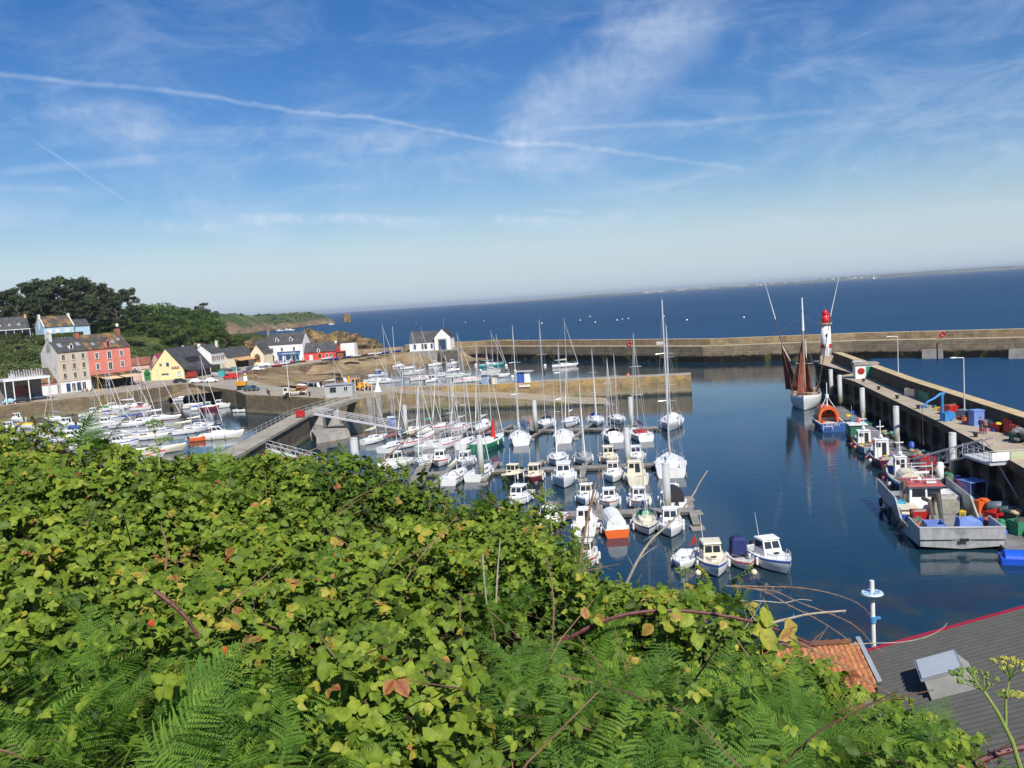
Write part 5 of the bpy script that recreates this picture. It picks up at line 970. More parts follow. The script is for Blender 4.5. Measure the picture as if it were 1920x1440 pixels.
# ---- far row, beyond pontoon 1 (bows towards the pontoon or out)
for a in (
 dict(label='grey hulled yacht with navy boom cover, left of the pair behind the far pontoon',pos_=(1024,800),ang=172,L_=9.6,B=3.1,mast=19.5,hm=LGREY,sail=NAVY,spray=NAVY,jib=False),
 dict(label='white yacht moored second from the left beyond the far pontoon',pos_=(1069,797),ang=165,L_=8.6,B=2.8,mast=11.5,sail=WHITE,spray=None),
 dict(label='white yacht with bright blue boom cover and sprayhood beyond the far pontoon',pos_=(1117,794),ang=178,L_=8.8,B=2.9,mast=13.6,sail=BLUE,spray=BLUE),
 dict(label='grey hulled yacht with furled tan sail beyond the far pontoon',pos_=(1157,792),ang=180,L_=8.2,B=2.7,mast=12.4,hm=LGREY,sail=None,jm=M('tan_sail',(.42,.25,.18),.8)),
 dict(label='tall grey ocean yacht at the right end beyond the far pontoon',pos_=(1259,801),ang=165,L_=12.0,B=3.7,F=1.35,mast=17.5,hm=LGREY,sail=None,spray=WHITE,fend=(.3,.5,.7),spread=2,mr=.1)): sailboat(grp=SG,**a)
p=at(1250,775,0); 
# ---- near side of pontoon 1
for a in (
 dict(label='white yacht with rust boom cover at the foot of the white gangway',pos_=(742,842),ang=-28,L_=8.0,B=2.8,mast=12.5,sail=M('rust_canvas',(.35,.11,.07),.8),tr=.75),
 dict(label='white cruising yacht with black sprayhood near the gangway pile',pos_=(783,832),ang=-35,L_=9.4,B=3.1,mast=15.0,sail=None,spray=BLACK),
 dict(label='grey inflatable topped yacht stern just right of the brambles',pos_=(812,840),ang=-30,L_=8.2,B=2.8,mast=11,hm=LGREY,sail=WHITE),
 dict(label='white yacht with orange horseshoe buoy on its stern',pos_=(845,835),ang=-25,L_=9.0,B=3.0,mast=14.8,sail=None,tr=.7),
 dict(label='small white yacht with brown hatch left of the green yacht',pos_=(876,836),ang=-14,L_=7.6,B=2.7,mast=16.5,sail=None,tr=.8),
 dict(label='green hulled yacht with a red sail bag on its foredeck',pos_=(921,836),ang=-22,L_=10.8,B=3.7,F=1.2,mast=16,hm=GREEN,boot=WHITE,sail=MAROON,tr=.8,mr=.09),
 dict(label='white yacht with rounded stern alone between the green yacht and the person in salmon',pos_=(975,828),ang=2,L_=9.2,B=3.3,F=1.15,mast=19.2,sail=None,tr=.85,mr=.09),
 dict(label='white yacht with crew aboard, stern on, second from left of the near side',pos_=(1057,824),ang=-3,L_=8.4,B=3.1,F=1.1,mast=16,sail=None,tr=.88),
 dict(label='white yacht with dark arch and red patches on its transom beside a pile',pos_=(1147,823),ang=4,L_=8.2,B=2.9,F=1.05,mast=13,hm=WHITE,sail=None,spray=BLACK,tr=.85),
 dict(label='classic yacht with red and white hull topsides and dark stripe',pos_=(1199,821),ang=6,L_=8.8,B=3.3,F=1.0,mast=16.8,stripe=RED,hm=WHITE,boot=NAVY,cm=RED,sail=MAROON,tr=.75)): sailboat(grp=SG,**a)
for a in (
 dict(label='white yacht beyond the far pontoon just left of the green yacht mast',pos_=(905,806),ang=165,L_=8.6,B=2.9,mast=15.5,sail=WHITE,spray=WHITE),
 dict(label='white yacht with black sprayhood beyond the far pontoon near the gangway',pos_=(830,806),ang=160,L_=9.0,B=3.0,mast=14,sail=BLACK,spray=BLACK),
 dict(label='white yacht with bow netting beyond the far pontoon, third from the gangway',pos_=(862,808),ang=160,L_=8.0,B=2.7,mast=12.4,sail=None),
 dict(label='small white yacht under the lower end of the white gangway',pos_=(704,829),ang=-35,L_=6.4,B=2.3,mast=10.0,sail=None),
 dict(label='white yacht squeezed left of the gangway pile with twin masts behind',pos_=(768,815),ang=155,L_=8.0,B=2.7,mast=12.6,sail=None,mm=M('red_mast',(.35,.12,.10),.5)),
 dict(label='white yacht with teal bag on its deck left of the small brown hatch yacht',pos_=(800,812),ang=158,L_=8.2,B=2.8,mast=13.4,sail=TEAL)): sailboat(grp=SG,**a)
t_=thing('sail_bag','upright bright red furled sail above the green yacht foredeck','sail bag',tuple(at(925,823,1.5)+Vector((0,1.5,0)))); b=MB(); b.cyl((0,0,0),(0,0,2.9),.38,.18,8); b.build('cloth',M('bright_red_cloth',(.65,.02,.02),.7),t_)
t_=thing('pontoon_hut','blue hut box with a white top at the foot of the gangway','hut',tuple(at(735,802,.45)),.1); b=MB(); b.box((0,0,1.0),(1.3,1.3,2.0)); b.build('cabin_wall',KB,t_); b=MB(); b.box((0,0,2.1),(1.5,1.5,.2)); b.build('roof',WHITE,t_)
# ---- middle row far side (pontoon 2)
sailboat('white yacht with rolled white sails and a red flag between middle boats',(1046,868),176,L_=7.6,B=2.7,mast=10.5,sail=WHITE,grp=SG)
sailboat('grey blue yacht with a round yellow buoy on its rail, bow to the camera',(1094,867),180,L_=7.4,B=2.6,mast=12.3,hm=LGREY,dm=GREY,sail=None,grp=SG)
motorboat('cream boxy wheelhouse boat left of a pile, middle pontoon far side',(1141,865),178,5.8,2.4,.8,CREAM,CREAM,ch=1.4,cy=(.35,.62),grp=MG,fs=.2,boot=BLACK)
motorboat('white fishing cruiser right of a pile on the far side of the middle pontoon',(1193,864),174,6.0,2.5,.85,cy=(.34,.62),grp=MG,fs=.3)
sailboat('big white racing yacht with a very tall mast and red bags in its cockpit',(1257,880),-9,L_=11.5,B=3.9,F=1.15,mast=22.3,sail=M('tan_cloth',(.55,.45,.34),.8),mr=.13,tr=.92,grp=SG,fend=(.5,.7),boom_h=1.1)
motorboat('white open topped boat with a square bimini among the brambles',(826,870),178,6.4,2.5,.85,cy=(.40,.64),grp=MG,shelter=1)
motorboat('white wheelhouse cruiser half behind brambles left of the far pile',(738,878),150,7.4,2.9,1.0,cy=(.36,.66),ch=1.5,grp=MG)
motorboat('grey white boat hidden behind the pile on the middle pontoon',(873,872),172,6.2,2.5,.85,LGREY,WHITE,grp=MG)
sailboat('white yacht rising behind the bramble tops with a bare pole mast',(795,872),175,L_=7.8,B=2.6,mast=12.5,sail=None,grp=SG)
# ---- middle row near side
sailboat('white yacht with blue side flash moored by the brambles',(903,893),-16,L_=7.8,B=2.9,mast=10.5,stripe=BLUE,sail=None,tr=.85,grp=SG)
sailboat('small white yacht left of the blue flashed yacht behind leaves',(856,900),-14,L_=7.6,B=2.8,mast=13.0,sail=None,tr=.85,grp=SG)
motorboat('black hulled boat with a small cream cuddy',(960,898),152,5.4,2.2,.75,M('black_hull',(.015,.016,.02),.3),CREAM,ch=1.2,cy=(.34,.55),grp=MG,fs=.15,railing=False)
motorboat('maroon hulled boat with wooden cabin door',(1002,901),171,5.6,2.3,.8,MAROON,CREAM,ch=1.35,cy=(.30,.58),grp=MG,fs=.1,ob=False,cm=CREAM,rmat=CREAM)
motorboat('large white cabin cruiser, bow to the camera, middle of the pontoon',(1058,906),176,7.6,2.9,1.15,ch=1.5,cy=(.32,.66),grp=MG,sheer=.5)
motorboat('white wheelhouse boat with rounded roof and wooden rail left of a pile',(1150,898),172,6.0,2.4,.85,ch=1.35,cy=(.30,.56),grp=MG,boot=BLACK,rmat=CREAM)
motorboat('cream flybridge boat seen from its broad stern right of a pile',(1190,900),0,6.8,2.7,1.1,CREAM,CREAM,ch=1.4,cy=(.36,.64),grp=MG,tr=.95,ob=False)
# ---- nearest pontoon, far side
motorboat('white cruiser with red patch on its roof beside the fern stems',(974,943),160,6.2,2.4,.9,grp=MG,rmat=WHITE)
motorboat('white day boat with cream top behind a dead twig',(1100,940),172,5.6,2.3,.8,cm=CREAM,grp=MG,cy=(.4,.64))
motorboat('small white cabin boat behind the orange boat on the nearest pontoon',(1143,948),174,5.4,2.25,.82,ch=1.15,grp=MG,cy=(.36,.64),boot=BLACK)
motorboat('white boat with rounded cabin roof and blue dashboard on the nearest pontoon',(1199,948),176,5.6,2.3,.85,ch=1.2,grp=MG,cy=(.34,.6),fend=(.3,.5,.7))
motorboat('white boat with a black camper canopy at the end of the nearest pontoon',(1259,947),0,6.4,2.5,.95,ch=1.4,grp=MG,cy=(.40,.62),canopy=(.12,.42,1.5,M('black_canopy',(.02,.02,.025),.7)),tr=.9)
# ---- nearest pontoon, near side
motorboat('long white open fishing boat behind dead branches, nearest row',(1098,990),-6,6.8,2.4,.85,grp=MG,cy=(.42,.62),fs=.3,floor=CREAM,tr=.9)
motorboat('orange hulled boat covered by a boxy white awning',(1150,996),2,5.4,2.4,.85,ORANGE,WHITE,cab=False,canopy=(.04,.8,1.25,M('white_awning',(.72,.74,.72),.7)),grp=MG,boot=ORANGE,tr=.97,ob=False,railing=False,aerial=False)
sailboat('cream decked yacht with a thin blue wrapped mast, nearest row',(1211,992),177,L_=6.4,B=2.5,F=.85,mast=7.6,dm=CREAM,sail=BLUE,stripe=NAVY,jib=False,spray=GREEN,grp=SG,mr=.05)
motorboat('white cabin boat with a big sloping windscreen, right end of the nearest row',(1258,996),170,5.9,2.35,.9,ch=1.35,grp=MG,cy=(.32,.62),fs=.7)
motorboat('white boat bow poking over leaves left of the nearest row',(1030,985),150,5.4,2.2,.8,grp=MG)
motorboat('white cabin boat half hidden behind dead bramble stems below the pontoons',(1096,1058),170,5.4,2.3,.85,ch=1.25,grp=MG,cy=(.34,.62))
# ---- four boats on moorings
MR='small boats moored in line in open water'
motorboat('small open white boat at the left end of the moored four',(1285,1058),158,4.7,2.0,.68,cab=False,ob=False,cover=None,grp=MR,cy=(.78,.9),floor=WHITE,fend=(.4,.6))
motorboat('cream decked cabin boat with a wide windscreen and red flag',(1336,1065),176,6.4,2.5,.9,dm=CREAM,ch=1.35,cy=(.30,.60),grp=MR,fs=.25)
motorboat('small white boat with navy console cover between two cabin boats',(1391,1058),180,4.8,2.0,.62,cab=False,ob=True,grp=MR,cy=(.7,.9),fend=(.5,))
p=at(1387,1050,0); b=MB(); b.loft([[(-.65,-.7,.5),(.65,-.7,.5),(.65,.5,.5),(-.65,.5,.5)],[(-.6,-.7,1.75),(.6,-.7,1.75),(.6,.45,1.75),(-.6,.45,1.75)],[(-.4,-.5,2.0),(.4,-.5,2.0),(.4,.3,2.0),(-.4,.3,2.0)]],0,True,True); o=b.build('console_cover',M('navy_canvas',(.015,.025,.12),.8)); o.location=(p.x,p.y+.5,0); tag(o,'navy cloth cover wrapped round the console of a moored boat','cover')
motorboat('white sports fisher with raked screen at the right end of the moored four',(1446,1060),190,6.6,2.6,.95,ch=1.35,cy=(.32,.60),grp=MR,fs=.6,fend=(.35,.55))
p=at(1437,1040,2.1); 
t_=thing('red_ensign','small red flag on a leaning stick beside the cream decked boat','flag',tuple(at(1309,1041,.9))); b=MB(); b.cyl((0,0,0),(-.15,0,1.9),.025,n=5); b.build('flagstaff',TEAK,t_); b=MB(); b.hexa([(-.12,-.01,1.2),(-.7,-.01,.8),(-.7,.01,.8),(-.12,.01,1.2)],[(-.15,-.01,1.85),(-.55,-.01,1.2),(-.55,.01,1.2),(-.15,.01,1.85)]); b.build('cloth',RED,t_)
BU=M('buoy_cream',(.66,.60,.42),.5,.08,1)
def buoy(label,px,py,r_,mat=None,grp=None):
    p=at(px,py,0); b=MB(); b.ball((0,0,r_*.45),r_,12); b.cyl((0,0,r_*1.3),(0,0,r_*1.6),r_*.15,n=6); o=b.build('mooring_buoy',mat or BU,None,True); o.location=(p.x,p.y,0); return tag(o,label,'buoy',grp)
buoy('cream mooring buoy in front of the cream decked cabin boat',1309,1077,.27); buoy('cream mooring buoy before the navy covered boat',1414,1076,.27)
for i,(px,py) in enumerate(((892,686),(901,697),(949,687),(966,697),(961,708),(1022,687),(570,713),(596,722),(646,713),(598,726),(650,716))): buoy(['white buoy left of the teal motor sailer','white buoy under the teal motor sailer','white buoy right of the teal motor sailer','white buoy left of the bright blue kiosk','white buoy between the two jetty kiosks','white buoy left of the yacht by the breakwater','white buoy beside the dark open boat','white buoy nearest the dark open boat stern','white buoy behind the grey cabin roof','pale buoy before the truck load','white buoy right of the grey cabin yacht'][i],px,py,.55,WHITE,'white mooring buoys')
# white and dark floats out at sea
r=random.Random(11)
for i,(px,py) in enumerate(((873,605),(907,602),(1016,607),(1088,601),(1116,605),(1157,601),(1167,599),(1178,598),(1245,594),(1106,594),(780,606),(730,596),(742,604),(1288,601),(1395,596))): buoy('white float bobbing on the open sea beyond the breakwater',px,py,.5+r.random()*.3,WHITE,'white floats on the open sea')
b=MB()
for k in range(420):
    x=r.uniform(840,1330); y=600+(1100-x)*.018+r.choice((-4,-1,2,5,9)); p=at(x,y,0)
    if r.random()<.85: b.ball((p.x,p.y,.1),r.uniform(.3,.5),6)
tag(b.build('mussel_floats',BLACK),'rows of dark mussel farm floats dotting the open sea','floats',kind='stuff')
# ---- yachts of the middle basin, beyond the jetty
BG='boats lying in the middle basin'
def sb(px,py,yt,label,ang=-70,L_=7.5,**k): sailboat(label,(px,py),ang,L_=L_,mast=pxh(px,py,yt),grp=BG,**k)
sb(627,727,672,'white yacht half hidden behind the grey cabin roof',-82,7.5,B=2.4,sail=None)
sb(722,718,610,'long white yacht lying behind the yellow digger bucket',-85,11,B=3.2,sail=None,boot=MAROON)
sb(706,716,657,'low white yacht behind the white digger posts',-80,8.2,B=2.6,sail=None)
sb(776,702,622,'white yacht left of the brown masted boat',-75,8.5,B=2.8,sail=WHITE)
sb(794,712,614,'white yacht with a brown wooden mast and red stripe',-70,9.0,B=2.8,sail=None,mm=M('varnished_mast',(.36,.17,.08),.5),stripe=RED)
sb(860,707,625,'green striped white yacht in the middle basin',-80,8.6,B=2.8,sail=WHITE,stripe=GREEN)
sb(828,706,650,'small white yacht between the striped yachts',-75,6.5,B=2.3,sail=None)
sb(1060,688,598,'white yacht with crew lying alone near the breakwater',-86,9.0,B=2.9,sail=M('cream_sail',(.62,.55,.40),.8))
sb(922,687,622,'teal hulled motor sailer beyond the jetty',-80,9.6,B=3.1,hm=TEAL,sail=None,spray=WHITE)
sb(933,708,628,'white yacht behind the faded blue kiosk',-82,7.8,B=2.6,sail=None)
motorboat('white motor yacht with tinted side window beyond the jetty',(880,716),-85,9.5,3.1,1.1,ch=1.2,cy=(.3,.62),grp=BG,fs=1.4,aerial=False)
motorboat('cream top motor boat between the teal sailer and kiosk',(921,700),-84,6.8,2.5,.9,rmat=CREAM,grp=BG)
motorboat('blue canopied motor boat in front of the beach',(709,706),-82,6.8,2.5,.9,cab=True,cm=BLUE,rmat=WHITE,stripe=BLUE,grp=BG,ch=1.4)
motorboat('white boat left of the dark open boat by the truck',(558,727),75,5.8,2.2,.8,cab=False,cover=WHITE,grp=BG,ob=False)
motorboat('dark open boat behind the flatbed truck',(584,722),80,6.6,2.4,.8,BLACK,GREY,cab=False,grp=BG,cy=(.8,.9))
motorboat('teal dinghy behind the truck load',(590,731),80,4.8,1.8,.6,TEAL,TEAL,cab=False,ob=False,grp=BG,cy=(.8,.9),railing=False,fend=None)
for i,(px,py,l_) in enumerate(((748,688,'small white boat nearest the wet sand'),(762,692,'small white boat second from the wet sand'),(815,686,'white launch below the boathouse platform'),(848,684,'small white launch right of the boathouse ramp'),(785,698,'white launch with low cuddy among the yachts'),(810,716,'white launch close behind the jetty'),(845,697,'small pale motor boat off the boathouse'),(905,709,'white launch left of the small grey cabin'))): motorboat(l_,(px,py),-80+i*7,5.2+.3*(i%3),2.1,.75,grp=BG,ob=True,railing=False,fend=None,aerial=False,cab=i%3!=1,cover=GREY if i%3==1 else None)
# dinghies on the slope above the beach
for i,(px,py,mt,l) in enumerate(((520,688,RED,'red upturned dinghy nearest the cafe'),(534,684,WHITE,'white dinghy by the sea wall ramp'),(545,682,RED,'red and white rowing boat on the ramp'),(556,680,TEAL,'pale green dinghy on the ramp'),(566,679,ORANGE,'orange dinghy on the ramp'),(612,675,WHITE,'cream dinghy by the red building'),(628,675,KB,'blue covered dinghy right of the red building'),(655,671,KB,'blue dinghy below the rock stack'),(668,670,CREAM,'cream dinghy right of the blue one'),(682,668,BROWNM,'brown dinghy on the sand slope'),(697,666,WHITE,'white dinghy among sand slope boats'),(710,665,WHITE,'white dinghy with mast on the sand slope'),(723,663,KB,'blue covered catamaran on the slope'),(745,660,KB,'blue covered dinghy nearest the boathouse'))):
    p=at(px,py,4.9 if px>600 else 4.65); t=thing('beached_dinghy',l,'dinghy',(p.x,p.y,p.z+.35),R(-80+13*(i%4)),'dinghies drawn up above the beach'); hb,sh=hull(t,3.9,1.5,.45,mt,tr=.8,n=9); deck(t,3.9,1.5,hb,sh,mt,None)
# ---- inner (left) basin
LG='boats crowded in the inner basin'
def sl_(px,py,yt,label,ang,L_=8.,**k): sailboat(label,(px,py),ang,L_=L_,mast=pxh(px,py,yt),grp=LG,**k)
sl_(57,775,697,'white yacht with the leftmost mast of the inner basin',60,8,sail=None)
sl_(103,790,718,'white yacht behind the tall bramble sprig',62,8.4,sail=None)
sl_(118,778,728,'small white yacht by the quay below the beige house',58,6.8,B=2.4,sail=None)
sl_(178,785,722,'white yacht below the coral house corner',-110,7.8,sail=None)
sl_(189,797,698,'white yacht with a yellow mast',-105,8.4,sail=None,mm=YEL,jm=YEL)
sl_(203,777,698,'white yacht right of the yellow mast',-110,7.6,sail=None)
sl_(210,789,690,'white yacht with blue boom cover in the crowded raft',-105,8.2,sail=BLUE)
sl_(241,800,724,'white yacht with vivid blue sail cover by the light blue one',-80,8.6,sail=BLUE)
sl_(249,765,695,'thick masted white yacht nearest the quay wall',-95,9.5,mr=.12,sail=WHITE)
sl_(267,796,668,'pale blue hulled yacht with a tall dark mast',-88,7.6,hm=LBLUE,sail=BLUE)
sl_(300,788,692,'long white yacht with bow pointing right into open water',-88,10.5,sail=WHITE)
sl_(275,824,745,'white motor sailer with a beige deck behind hogweed',-85,8.8,dm=CREAM,sail=None)
sl_(357,812,722,'white yacht left of the yellow striped cruiser',-60,7.6,sail=None)
sl_(374,803,722,'small yacht close behind the yellow striped cruiser',-70,6.4,B=2.2,sail=None)
sl_(386,806,668,'thin masted yacht beside the yellow striped cruiser',-60,7.4,B=2.4,sail=None)
sl_(145,772,725,'white yacht moored under the quay wall',62,7.4,sail=BLUE)
sl_(225,818,760,'white yacht low behind the leaves left of the white cruiser',-80,8.2,sail=None)
for a in ((70,826,64,7.4,'white motor boat in the lower left of the inner basin',WHITE,None,1),(112,812,62,6.4,'white open launch beside the pale cruiser',WHITE,GREY,0),(140,826,-82,7.8,'white cruiser just above the bracken tuft',WHITE,None,1),(172,840,-80,7.6,'white motor boat low between bramble leaves',WHITE,None,1),(200,828,-78,7,'white launch under a grey cover near the leaves',WHITE,GREY,0),(95,772,60,6,'white day boat close to the left quay steps',WHITE,None,1),(30,790,62,6.4,'white cuddy boat below the pale blue car',WHITE,None,1),(225,838,-78,7.2,'white cruiser nearest the tall hogweed head',WHITE,None,1),(238,757,-85,7.4,'white cruiser at the back of the raft by the quay wall',WHITE,None,1),(265,769,-85,5.6,'red wheelhouse fishing boat in the raft',RED,None,2),(212,770,-82,7,'white cruiser with a green cockpit cover',WHITE,GREEN,1),(180,780,-80,8.2,'white motor yacht with a long dark side window',WHITE,None,1),
  (160,812,-80,7.6,'white motor cruiser with a royal blue cover',WHITE,BLUE,1),(290,815,-86,8.6,'white motor yacht in profile with dark window strip',WHITE,None,1),(295,850,-75,10.2,'big cream white hull behind the hogweed stems',CREAM,None,0),(268,862,-70,7.6,'white hull just above the leaves nearest the camera',WHITE,None,0),
  (15,808,60,6.6,'white motor boat at the very left edge',WHITE,None,1),(48,803,65,6.2,'white boat under a golden yellow cover',WHITE,YEL,0),(22,826,70,7,'white boat below the yellow covered one',WHITE,None,1),(78,812,60,6.8,'white boat right of the yellow covered one',WHITE,None,1),(125,800,62,6.6,'white cruiser behind the bracken tuft',WHITE,None,1),
  (343,751,-95,6.0,'white wheelhouse boat by the dark drain mouth',WHITE,None,1),(360,750,-90,5.2,'brown open boat beside the white wheelhouse boat',BROWNM,None,0),(363,765,-80,5.4,'white bow first in the row below the hatchbacks',WHITE,WHITE,0),(376,769,-80,4.6,'little white and blue dinghy in the short row',WHITE,BLUE,0),(393,769,-85,5.2,'brown sided boat with white cuddy in the short row',MAROON,None,1),(413,765,-88,5.6,'white boat with a tall square cabin at the jetty end',WHITE,None,1),
  (97,828,62,7,'white boat low behind the dark bracken',WHITE,None,1),(374,827,-70,3.6,'small orange red hull below the yellow striped cruiser',ORANGE,None,0),(200,800,-80,6.8,'white cruiser tucked right of the blue covered one',WHITE,None,1)):
    px,py,an,ln,lb,hm,cv,cb=a; motorboat(lb,(px,py),an,ln,ln*.36,.8+.03*ln,hm if cb!=2 else WHITE,cm=RED if cb==2 else None,cab=bool(cb),cover=cv if not cb else None,canopy=(.08,.42,1.0,cv) if (cv and cb) else None,stripe=RED if cb==2 else None,grp=LG,fend=None,railing=ln>6,aerial=False,ob=ln<7,fs=.9 if ln>7 else .4,cy=(.34,.64))
t,hb,sh,Y=motorboat('white cabin cruiser with a yellow waterline stripe and black roof cushion',(417,822),-84,8.6,3.0,1.15,boot=YEL,ch=1.5,cy=(.30,.62),grp=LG,fs=1.3); b=MB(); b.box((0,Y(.42),2.85),(1.6,1.5,.18)); b.build('roof_cushion',NAVY,t); b=MB(); b.tube([(-.8,Y(.22),2.6),(-.8,Y(.2),3.7),(.8,Y(.2),3.7),(.8,Y(.22),2.6)],.04,5); b.build('radar_arch',WHITE,t)
t,hb,sh,Y=motorboat('white rigid inflatable with black console alone by the quay fenders',(458,772),-100,5.4,2.2,.7,cab=False,grp='',cy=(.55,.9),ob=True); b=MB(); b.box((0,-.2,1.2),(.9,.8,1.4),top=.7); b.box((0,-1.2,1.0),(.8,.6,.8)); b.build('console',BLACK,t)

o=buoy('round pink mooring buoy off the bow of the inflatable',475,771,.55,PINK)
p=at(326,748,1.6); b=MB(); b.cyl((0,0,0),(0,.6,0),1.05,n=20); o=b.build('drain_mouth',M('drain_black',(.005,.005,.005),.9)); o.location=(p.x-.4,p.y-2.2,1.6); o.rotation_euler=(0,0,-.9); tag(o,'round black drain mouth in the inner quay wall','drain')
for i,(px,yt,yb) in enumerate(((480,753,773),(494,752,770),(530,753,773),(553,753,772))):
    p=at(px,yb,0); b=MB(); b.bx(-.22,.22,-.5,.0,0,3.6); o=b.build('quay_fender',M('black_timber',(.03,.025,.02),.9)); o.location=(p.x,p.y-.2,0); o.rotation_euler=(0,0,-.3); tag(o,'black timber fender post against the inner quay wall','fender','timber fenders on the inner quay wall')
p=at(508,771,0); b=MB(); b.bx(-.3,.3,-.6,0,0,3.9); o=b.build('tide_gauge',M('gauge_blue',(.04,.09,.25),.5)); o.location=(p.x,p.y-.3,0); o.rotation_euler=(0,0,-.3); tag(o,'blue and white tide gauge board on the inner quay wall','gauge')
b=MB(); b.box((0,0,0),(1.6,.5,1.2)); o=b.build('life_ring_box',RED); p=at(563,775,5.4); o.location=p; tag(o,'red lifebuoy box at the corner of the footbridge','box')
# ---- far boats
t_=thing('distant_sailing_boat','tiny white sail far out near the mainland coast','boat',tuple(at(1639,523,0))); k=at(1639,523,0).y/1660; b=MB(); b.hexa([(-k*2,0,0),(k*3,0,0),(k*3,k,0),(-k*2,k,0)],[(-k*3,0,k),(k*4,0,k),(k*4,k,k),(-k*3,k,k)]); b.build('hull',WHITE,t_); b=MB(); b.hexa([(-k*2,0,k),(k*.8,0,k),(k*.8,.3*k,k),(-k*2,.3*k,k)],[(-k*.3,0,8*k),(0,0,8*k),(0,.3*k,8*k),(-k*.3,.3*k,8*k)]); b.build('sail',WHITE,t_)
for px,py,l in ((524,621,'white boat anchored in the bay left of the rocks'),(538,620,'small white boat in the bay, middle one'),(545,620,'small white boat in the bay, right one'),(621,609,'white motor boat passing the far headland')):
    p=at(px,py,0); motorboat(l,(p.x,p.y,0),80,12,4,1.6,grp='distant boats off the headland',railing=False,fend=None,aerial=False,ob=False,ch=2)
# ================================================================ RIGHT HAND FISHING BOATS
# ketch with rust sails
kp=at(1508,766,0); t=thing('tuna_ketch','white wooden sailing vessel with two rust red sails and long tuna poles','boat',(kp.x+2.4,kp.y+6.0,0),R(180-21))
hb,sh=hull(t,21,5.6,2.0,M('ketch_white',(.70,.72,.72),.5,.06,.6,dirt=.2),tr=.45,tm=.5,p=2.8,sheer=.45,rake=.05,rail=TEAK,V=.6,n=19); deck(t,21,5.6,hb,sh,M('pine_deck',(.42,.34,.24),.8,.15,2),(.1,.8),.93,.5,M('pine_deck2',(.38,.30,.22),.8,.15,2)); Y=lambda u:-10.5+21*u
b=MB(); b.box((0,Y(.3),2.35),(2.2,3.2,1.1),top=.9); b.build('deckhouse',WHITE,t); b=MB(); b.box((0,Y(.55),2.1),(1.6,2.0,.6),top=.9); b.build('hatch',TEAK,t)
b=MB(); b.cyl((0,Y(.62),1.6),(0,Y(.62),15),.17,.14,10); b.build('mast',M('mast_varnish',(.45,.28,.15),.5,.1,1),t); b=MB(); b.cyl((0,Y(.62),14.2),(0,Y(.62),20.4),.24,.1,10); b.build('topmast',WHITE,t)
b=MB(); b.cyl((0,Y(.2),1.6),(0,Y(.2),12.2),.14,.08,8); b.build('mizzen_mast',WHITE,t)
RS=M('rust_sailcloth',(.19,.052,.028),.85,.32,.8)
def sail(name,A,Bp,Cp,bulge,n=9,mat=None):
    A,Bp,Cp=map(Vector,(A,Bp,Cp)); nrm=(Bp-A).cross(Cp-A).normalized(); b=MB(); rows=[]
    for i in range(n+1):
        u=i/n; row=[]
        for j in range(9): v=j/8; p=A+(Bp-A)*u*(1-v)+(Cp-A)*u*v; row.append(p+nrm*bulge*math.sin(PI*v)*math.sin(PI*min(1,u*.9+.1))+nrm*.12*math.sin(v*14+u*3)*u)
        rows.append(row)
    b.loft(rows); o=b.build(name,mat or RS,t,True); m_=o.modifiers.new('s','SOLIDIFY'); m_.thickness=.05; return o
sail('mainsail',(0.2,Y(.61),12.4),(-1.5,Y(.66),2.6),(2.7,Y(.52),2.7),.7); sail('foresail',(.3,Y(.74),10.6),(-.4,Y(.78),2.5),(1.3,Y(.90),2.7),.5)
sail('mizzen_sail',(4.1,Y(.60),12.0),(1.0,Y(.52),2.6),(3.7,Y(.44),2.8),.7)
b=MB(); b.tube([(2.5,Y(.6),8.6),(4.3,Y(.61),12.3)],.075,6); b.build('gaff',WHITE,t)
for s in (-1,1):
    b=MB(); a=Vector((s*2.2,Y(.60),2.3)); c=Vector((s*6.3,Y(.62),24.0)); mdl=a+(c-a)*.66; b.tube([a,mdl],[.09,.08],6,0); b.tube([mdl,c+Vector((s*.4,0,.2))],[.085,.03],6,1); b.build('tuna_pole',[BROWNM,WHITE],t)
b=MB(); top=Vector((0,Y(.62),17.2))
for s in (-1,1):
    b.cyl(top,(s*4.4,Y(.62),14.0),.03,n=4)
    for u,zt in ((.55,17.5),(.60,15.0),(.52,14.5)): b.cyl((s*hb(u)*.95,Y(u),2.2),(0,Y(.62),zt),.022,n=4)
    b.cyl((s*hb(.22)*.95,Y(.22),2.0),(0,Y(.2),12),.022,n=4)
b.cyl((0,Y(1.0),3.0),(0,Y(.62),18.5),.03,n=4); b.cyl((0,Y(.92),2.9),(0,Y(.62),14.5),.03,n=4); b.cyl((0,Y(.2),12),(0,Y(.62),14.5),.02,n=4); b.build('rigging',M('tarred_rigging',(.16,.14,.12),.7),t)
b=MB(); b.tube([(0,Y(.98),2.7),(0,Y(1.12),3.1)],.13,6); b.build('bowsprit',TEAK,t); rail(t,21,hb,sh,.1,.55,14,'bulwark_rail',.035); b=MB(); b.tube([(-1.5,Y(.62),8),(1.5,Y(.62),8.1)],.04,4); b.build('crosstree',WHITE,t)
def at_pont(y,beam,extra=.4): return wx(y)-3.3-1.6-beam/2-extra
dirp=lambda y: -math.degrees(math.atan2(wx(y+8)-wx(y-8),16))
def fish_misc(t,pts,seed):
    r=random.Random(seed)
    for (x,y,z) in pts:
        b=MB(); b.box((0,0,.22),(.7,.5,.44),r.uniform(0,3),top=1.1); o=b.build('fish_crate',r.choice([KB,RED,GREENM,ORANGE,LGREY,YEL]),t); o.location=(x,y,z)
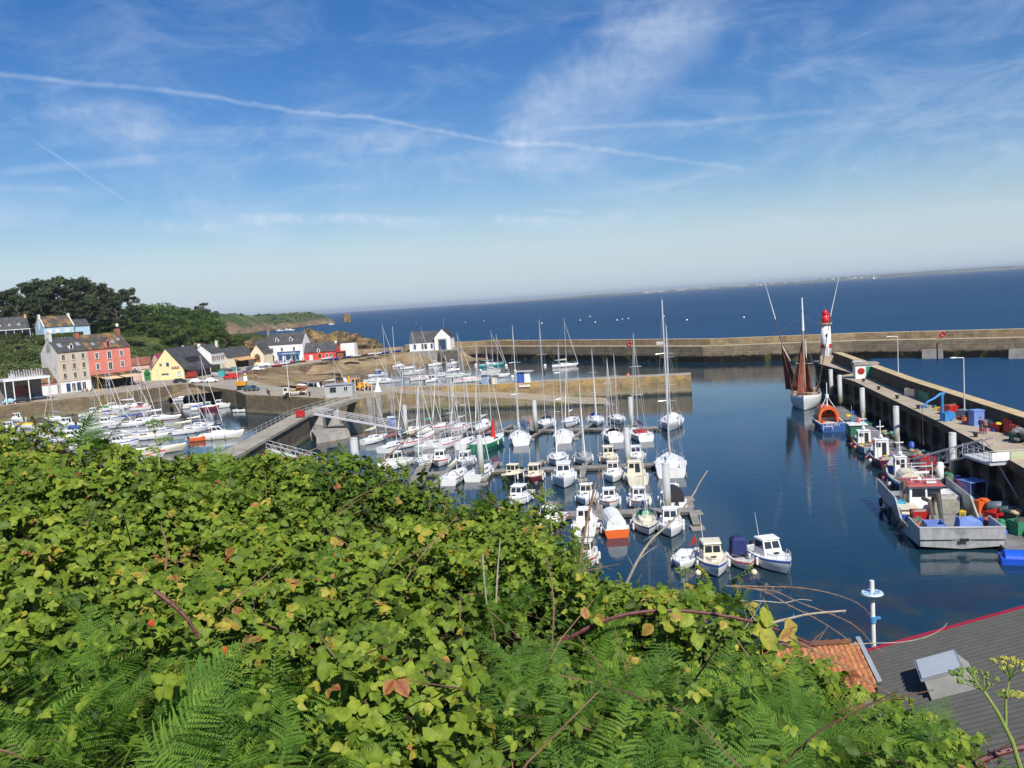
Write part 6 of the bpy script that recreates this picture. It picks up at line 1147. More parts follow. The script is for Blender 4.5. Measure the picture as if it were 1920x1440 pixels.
# orange and blue old lifeboat
y0=137; t=thing('lifeboat_trawler','blue hulled vessel with an orange arched wheelhouse and red waterline','boat',(at_pont(y0,4.0)-.2,y0+4,0),R(dirp(y0)))
hb,sh=hull(t,12,4.1,1.35,M('vessel_blue',(.04,.11,.32),.45,.1,1,dirt=.1),tr=.9,tm=.45,p=2.2,sheer=.4,stripe=WHITE,boot=RED,rail=WHITE); deck(t,12,4.1,hb,sh,M('deck_cream',(.55,.53,.46),.8,.1,2),(.04,.5),.88,.4); Y=lambda u:-6+12*u
b=MB(); prof=[(-1.55,0),(-1.5,1.2),(-1.2,2.0),(-.5,2.45),(.5,2.45),(1.2,2.0),(1.5,1.2),(1.55,0)]; pin=[(x*.78,z*.8) for x,z in prof]
ra=[[(x,Y(.32),1.0+z) for x,z in prof],[(x*.98,Y(.66),1.05+z*.95) for x,z in prof]]; b.loft(ra); rb=[[(x,Y(.32),1.0+z) for x,z in prof],[(x,Y(.32),1.0+z) for x,z in pin]]; b.loft(rb); b.loft([[(x,Y(.32),1.0+z) for x,z in pin],[(x,Y(.6),1.0+z) for x,z in pin]]); b.add([(x,Y(.6),1.0+z) for x,z in pin],[tuple(range(8))]); b.add([(x*.98,Y(.66),1.05+z*.95) for x,z in prof],[tuple(range(7,-1,-1))]); b.build('wheelhouse',ORANGE,t)
b=MB(); b.bx(-.9,-.2,Y(.6)-.03,Y(.6)-.01,1.9,2.6); b.bx(.2,.9,Y(.6)-.03,Y(.6)-.01,1.9,2.6); b.build('window',GLASS,t)
b=MB(); b.cyl((0,Y(.42),3.4),(0,Y(.42),7.2),.12,.05,8); [b.cyl((s*1.0,Y(.36),3.3),(0,Y(.42),5.0),.05,n=5) for s in (-1,1)]; b.cyl((0,Y(.42),4.7),(0,Y(.42),5.3),.28,n=8); b.build('radar_mast',WHITE,t)
marks(t,WHITE,0,Y(0)-.03,1.1,9,.34); b=MB(); b.tube([(-1.6,Y(0)-.5,.4),(-1.6,Y(0)-.5,1.5),(-.2,Y(0)-.5,1.5),(-.2,Y(0)-.5,.4)],.04,5); b.tube([(-1.6,Y(0)-.5,.95),(-.2,Y(0)-.5,.95)],.04,5); b.build('stern_platform_rail',WHITE,t)
fenders(t,12,hb,sh,(.1,.25,.45),(-1,),BLACK); fish_misc(t,[(1.3,Y(.1),1.0),(-1.2,Y(.2),1.0)],4)
# green hull boat, stern covered
y0=128; t=thing('fishing_boat','small dark green boat with a white flat roof next to the orange wheelhouse','boat',(at_pont(y0,2.6)+.2,y0,0),R(dirp(y0)),'fishing boats along the pier'); hb,sh=hull(t,6.2,2.7,.95,M('hull_dark_red',(.09,.02,.02),.6),tr=.9); deck(t,6.2,2.7,hb,sh,GREEN,(.1,.5),.8,.4); b=MB(); b.box((0,-1.3,1.65),(2.2,2.4,1.5)); b.build('wheelhouse',M('shelter_green',(.03,.14,.07),.6,.15,1),t); b=MB(); b.box((0,-1.2,2.46),(2.6,2.9,.12)); b.build('cabin_roof',WHITE,t); b=MB(); b.ball((.5,-.5,2.9),.35,8); b.build('buoy',PINK,t); antenna(t,(-.6,-1,2.5),2.6,(0,0))
def fisher(label,y0,L_,B,F,hm,wh,whpos,seed,boot=None,stripe=None,arch=True,rail_m=None,dx=0,wm=None,flip=False):
    t=thing('fishing_boat',label,'boat',(at_pont(y0,B)+dx,y0,0),R(dirp(y0)+(180 if flip else 0)),'fishing boats along the pier'); hb,sh=hull(t,L_,B,F,hm,tr=.72,p=2.2,sheer=.55,stripe=stripe,boot=boot,rail=rail_m or WHITE); deck(t,L_,B,hb,sh,LGREY,(.05,.85),.9,.45,M('work_deck',(.34,.33,.30),.8,.2,2)); Y=lambda u:-L_/2+L_*u
    w,l,h=wh; zb=sh(0)-.5; cabin(t,Y(whpos)-l/2,Y(whpos)+l/2,w,w*.95,zb,h,wm or WHITE,fs=.15,roof=WHITE,top=.95,wz=.6,win_h=.26)
    b=MB(); b.cyl((0,Y(whpos),zb+h),(0,Y(whpos),zb+h+2.4),.06,n=6); b.box((0,Y(whpos),zb+h+1.6),(.9,.1,.12)); b.ball((0,Y(whpos)-.3,zb+h+.4),.25,8); b.build('radar_mast',WHITE,t)
    if arch: b=MB(); b.tube([(-B*.38,Y(.12),F),(-B*.36,Y(.12),F+2.0),(B*.36,Y(.12),F+2.0),(B*.38,Y(.12),F)],.05,5); b.tube([(-B*.36,Y(.12),F+1.9),(-.2,Y(whpos),zb+h)],.03,4); b.build('stern_gantry',LGREY,t)
    r=random.Random(seed); fish_misc(t,[(r.uniform(-.8,.8),Y(r.uniform(.1,.85)),sh(0)-.45) for k in range(12)],seed); b=MB(); yb=Y(r.choice((.16,.82)))
    for k in range(7): b.ball((r.uniform(-.5,.5),yb+r.uniform(-.35,.35),sh(0)-.2),r.uniform(.3,.42),7)
    b.build('net_bundle',r.choice([GREENM,M('tan_net',(.45,.36,.2),.9,.3,3)]),t)
    for s,u in ((-1,.3),(-1,.55)): b=MB(); b.ball((s*(hb(u)+.25),Y(u),.7),.28,8); b.build('buoy_fender',PINK if r.random()<.5 else FENDER,t)
    return t,hb,sh,Y
fisher('pale blue grey fishing boat with a white twin window wheelhouse',119.5,8.6,2.9,1.1,M('hull_blue_grey',(.22,.30,.36),.5,.1,1),(1.7,1.5,1.9),.62,21,dx=-.1)
fisher('maroon bowed fishing boat with a tall white box wheelhouse',110.0,8.4,3.0,1.2,M('hull_plum',(.07,.012,.03),.4,.2,1),(1.7,1.5,2.3),.56,22,rail_m=RED,dx=-.1,flip=False)
t,hb,sh,Y=fisher('navy fishing boat with a cream shelter and cluttered working deck',97.5,11.5,3.5,1.35,NAVY,(1.3,1.3,2.1),.66,23,stripe=WHITE,dx=-.2,wm=WHITE)
b=MB(); b.loft([[(1.1*math.cos(a),y,1.0+1.2*math.sin(a)**.5) for a in np.linspace(0,PI,8)] for y in (Y(.18),Y(.42))],0,False,True); b.build('cream_shelter',CREAM,t)
for k,(x,y,z,m_) in enumerate(((-.9,Y(.80),1.0,YEL),(-.7,Y(.74),1.0,BLUE),(.3,Y(.5),1.0,RED),(.8,Y(.86),1.1,TEAK))): b=MB(); b.box((x,y,z+.3),(.8,.9,.6)); b.build('gear_bin',m_,t)
# aluminium work boat
GALV,tt_,bb_=base('brushed_aluminium'); pp_=pos(tt_); cc_=ramp(tt_,noise(tt_,pp_,1.4,6,.7,(1,1,.4)),[(.3,(.30,.31,.31)),(.5,(.44,.45,.45)),(.72,(.58,.58,.57))]); L(tt_,cc_,bb_.inputs['Base Color']); bb_.inputs['Metallic'].default_value=.35; bb_.inputs['Roughness'].default_value=.55
ab=thing('work_barge','big square bowed aluminium work boat with red roofed white wheelhouse','boat',(38.75,81.3,0),R(180+dirp(84)+1)); t=ab
W2=3.35; Lb=8.6
b=MB(); rr=[]
for y,wb,zb_,zt in ((-Lb,2.6,-.3,1.25),(-3.2,W2-.4,-.3,1.25),(-3.15,W2-.4,-.3,.95),(1.8,W2-.2,-.25,.95),(1.9,W2,-.2,1.0),(4.6,W2,.1,1.0),(4.65,W2,.1,1.75),(Lb,W2,.38,1.95)):
    rr.append([(-W2 if y>-8 else -2.7,y,zt),(-wb,y,zb_),(wb,y,zb_),(W2 if y>-8 else 2.7,y,zt)])
b.loft(rr,0,False); b.add([(-W2,Lb,1.95),(-W2*.98,Lb,.38),(0,Lb+.02,.15),(W2*.98,Lb,.38),(W2,Lb,1.95),(0,Lb+.25,1.95)],[(0,1,2,5),(2,3,4,5)]); b.add(rr[0],[(0,1,2,3)]); b.build('hull',GALV,t)
b=MB(); b.bx(-W2+.1,W2-.1,-Lb+.1,Lb-.1,.55,.66); b.build('deck',M('barge_deck',(.26,.26,.25),.8,.2,1.5,dirt=.5),t)
for s in (-1,1):
    b=MB(); x0,x1=(s*(W2-.12),s*(W2+.02)); b.hexa([(min(x0,x1),-Lb,1.2),(max(x0,x1),-Lb,1.2),(max(x0,x1),1.0,.9),(min(x0,x1),1.0,.9)],[(min(x0,x1),-Lb,2.6),(max(x0,x1),-Lb,2.6),(max(x0,x1),-.5,2.5),(min(x0,x1),-.5,2.5)]); b.hexa([(min(x0,x1),-.5,.9),(max(x0,x1),-.5,.9),(max(x0,x1),2.0,.9),(min(x0,x1),2.0,.9)],[(min(x0,x1),-.5,2.5),(max(x0,x1),-.5,2.5),(max(x0,x1),1.6,1.1),(min(x0,x1),1.6,1.1)]); b.bx(min(x0,x1),max(x0,x1),4.6,Lb,1.0,1.97); b.build('bulwark',GALV,t)
b=MB(); b.bx(-W2,W2,Lb+.02,Lb+.16,1.0,1.98); b.build('bow_plate',GALV,t); b=MB(); b.bx(-.45,.25,Lb+.30,Lb+.33,.85,1.12); b.build('bow_port',BLACK,t); b=MB(); b.bx(-W2-.02,W2+.02,Lb-.02,Lb+.2,1.985,2.07); b.build('bow_rail',LGREY,t)
cabin(t,-6.6,-2.6,3.4,3.2,.66,2.35,WHITE,fs=.35,roof=M('roof_red_faded',(.45,.10,.09),.6,.1,1),top=.92,wz=.55,win_h=.33,over=.2)
b=MB(); b.bx(-3.1,-1.9,-6.4,-3.2,.66,1.9); b.build('side_house',WHITE,t)
b=MB(); b.cyl((1.9,-3.4,.7),(1.9,-3.4,3.2),.12,n=8); b.cyl((1.9,-3.4,3.2),(1.9,-3.4,3.5),.16,n=8); b.build('exhaust',M('rusty_pipe',(.25,.12,.07),.8),t)
b=MB(); [b.cyl((x,-4.6,3.05),(x,-4.6,5.0),.04,n=5) for x in (-1,.9)]; b.tube([(-1,-4.6,4.6),(.9,-4.6,4.6)],.04,5); b.box((0,-4.6,4.0),(1.4,.15,.2)); b.ball((.3,-4.2,3.4),.22,8); b.box((-.6,-3.6,3.3),(.9,.5,.3)); b.tube([(-1.4,-6,3.1),(-1.4,-3.2,3.6),(1.3,-3.2,3.6),(1.3,-6,3.1)],.04,5); b.build('aerial_rack',WHITE,t)
b=MB(); b.cyl((-.2,-1.0,.66),(-.2,-1.0,2.6),.28,.22,10); b.tube([(-.2,-1.0,2.5),(.0,1.4,3.1),(.5,4.6,1.1)],[.26,.24,.16],8); b.build('deck_crane',M('crane_dark_grey',(.07,.065,.06),.6,.2,1,dirt=.4),t)
b=MB(); b.tube([(.6,-1.6,2.1),(.7,1.2,2.5),(1.0,3.8,.9)],[.2,.18,.14],6); b.build('crane_jib',M('crane_brown',(.12,.09,.07),.7,.2,1),t)
b=MB(); b.box((-1.3,-1.4,1.3),(2.2,1.3,1.2)); b.cyl((-2.2,-1.4,2.0),(-.4,-1.4,2.0),.5,n=12); b.build('net_winch',M('winch_grey',(.30,.29,.25),.7,.2,2,dirt=.5),t)
b=MB(); b.box((2.2,-1.0,1.5),(1.6,2.2,.15)); b.box((2.2,-1.0,1.05),(1.4,2.0,.8),top=.9); b.build('sorting_table',CREAM,t)
NT=M('net_on_deck',(.16,.17,.13),.9,.4,3); rn_=random.Random(5)
for (x,y,m_,n_) in ((2.3,2.6,NT,10),(-2.4,1.6,NT,9),(-2.3,-2.9,GREENM,8),(.3,6.3,M('rope_blue',(.05,.15,.4),.8,.3,4),6),(2.4,-4.6,M('rope_tan',(.4,.3,.18),.9,.3,4),8)):
    b=MB(); [b.ball((x+rn_.uniform(-.55,.55),y+rn_.uniform(-.6,.6),.8+rn_.uniform(0,.35)),rn_.uniform(.2,.36),6,sz=.7) for _ in range(n_)]; b.build('net_bundle',m_,t)
fish_misc(t,[(-2.8,3.2,.67),(-2.7,4.0,.67),(-2.75,4.0,1.1),(2.6,4.0,.67),(2.7,.8,.67),(-.2,5.6,.67),(.9,3.2,.67),(-2.6,-.4,.67)],9)
b=MB(); [b.cyl((-W2+.05,y,2.4),(-W2+.05,y,3.1),.03,n=5) for y in (-8,-6.5,-5,-3.5,-2)]; b.tube([(-W2+.05,-8,3.1),(-W2+.05,-2,3.1)],.035,5); b.build('side_rail',RED,t)
for s_,y_ in ((1,-6),(1,-2),(1,2.5)): b=MB(); b.tube([(s_*(W2+.22),y_+.38*math.cos(a),.75+.38*math.sin(a)) for a in np.linspace(0,2*PI,13)],.13,6); b.build('tyre_fender',BLACK,t)
BLC=M('blue_tarp',(.16,.26,.58),.7,.12,1)
def crate(label,loc,d,mat,rz=0,parent=None,group='stacked fishing crates',tf=None,nm='fish_crate'):
    w,l,h=d; th=.06
    if group.endswith('parapet'): w,l,h=w*.8,l*.8,h*.78
    t=thing(nm,label,'crate',loc,rz,group); b=MB()
    b.bx(-w/2,w/2,-l/2,l/2,0,.06); b.bx(-w/2,-w/2+th,-l/2,l/2,.061,h); b.bx(w/2-th,w/2,-l/2,l/2,.061,h); b.bx(-w/2+th+.001,w/2-th-.001,-l/2,-l/2+th,.061,h-.01); b.bx(-w/2+th+.001,w/2-th-.001,l/2-th,l/2,.061,h-.01)
    for sx_ in (-1,1):
        for sy_ in (-1,1): b.box((sx_*w*.5,sy_*l*.5,h/2),(.1,.1,h*1.02))
    b.build('bin',mat,t)
    if tf: b=MB(); r=random.Random(int(loc[0]*97+loc[1]*13)); [b.ball((r.uniform(-.35,.35)*w,r.uniform(-.35,.35)*l,h*.85+r.uniform(0,.15)),r.uniform(.2,.34)*min(w,1.2),6,sz=.6) for k in range(7)]; b.build('contents',tf,t)
    return t
def onboat(x,y,z):
    return tuple(Matrix.Translation(ab.location)@Matrix.Rotation(ab.rotation_euler.z,4,'Z')@Vector((x,y,z)))
def cl(*c): return c
az=ab.rotation_euler.z
crate('red crate on the deck of the aluminium boat before the crane',onboat(1.7,1.6,.67),(1.3,1.2,1.1),RED,az,tf=M('fish_grey',(.3,.25,.22),.7)); crate('pale blue crate right behind the square bow',onboat(1.5,5.9,.67),(1.5,1.8,1.1),BLC,az)
t=thing('tarp_covered_bin','blue tarp draped over a bin near the square bow','bin',onboat(-1.6,4.9,.67),az); b=MB(); b.loft([[(-1.0,-.7,0),(-.95,-.6,.75),(-.5,-.5,1.15),(.2,-.55,1.0),(.9,-.6,1.2),(1.1,-.7,.1)],[(-1.1,0,0),(-.9,0,.95),(-.3,0,1.25),(.3,.1,1.35),(.8,0,1.2),(1.15,0,.1)],[(-1.0,.8,0),(-.9,.65,.9),(-.4,.5,1.1),(.3,.6,1.15),(.9,.6,.95),(1.0,.8,.0)]],0,False,True); b.build('tarp',BLC,t)
for k in range(3): b=MB(); b.ball((0,0,.35),.42,10); b.build('fender_ball',M('float_grey',(.16,.20,.20),.6,.1,2)).location=onboat(-1.1-k*.75,7.5,.67)
for o in [o for o in bpy.data.objects if o.name.startswith('fender_ball')]: tag(o,'dark grey round float lying just behind the square bow plate','float','floats behind the square bow')
crate('turquoise box on the far side deck of the aluminium boat',onboat(2.6,-2.0,.67),(.8,.8,1.2),M('turq_box',(.05,.35,.50),.5),az)
b=MB(); [b.ball((random.uniform(-.3,.3),random.uniform(-.3,.3),random.uniform(0,1.1)),.22,6) for k in range(14)]; o=b.build('net_heap',GREENM); o.location=onboat(2.9,-3.4,.9); tag(o,'hanging green net twine at the side of the aluminium boat','net')
# gear on the fishing pontoon
def pon(y,dx=0): return (wx(y)-3.3+dx,y,.5)
GG='gear stored on the fishing pontoon'
crate('stack of red crates beyond the second tall pile on the pontoon',pon(103,-.3),(2.1,1.8,1.5),RED,.2,group=GG,tf=RED); crate('red crate on the pontoon near the aluminium boat stern',pon(79,.3),(1.8,1.3,1.0),RED,.4,group=GG); crate('green slatted crate at the near end of the pontoon',pon(75,1.0),(1.5,1.3,1.2),GREENM,.2,group=GG,tf=M('net_dark',(.06,.07,.05),.9)); crate('brown topped green crate behind the slatted one',pon(77.2,1.6),(1.6,1.4,1.3),M('crate_dark_green',(.02,.07,.05),.7),.2,group=GG,tf=M('net_tan',(.5,.33,.2),.9,.3,3))
crate('small orange crate before the grey drums',pon(82.5,-.2),(.7,.7,1.2),ORANGE,.2,group=GG)
b=MB(); b.tube([(-.9,-.9,0),(-.9,-.9,1.9),(.9,-.9,1.9),(.9,-.9,0)],.06,5); b.tube([(-.9,.9,0),(-.9,.9,1.9),(.9,.9,1.9),(.9,.9,0)],.06,5); b.box((0,0,1.95),(2,2,.08)); b.bx(-.95,-.85,-.9,.9,.1,1.9); o=b.build('wire_cage',BLC); o.location=pon(87.5,.6); o.rotation_euler.z=.2; tag(o,'pale blue open frame cage on the pontoon beyond the aluminium boat','cage')
for k,(y,dx,m_,l) in enumerate(((81.5,1.2,M('drum_slate',(.12,.17,.19),.5,.1,1),'slate grey drum lying first behind the orange crate'),(79.6,1.7,M('drum_green_grey',(.09,.15,.14),.5,.1,1),'green grey drum lying second on the gear heap'),(78.4,2.0,M('drum_dark',(.06,.10,.10),.5,.1,1),'darkest drum lying last on the gear heap'))):
    b=MB(); b.cyl((-.8,0,.75),(.8,0,.75),.48,n=14); b.ball((-.8,0,.75),.47,10,sx=.4); b.ball((.8,0,.75),.47,10,sx=.4); o=b.build('plastic_drum',m_,None,True); o.location=pon(y,dx); o.rotation_euler.z=-.3; tag(o,l,'drum')
b=MB(); b.ball((0,0,.5),.7,10,sz=.8); o=b.build('orange_buoy',ORANGE); o.location=pon(83.8,.6); tag(o,'large orange buoy on top of the pontoon gear','buoy')
for k,(y,dx,m_,l) in enumerate(((92.5,.6,BLUE,'blue barrel by the nearest tall pile'),(94,.2,GREENM,'green barrel beside the blue barrel'),(113.5,1.2,KB,'small blue drum right of the second tall pile'),(95.2,-.5,WHITE,'white rounded post light at the gangway foot'))):
    b=MB(); b.cyl((0,0,0),(0,0,1.2 if k<3 else 2.2),.38,.38 if k<3 else .34,12); b.ball((0,0,1.2 if k<3 else 2.2),.36,10,sz=.5); o=b.build('barrel',m_,None,True); o.location=pon(y,dx); tag(o,l,'barrel')
NETS=[GREENM,M('net_teal',(.10,.28,.25),.9,.3,3),M('net_ochre',(.40,.30,.14),.9,.3,3),M('net_grey',(.2,.21,.2),.9,.3,3),ORANGE]
for k,(y,dx,l) in enumerate(((124,.8,'green and orange net heap beyond the second pile'),(109,1.2,'pot and float heap right of the maroon boat'),(106.5,1.1,'grey green rope heap behind the red crates'),(99.5,1.0,'dark net heap on the bare pontoon stretch'),(76.6,-.6,'tan rope coil beside the red crate'))):
    r=random.Random(k+40); t=thing('net_heap',l,'nets',pon(y,dx),0,'net heaps on the fishing pontoon')
    for m_ in range(3):
        b=MB(); [b.ball((r.uniform(-.9,.9),r.uniform(-1.3,1.3),.25+r.uniform(0,.7)),r.uniform(.22,.45),6,sz=.7) for _ in range(8)]; b.build('net_pile',NETS[(k+m_)%5],t)
b=MB(); b.loft([[( .9*math.cos(a),y,.5+.45*math.sin(a)) for a in np.linspace(0,PI,7)] for y in (-2,0,2)],0,False,True); b.box((0,0,.25),(2.0,4.6,.5)); o=b.build('rowing_boat_cover',M('vivid_blue',(.01,.10,.65),.5)); p=at(1922,1056,0); o.location=(p.x+.6,p.y,0); o.rotation_euler.z=1.2; tag(o,'vivid blue dinghy at the right edge beside the pontoon','dinghy')
# gear on the pier deck
PGR='gear heaped along the pier parapet'
PSC=.78
def pd(px,py,dx=0,dy=0): p=at(px,py,5.0); return (p.x+dx,p.y+dy,5.0)
crate('cream crate at the far end of the pier gear',pd(1716,742),(2.4,2.6,1.5),CREAM,.3,group=PGR); crate('maroon crate behind the first green crate',pd(1727,744),(1.6,1.6,1.6),MAROON,.3,group=PGR); crate('green crate left of its twin on the pier',pd(1735,748),(1.8,1.9,1.7),M('crate_green',(.05,.22,.12),.6,.1,1),.2,group=PGR,tf=GREENM); crate('green crate nearer the blue hoist',pd(1745,752),(1.9,2.0,1.7),M('crate_green2',(.07,.25,.15),.6,.1,1),.25,group=PGR)
crate('wide red crate right of the blue hoist',pd(1786,777),(2.6,2.2,1.6),RED,.15,group=PGR,tf=M('net_rust',(.3,.08,.05),.9,.3,3)); crate('dark red crate behind the wide red one',pd(1797,775,1.0),(1.6,2.2,1.5),MAROON,.15,group=PGR,tf=NETS[3]); crate('pale green topped crate on the pier',pd(1812,784),(1.8,2.0,1.4),GREY,.15,group=PGR,tf=NETS[1]); crate('navy crate left of the big blue bin',pd(1823,789),(1.3,1.8,1.6),NAVY,.15,group=PGR,tf=NETS[3])
crate('red crate with yellow nets on the pier',pd(1876,808),(1.8,1.5,1.1),RED,.2,group=PGR,tf=YEL); crate('tall red crate at the right edge of the photo',pd(1900,812),(1.7,1.6,2.0),RED,.2,group=PGR); crate('red slatted crate in front of the tall red one',pd(1912,818),(1.8,1.4,1.7),M('crate_red_light',(.55,.08,.05),.6,.1,1),.1,group=PGR); crate('dark green crate at the near end of the pier gear',pd(1909,826,.2),(1.9,1.5,1.1),GREENM,.1,group=PGR,tf=NETS[3]); crate('grey tub between blue box and red crate',pd(1863,800),(1.5,1.6,1.0),GREY,.2,group=PGR,tf=NETS[3])
b=MB(); b.bx(-.65,.65,-.55,.55,0,1.75); b.bx(-.7,.7,-.6,.6,1.75,1.88); o=b.build('storage_bin',BLC); o.location=pd(1841,800,.0,1.2); o.rotation_euler.z=.12; tag(o,'big pale blue lidded bin behind the pair of people on the pier','bin')
b=MB(); b.bx(-.8,.8,-.6,.6,0,1.1); o=b.build('fish_tub',KB); o.location=pd(1864,797,.6); tag(o,'bright blue tub right of the big blue bin','tub'); b=MB(); b.ball((0,0,0),.5,10); o=b.build('float_ball',PINK); o.location=Vector(pd(1862,795,.4))+Vector((0,0,1.5)); tag(o,'pale pink ball float on the bright blue tub','float')
for k,(px,py,l) in enumerate(((1776,757,'brown and grey net mound beside the hoist arm'),(1785,764,'bright green net mound behind the wide red crate'),(1805,768,'dark low net mound before the lamp post'),(1915,830,'black net heap at the right edge'))):
    r=random.Random(k+60); t=thing('net_mound',l,'nets',pd(px,py,.5),0,'net mounds on the pier')
    for m_ in range(2):
        b=MB(); [b.ball((r.uniform(-1.1,1.1),r.uniform(-1.3,1.3),.3+r.uniform(0,1.0)),r.uniform(.3,.55),6,sz=.7) for _ in range(10)]; b.build('net_pile',NETS[(2,3,0,1,3,0,3,3)[k*2+m_]],t)
t=thing('hand_cart','dark steel frame trolley standing against the parapet','trolley',pd(1731,740,1.2,.5),.3); b=MB(); b.tube([(-.6,0,0),(-.9,.4,3.0),(.4,.4,3.0),(.7,0,0)],.05,5); b.tube([(-.8,.3,2.0),(.5,.3,2.0)],.04,5); b.tube([(-.7,.15,1.0),(.6,.15,1.0)],.04,5); b.build('frame',M('cart_dark_green',(.03,.08,.07),.6),t); b=MB(); b.box((0,-.5,.3),(1.4,1.2,.12)); b.build('platform',BLACK,t)
hp=pd(1767,789); t=thing('pier_hoist','bright blue jib hoist with its arm and rope over the pier edge','crane',(hp[0]+.1,hp[1]-.3,5),0); t.scale=(.72,.72,.70); HB=M('hoist_blue',(.04,.24,.55),.4,.1,1)
b=MB(); b.box((.3,0,.75),(1.5,1.2,1.5),.3); b.cyl((.95,-.6,1.0),(.95,.6,1.0),.75,n=16); b.build('winch_housing',HB,t); b=MB(); b.cyl((-.3,0,0),(-.3,0,4.6),.27,.22,10); b.build('column',HB,t)
b=MB(); b.tube([(-.3,0,4.5),(.1,0,5.1),(-.6,0,4.9),(-1.8,-.2,4.2),(-3.0,-.3,3.7),(-4.0,-.4,2.5)],[.22,.24,.24,.2,.18,.12],8); b.build('jib_arm',HB,t); b=MB(); b.cyl((-4.0,-.4,2.5),(-3.9,-.4,-3.6),.045,n=5); b.cyl((-3.9,-.4,-3.3),(-3.9,-.4,-4.0),.09,n=6); b.build('hoist_rope',BROWNM,t)
for k,(px,py) in enumerate(((1614,716),(1642,731),(1676,748),(1715,767),(1821,820))):
    p=at(px,py,5); b=MB(); b.cyl((0,0,0),(0,0,.4),.22,n=8); b.cyl((0,0,.4),(0,0,.55),.36,.3,8); o=b.build('mooring_bollard',BLACK); o.location=(p.x+.5,p.y,5); tag(o,'low rusty black mooring bollard on the pier edge','bollard','mooring bollards on the pier edge')
# ================================================================ NEAR ROOFS BELOW THE BANK
def rooftile():
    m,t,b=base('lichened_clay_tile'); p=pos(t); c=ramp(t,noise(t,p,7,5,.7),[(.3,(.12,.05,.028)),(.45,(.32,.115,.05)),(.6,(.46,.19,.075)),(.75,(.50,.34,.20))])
    c=mixc(t,mrange(t,noise(t,p,1.3,5,.7),.55,.7,0,.6),c,(.52,.30,.05)); c=mixc(t,mrange(t,noise(t,p,16,3),.63,.7,0,.6),c,(.5,.45,.36)); a_=N(t,'ShaderNodeAttribute'); a_.attribute_name='tint'; c=mixc(t,mrange(t,a_.outputs['Fac'],.0,.8,.75,0),c,(.07,.04,.025)); L(t,c,b.inputs['Base Color']); b.inputs['Roughness'].default_value=.9; return m  # tint darkens valleys between tile columns, groove shade painted into the colour
RT=rooftile(); a0=at(1607,1206,9.5); tx=-9.5; W_=a0.x-tx; D_=7.5; dz_=3.6; xs=np.arange(0,W_,.03); ncol=len(xs); rows=[]
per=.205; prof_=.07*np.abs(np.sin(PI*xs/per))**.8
for k in range(21):
    for e in (0,1):
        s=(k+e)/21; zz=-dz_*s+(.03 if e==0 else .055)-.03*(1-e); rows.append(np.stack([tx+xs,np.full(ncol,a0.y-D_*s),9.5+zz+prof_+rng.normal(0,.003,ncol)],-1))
V=np.concatenate(rows); nr=len(rows); i=(np.arange(nr-1)[:,None]*ncol+np.arange(ncol-1)[None]).ravel()
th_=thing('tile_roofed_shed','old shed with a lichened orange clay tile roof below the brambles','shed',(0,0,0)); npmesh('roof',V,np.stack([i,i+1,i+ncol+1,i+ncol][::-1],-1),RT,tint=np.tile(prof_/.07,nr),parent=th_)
b=MB(); 
for k in range(int(W_/.42)): x=tx+k*.42; b.tube([(x,a0.y,9.56),(x+.44,a0.y,9.60)],[.12,.135],8)
b.build('ridge_tiles',RT,th_)
b=MB(); b.quad((tx,a0.y,9.45),(a0.x,a0.y,9.45),(a0.x,a0.y+4,7.5),(tx,a0.y+4,7.5),0,.1); b.prism([(tx+.2,a0.y-7),(a0.x-.2,a0.y-7),(a0.x-.2,a0.y+3.5),(tx+.2,a0.y+3.5)],3.5,5.8); b.loft([[(tx+.2,a0.y-7,5.8),(tx+.2,a0.y,9.3),(tx+.2,a0.y+3.5,7.4)],[(a0.x-.2,a0.y-7,5.8),(a0.x-.2,a0.y,9.3),(a0.x-.2,a0.y+3.5,7.4)]],0,True,True); b.build('wall',CONCG,th_)
b=MB(); b.hexa([(a0.x+.02,a0.y+.2,9.45),(a0.x+.2,a0.y+.2,9.45),(a0.x+.2,a0.y-D_,5.9),(a0.x+.02,a0.y-D_,5.9)],[(a0.x+.02,a0.y+.2,9.68),(a0.x+.2,a0.y+.2,9.68),(a0.x+.2,a0.y-D_,6.1),(a0.x+.02,a0.y-D_,6.1)]); b.build('zinc_flashing',M('zinc',(.33,.37,.40),.5,.1,1,metal=.3),th_)
A=at(1617,1223,8.6); sl=R(20); az_=R(-17.4); U=Vector((math.cos(az_)*math.cos(sl),math.sin(az_)*math.cos(sl),math.sin(sl))); Ev=Vector((-.299,-.954,0)).normalized(); Nn=Ev.cross(U).normalized(); Nn=Nn if Nn.z>0 else -Nn
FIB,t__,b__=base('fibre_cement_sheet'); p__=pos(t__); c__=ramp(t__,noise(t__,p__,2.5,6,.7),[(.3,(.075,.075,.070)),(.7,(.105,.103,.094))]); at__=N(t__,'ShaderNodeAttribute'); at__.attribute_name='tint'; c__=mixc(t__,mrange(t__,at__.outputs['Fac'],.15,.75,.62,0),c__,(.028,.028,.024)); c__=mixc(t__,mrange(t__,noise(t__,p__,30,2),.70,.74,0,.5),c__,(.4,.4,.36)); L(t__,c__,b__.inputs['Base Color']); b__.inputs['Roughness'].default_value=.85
ws=thing('workshop','low workshop with a dark corrugated roof, red verge trim and a pale roof light','workshop',(0,0,0))
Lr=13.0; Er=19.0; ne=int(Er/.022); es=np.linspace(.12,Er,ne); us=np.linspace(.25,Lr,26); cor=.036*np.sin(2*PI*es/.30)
Av,Uv,Evv,Nv=[np.array(v) for v in (A,U,Ev,Nn)]; V=(Av+us[:,None,None]*Uv+es[None,:,None]*Evv+cor[None,:,None]*Nv).reshape(-1,3); i=(np.arange(25)[:,None]*ne+np.arange(ne-1)[None]).ravel()
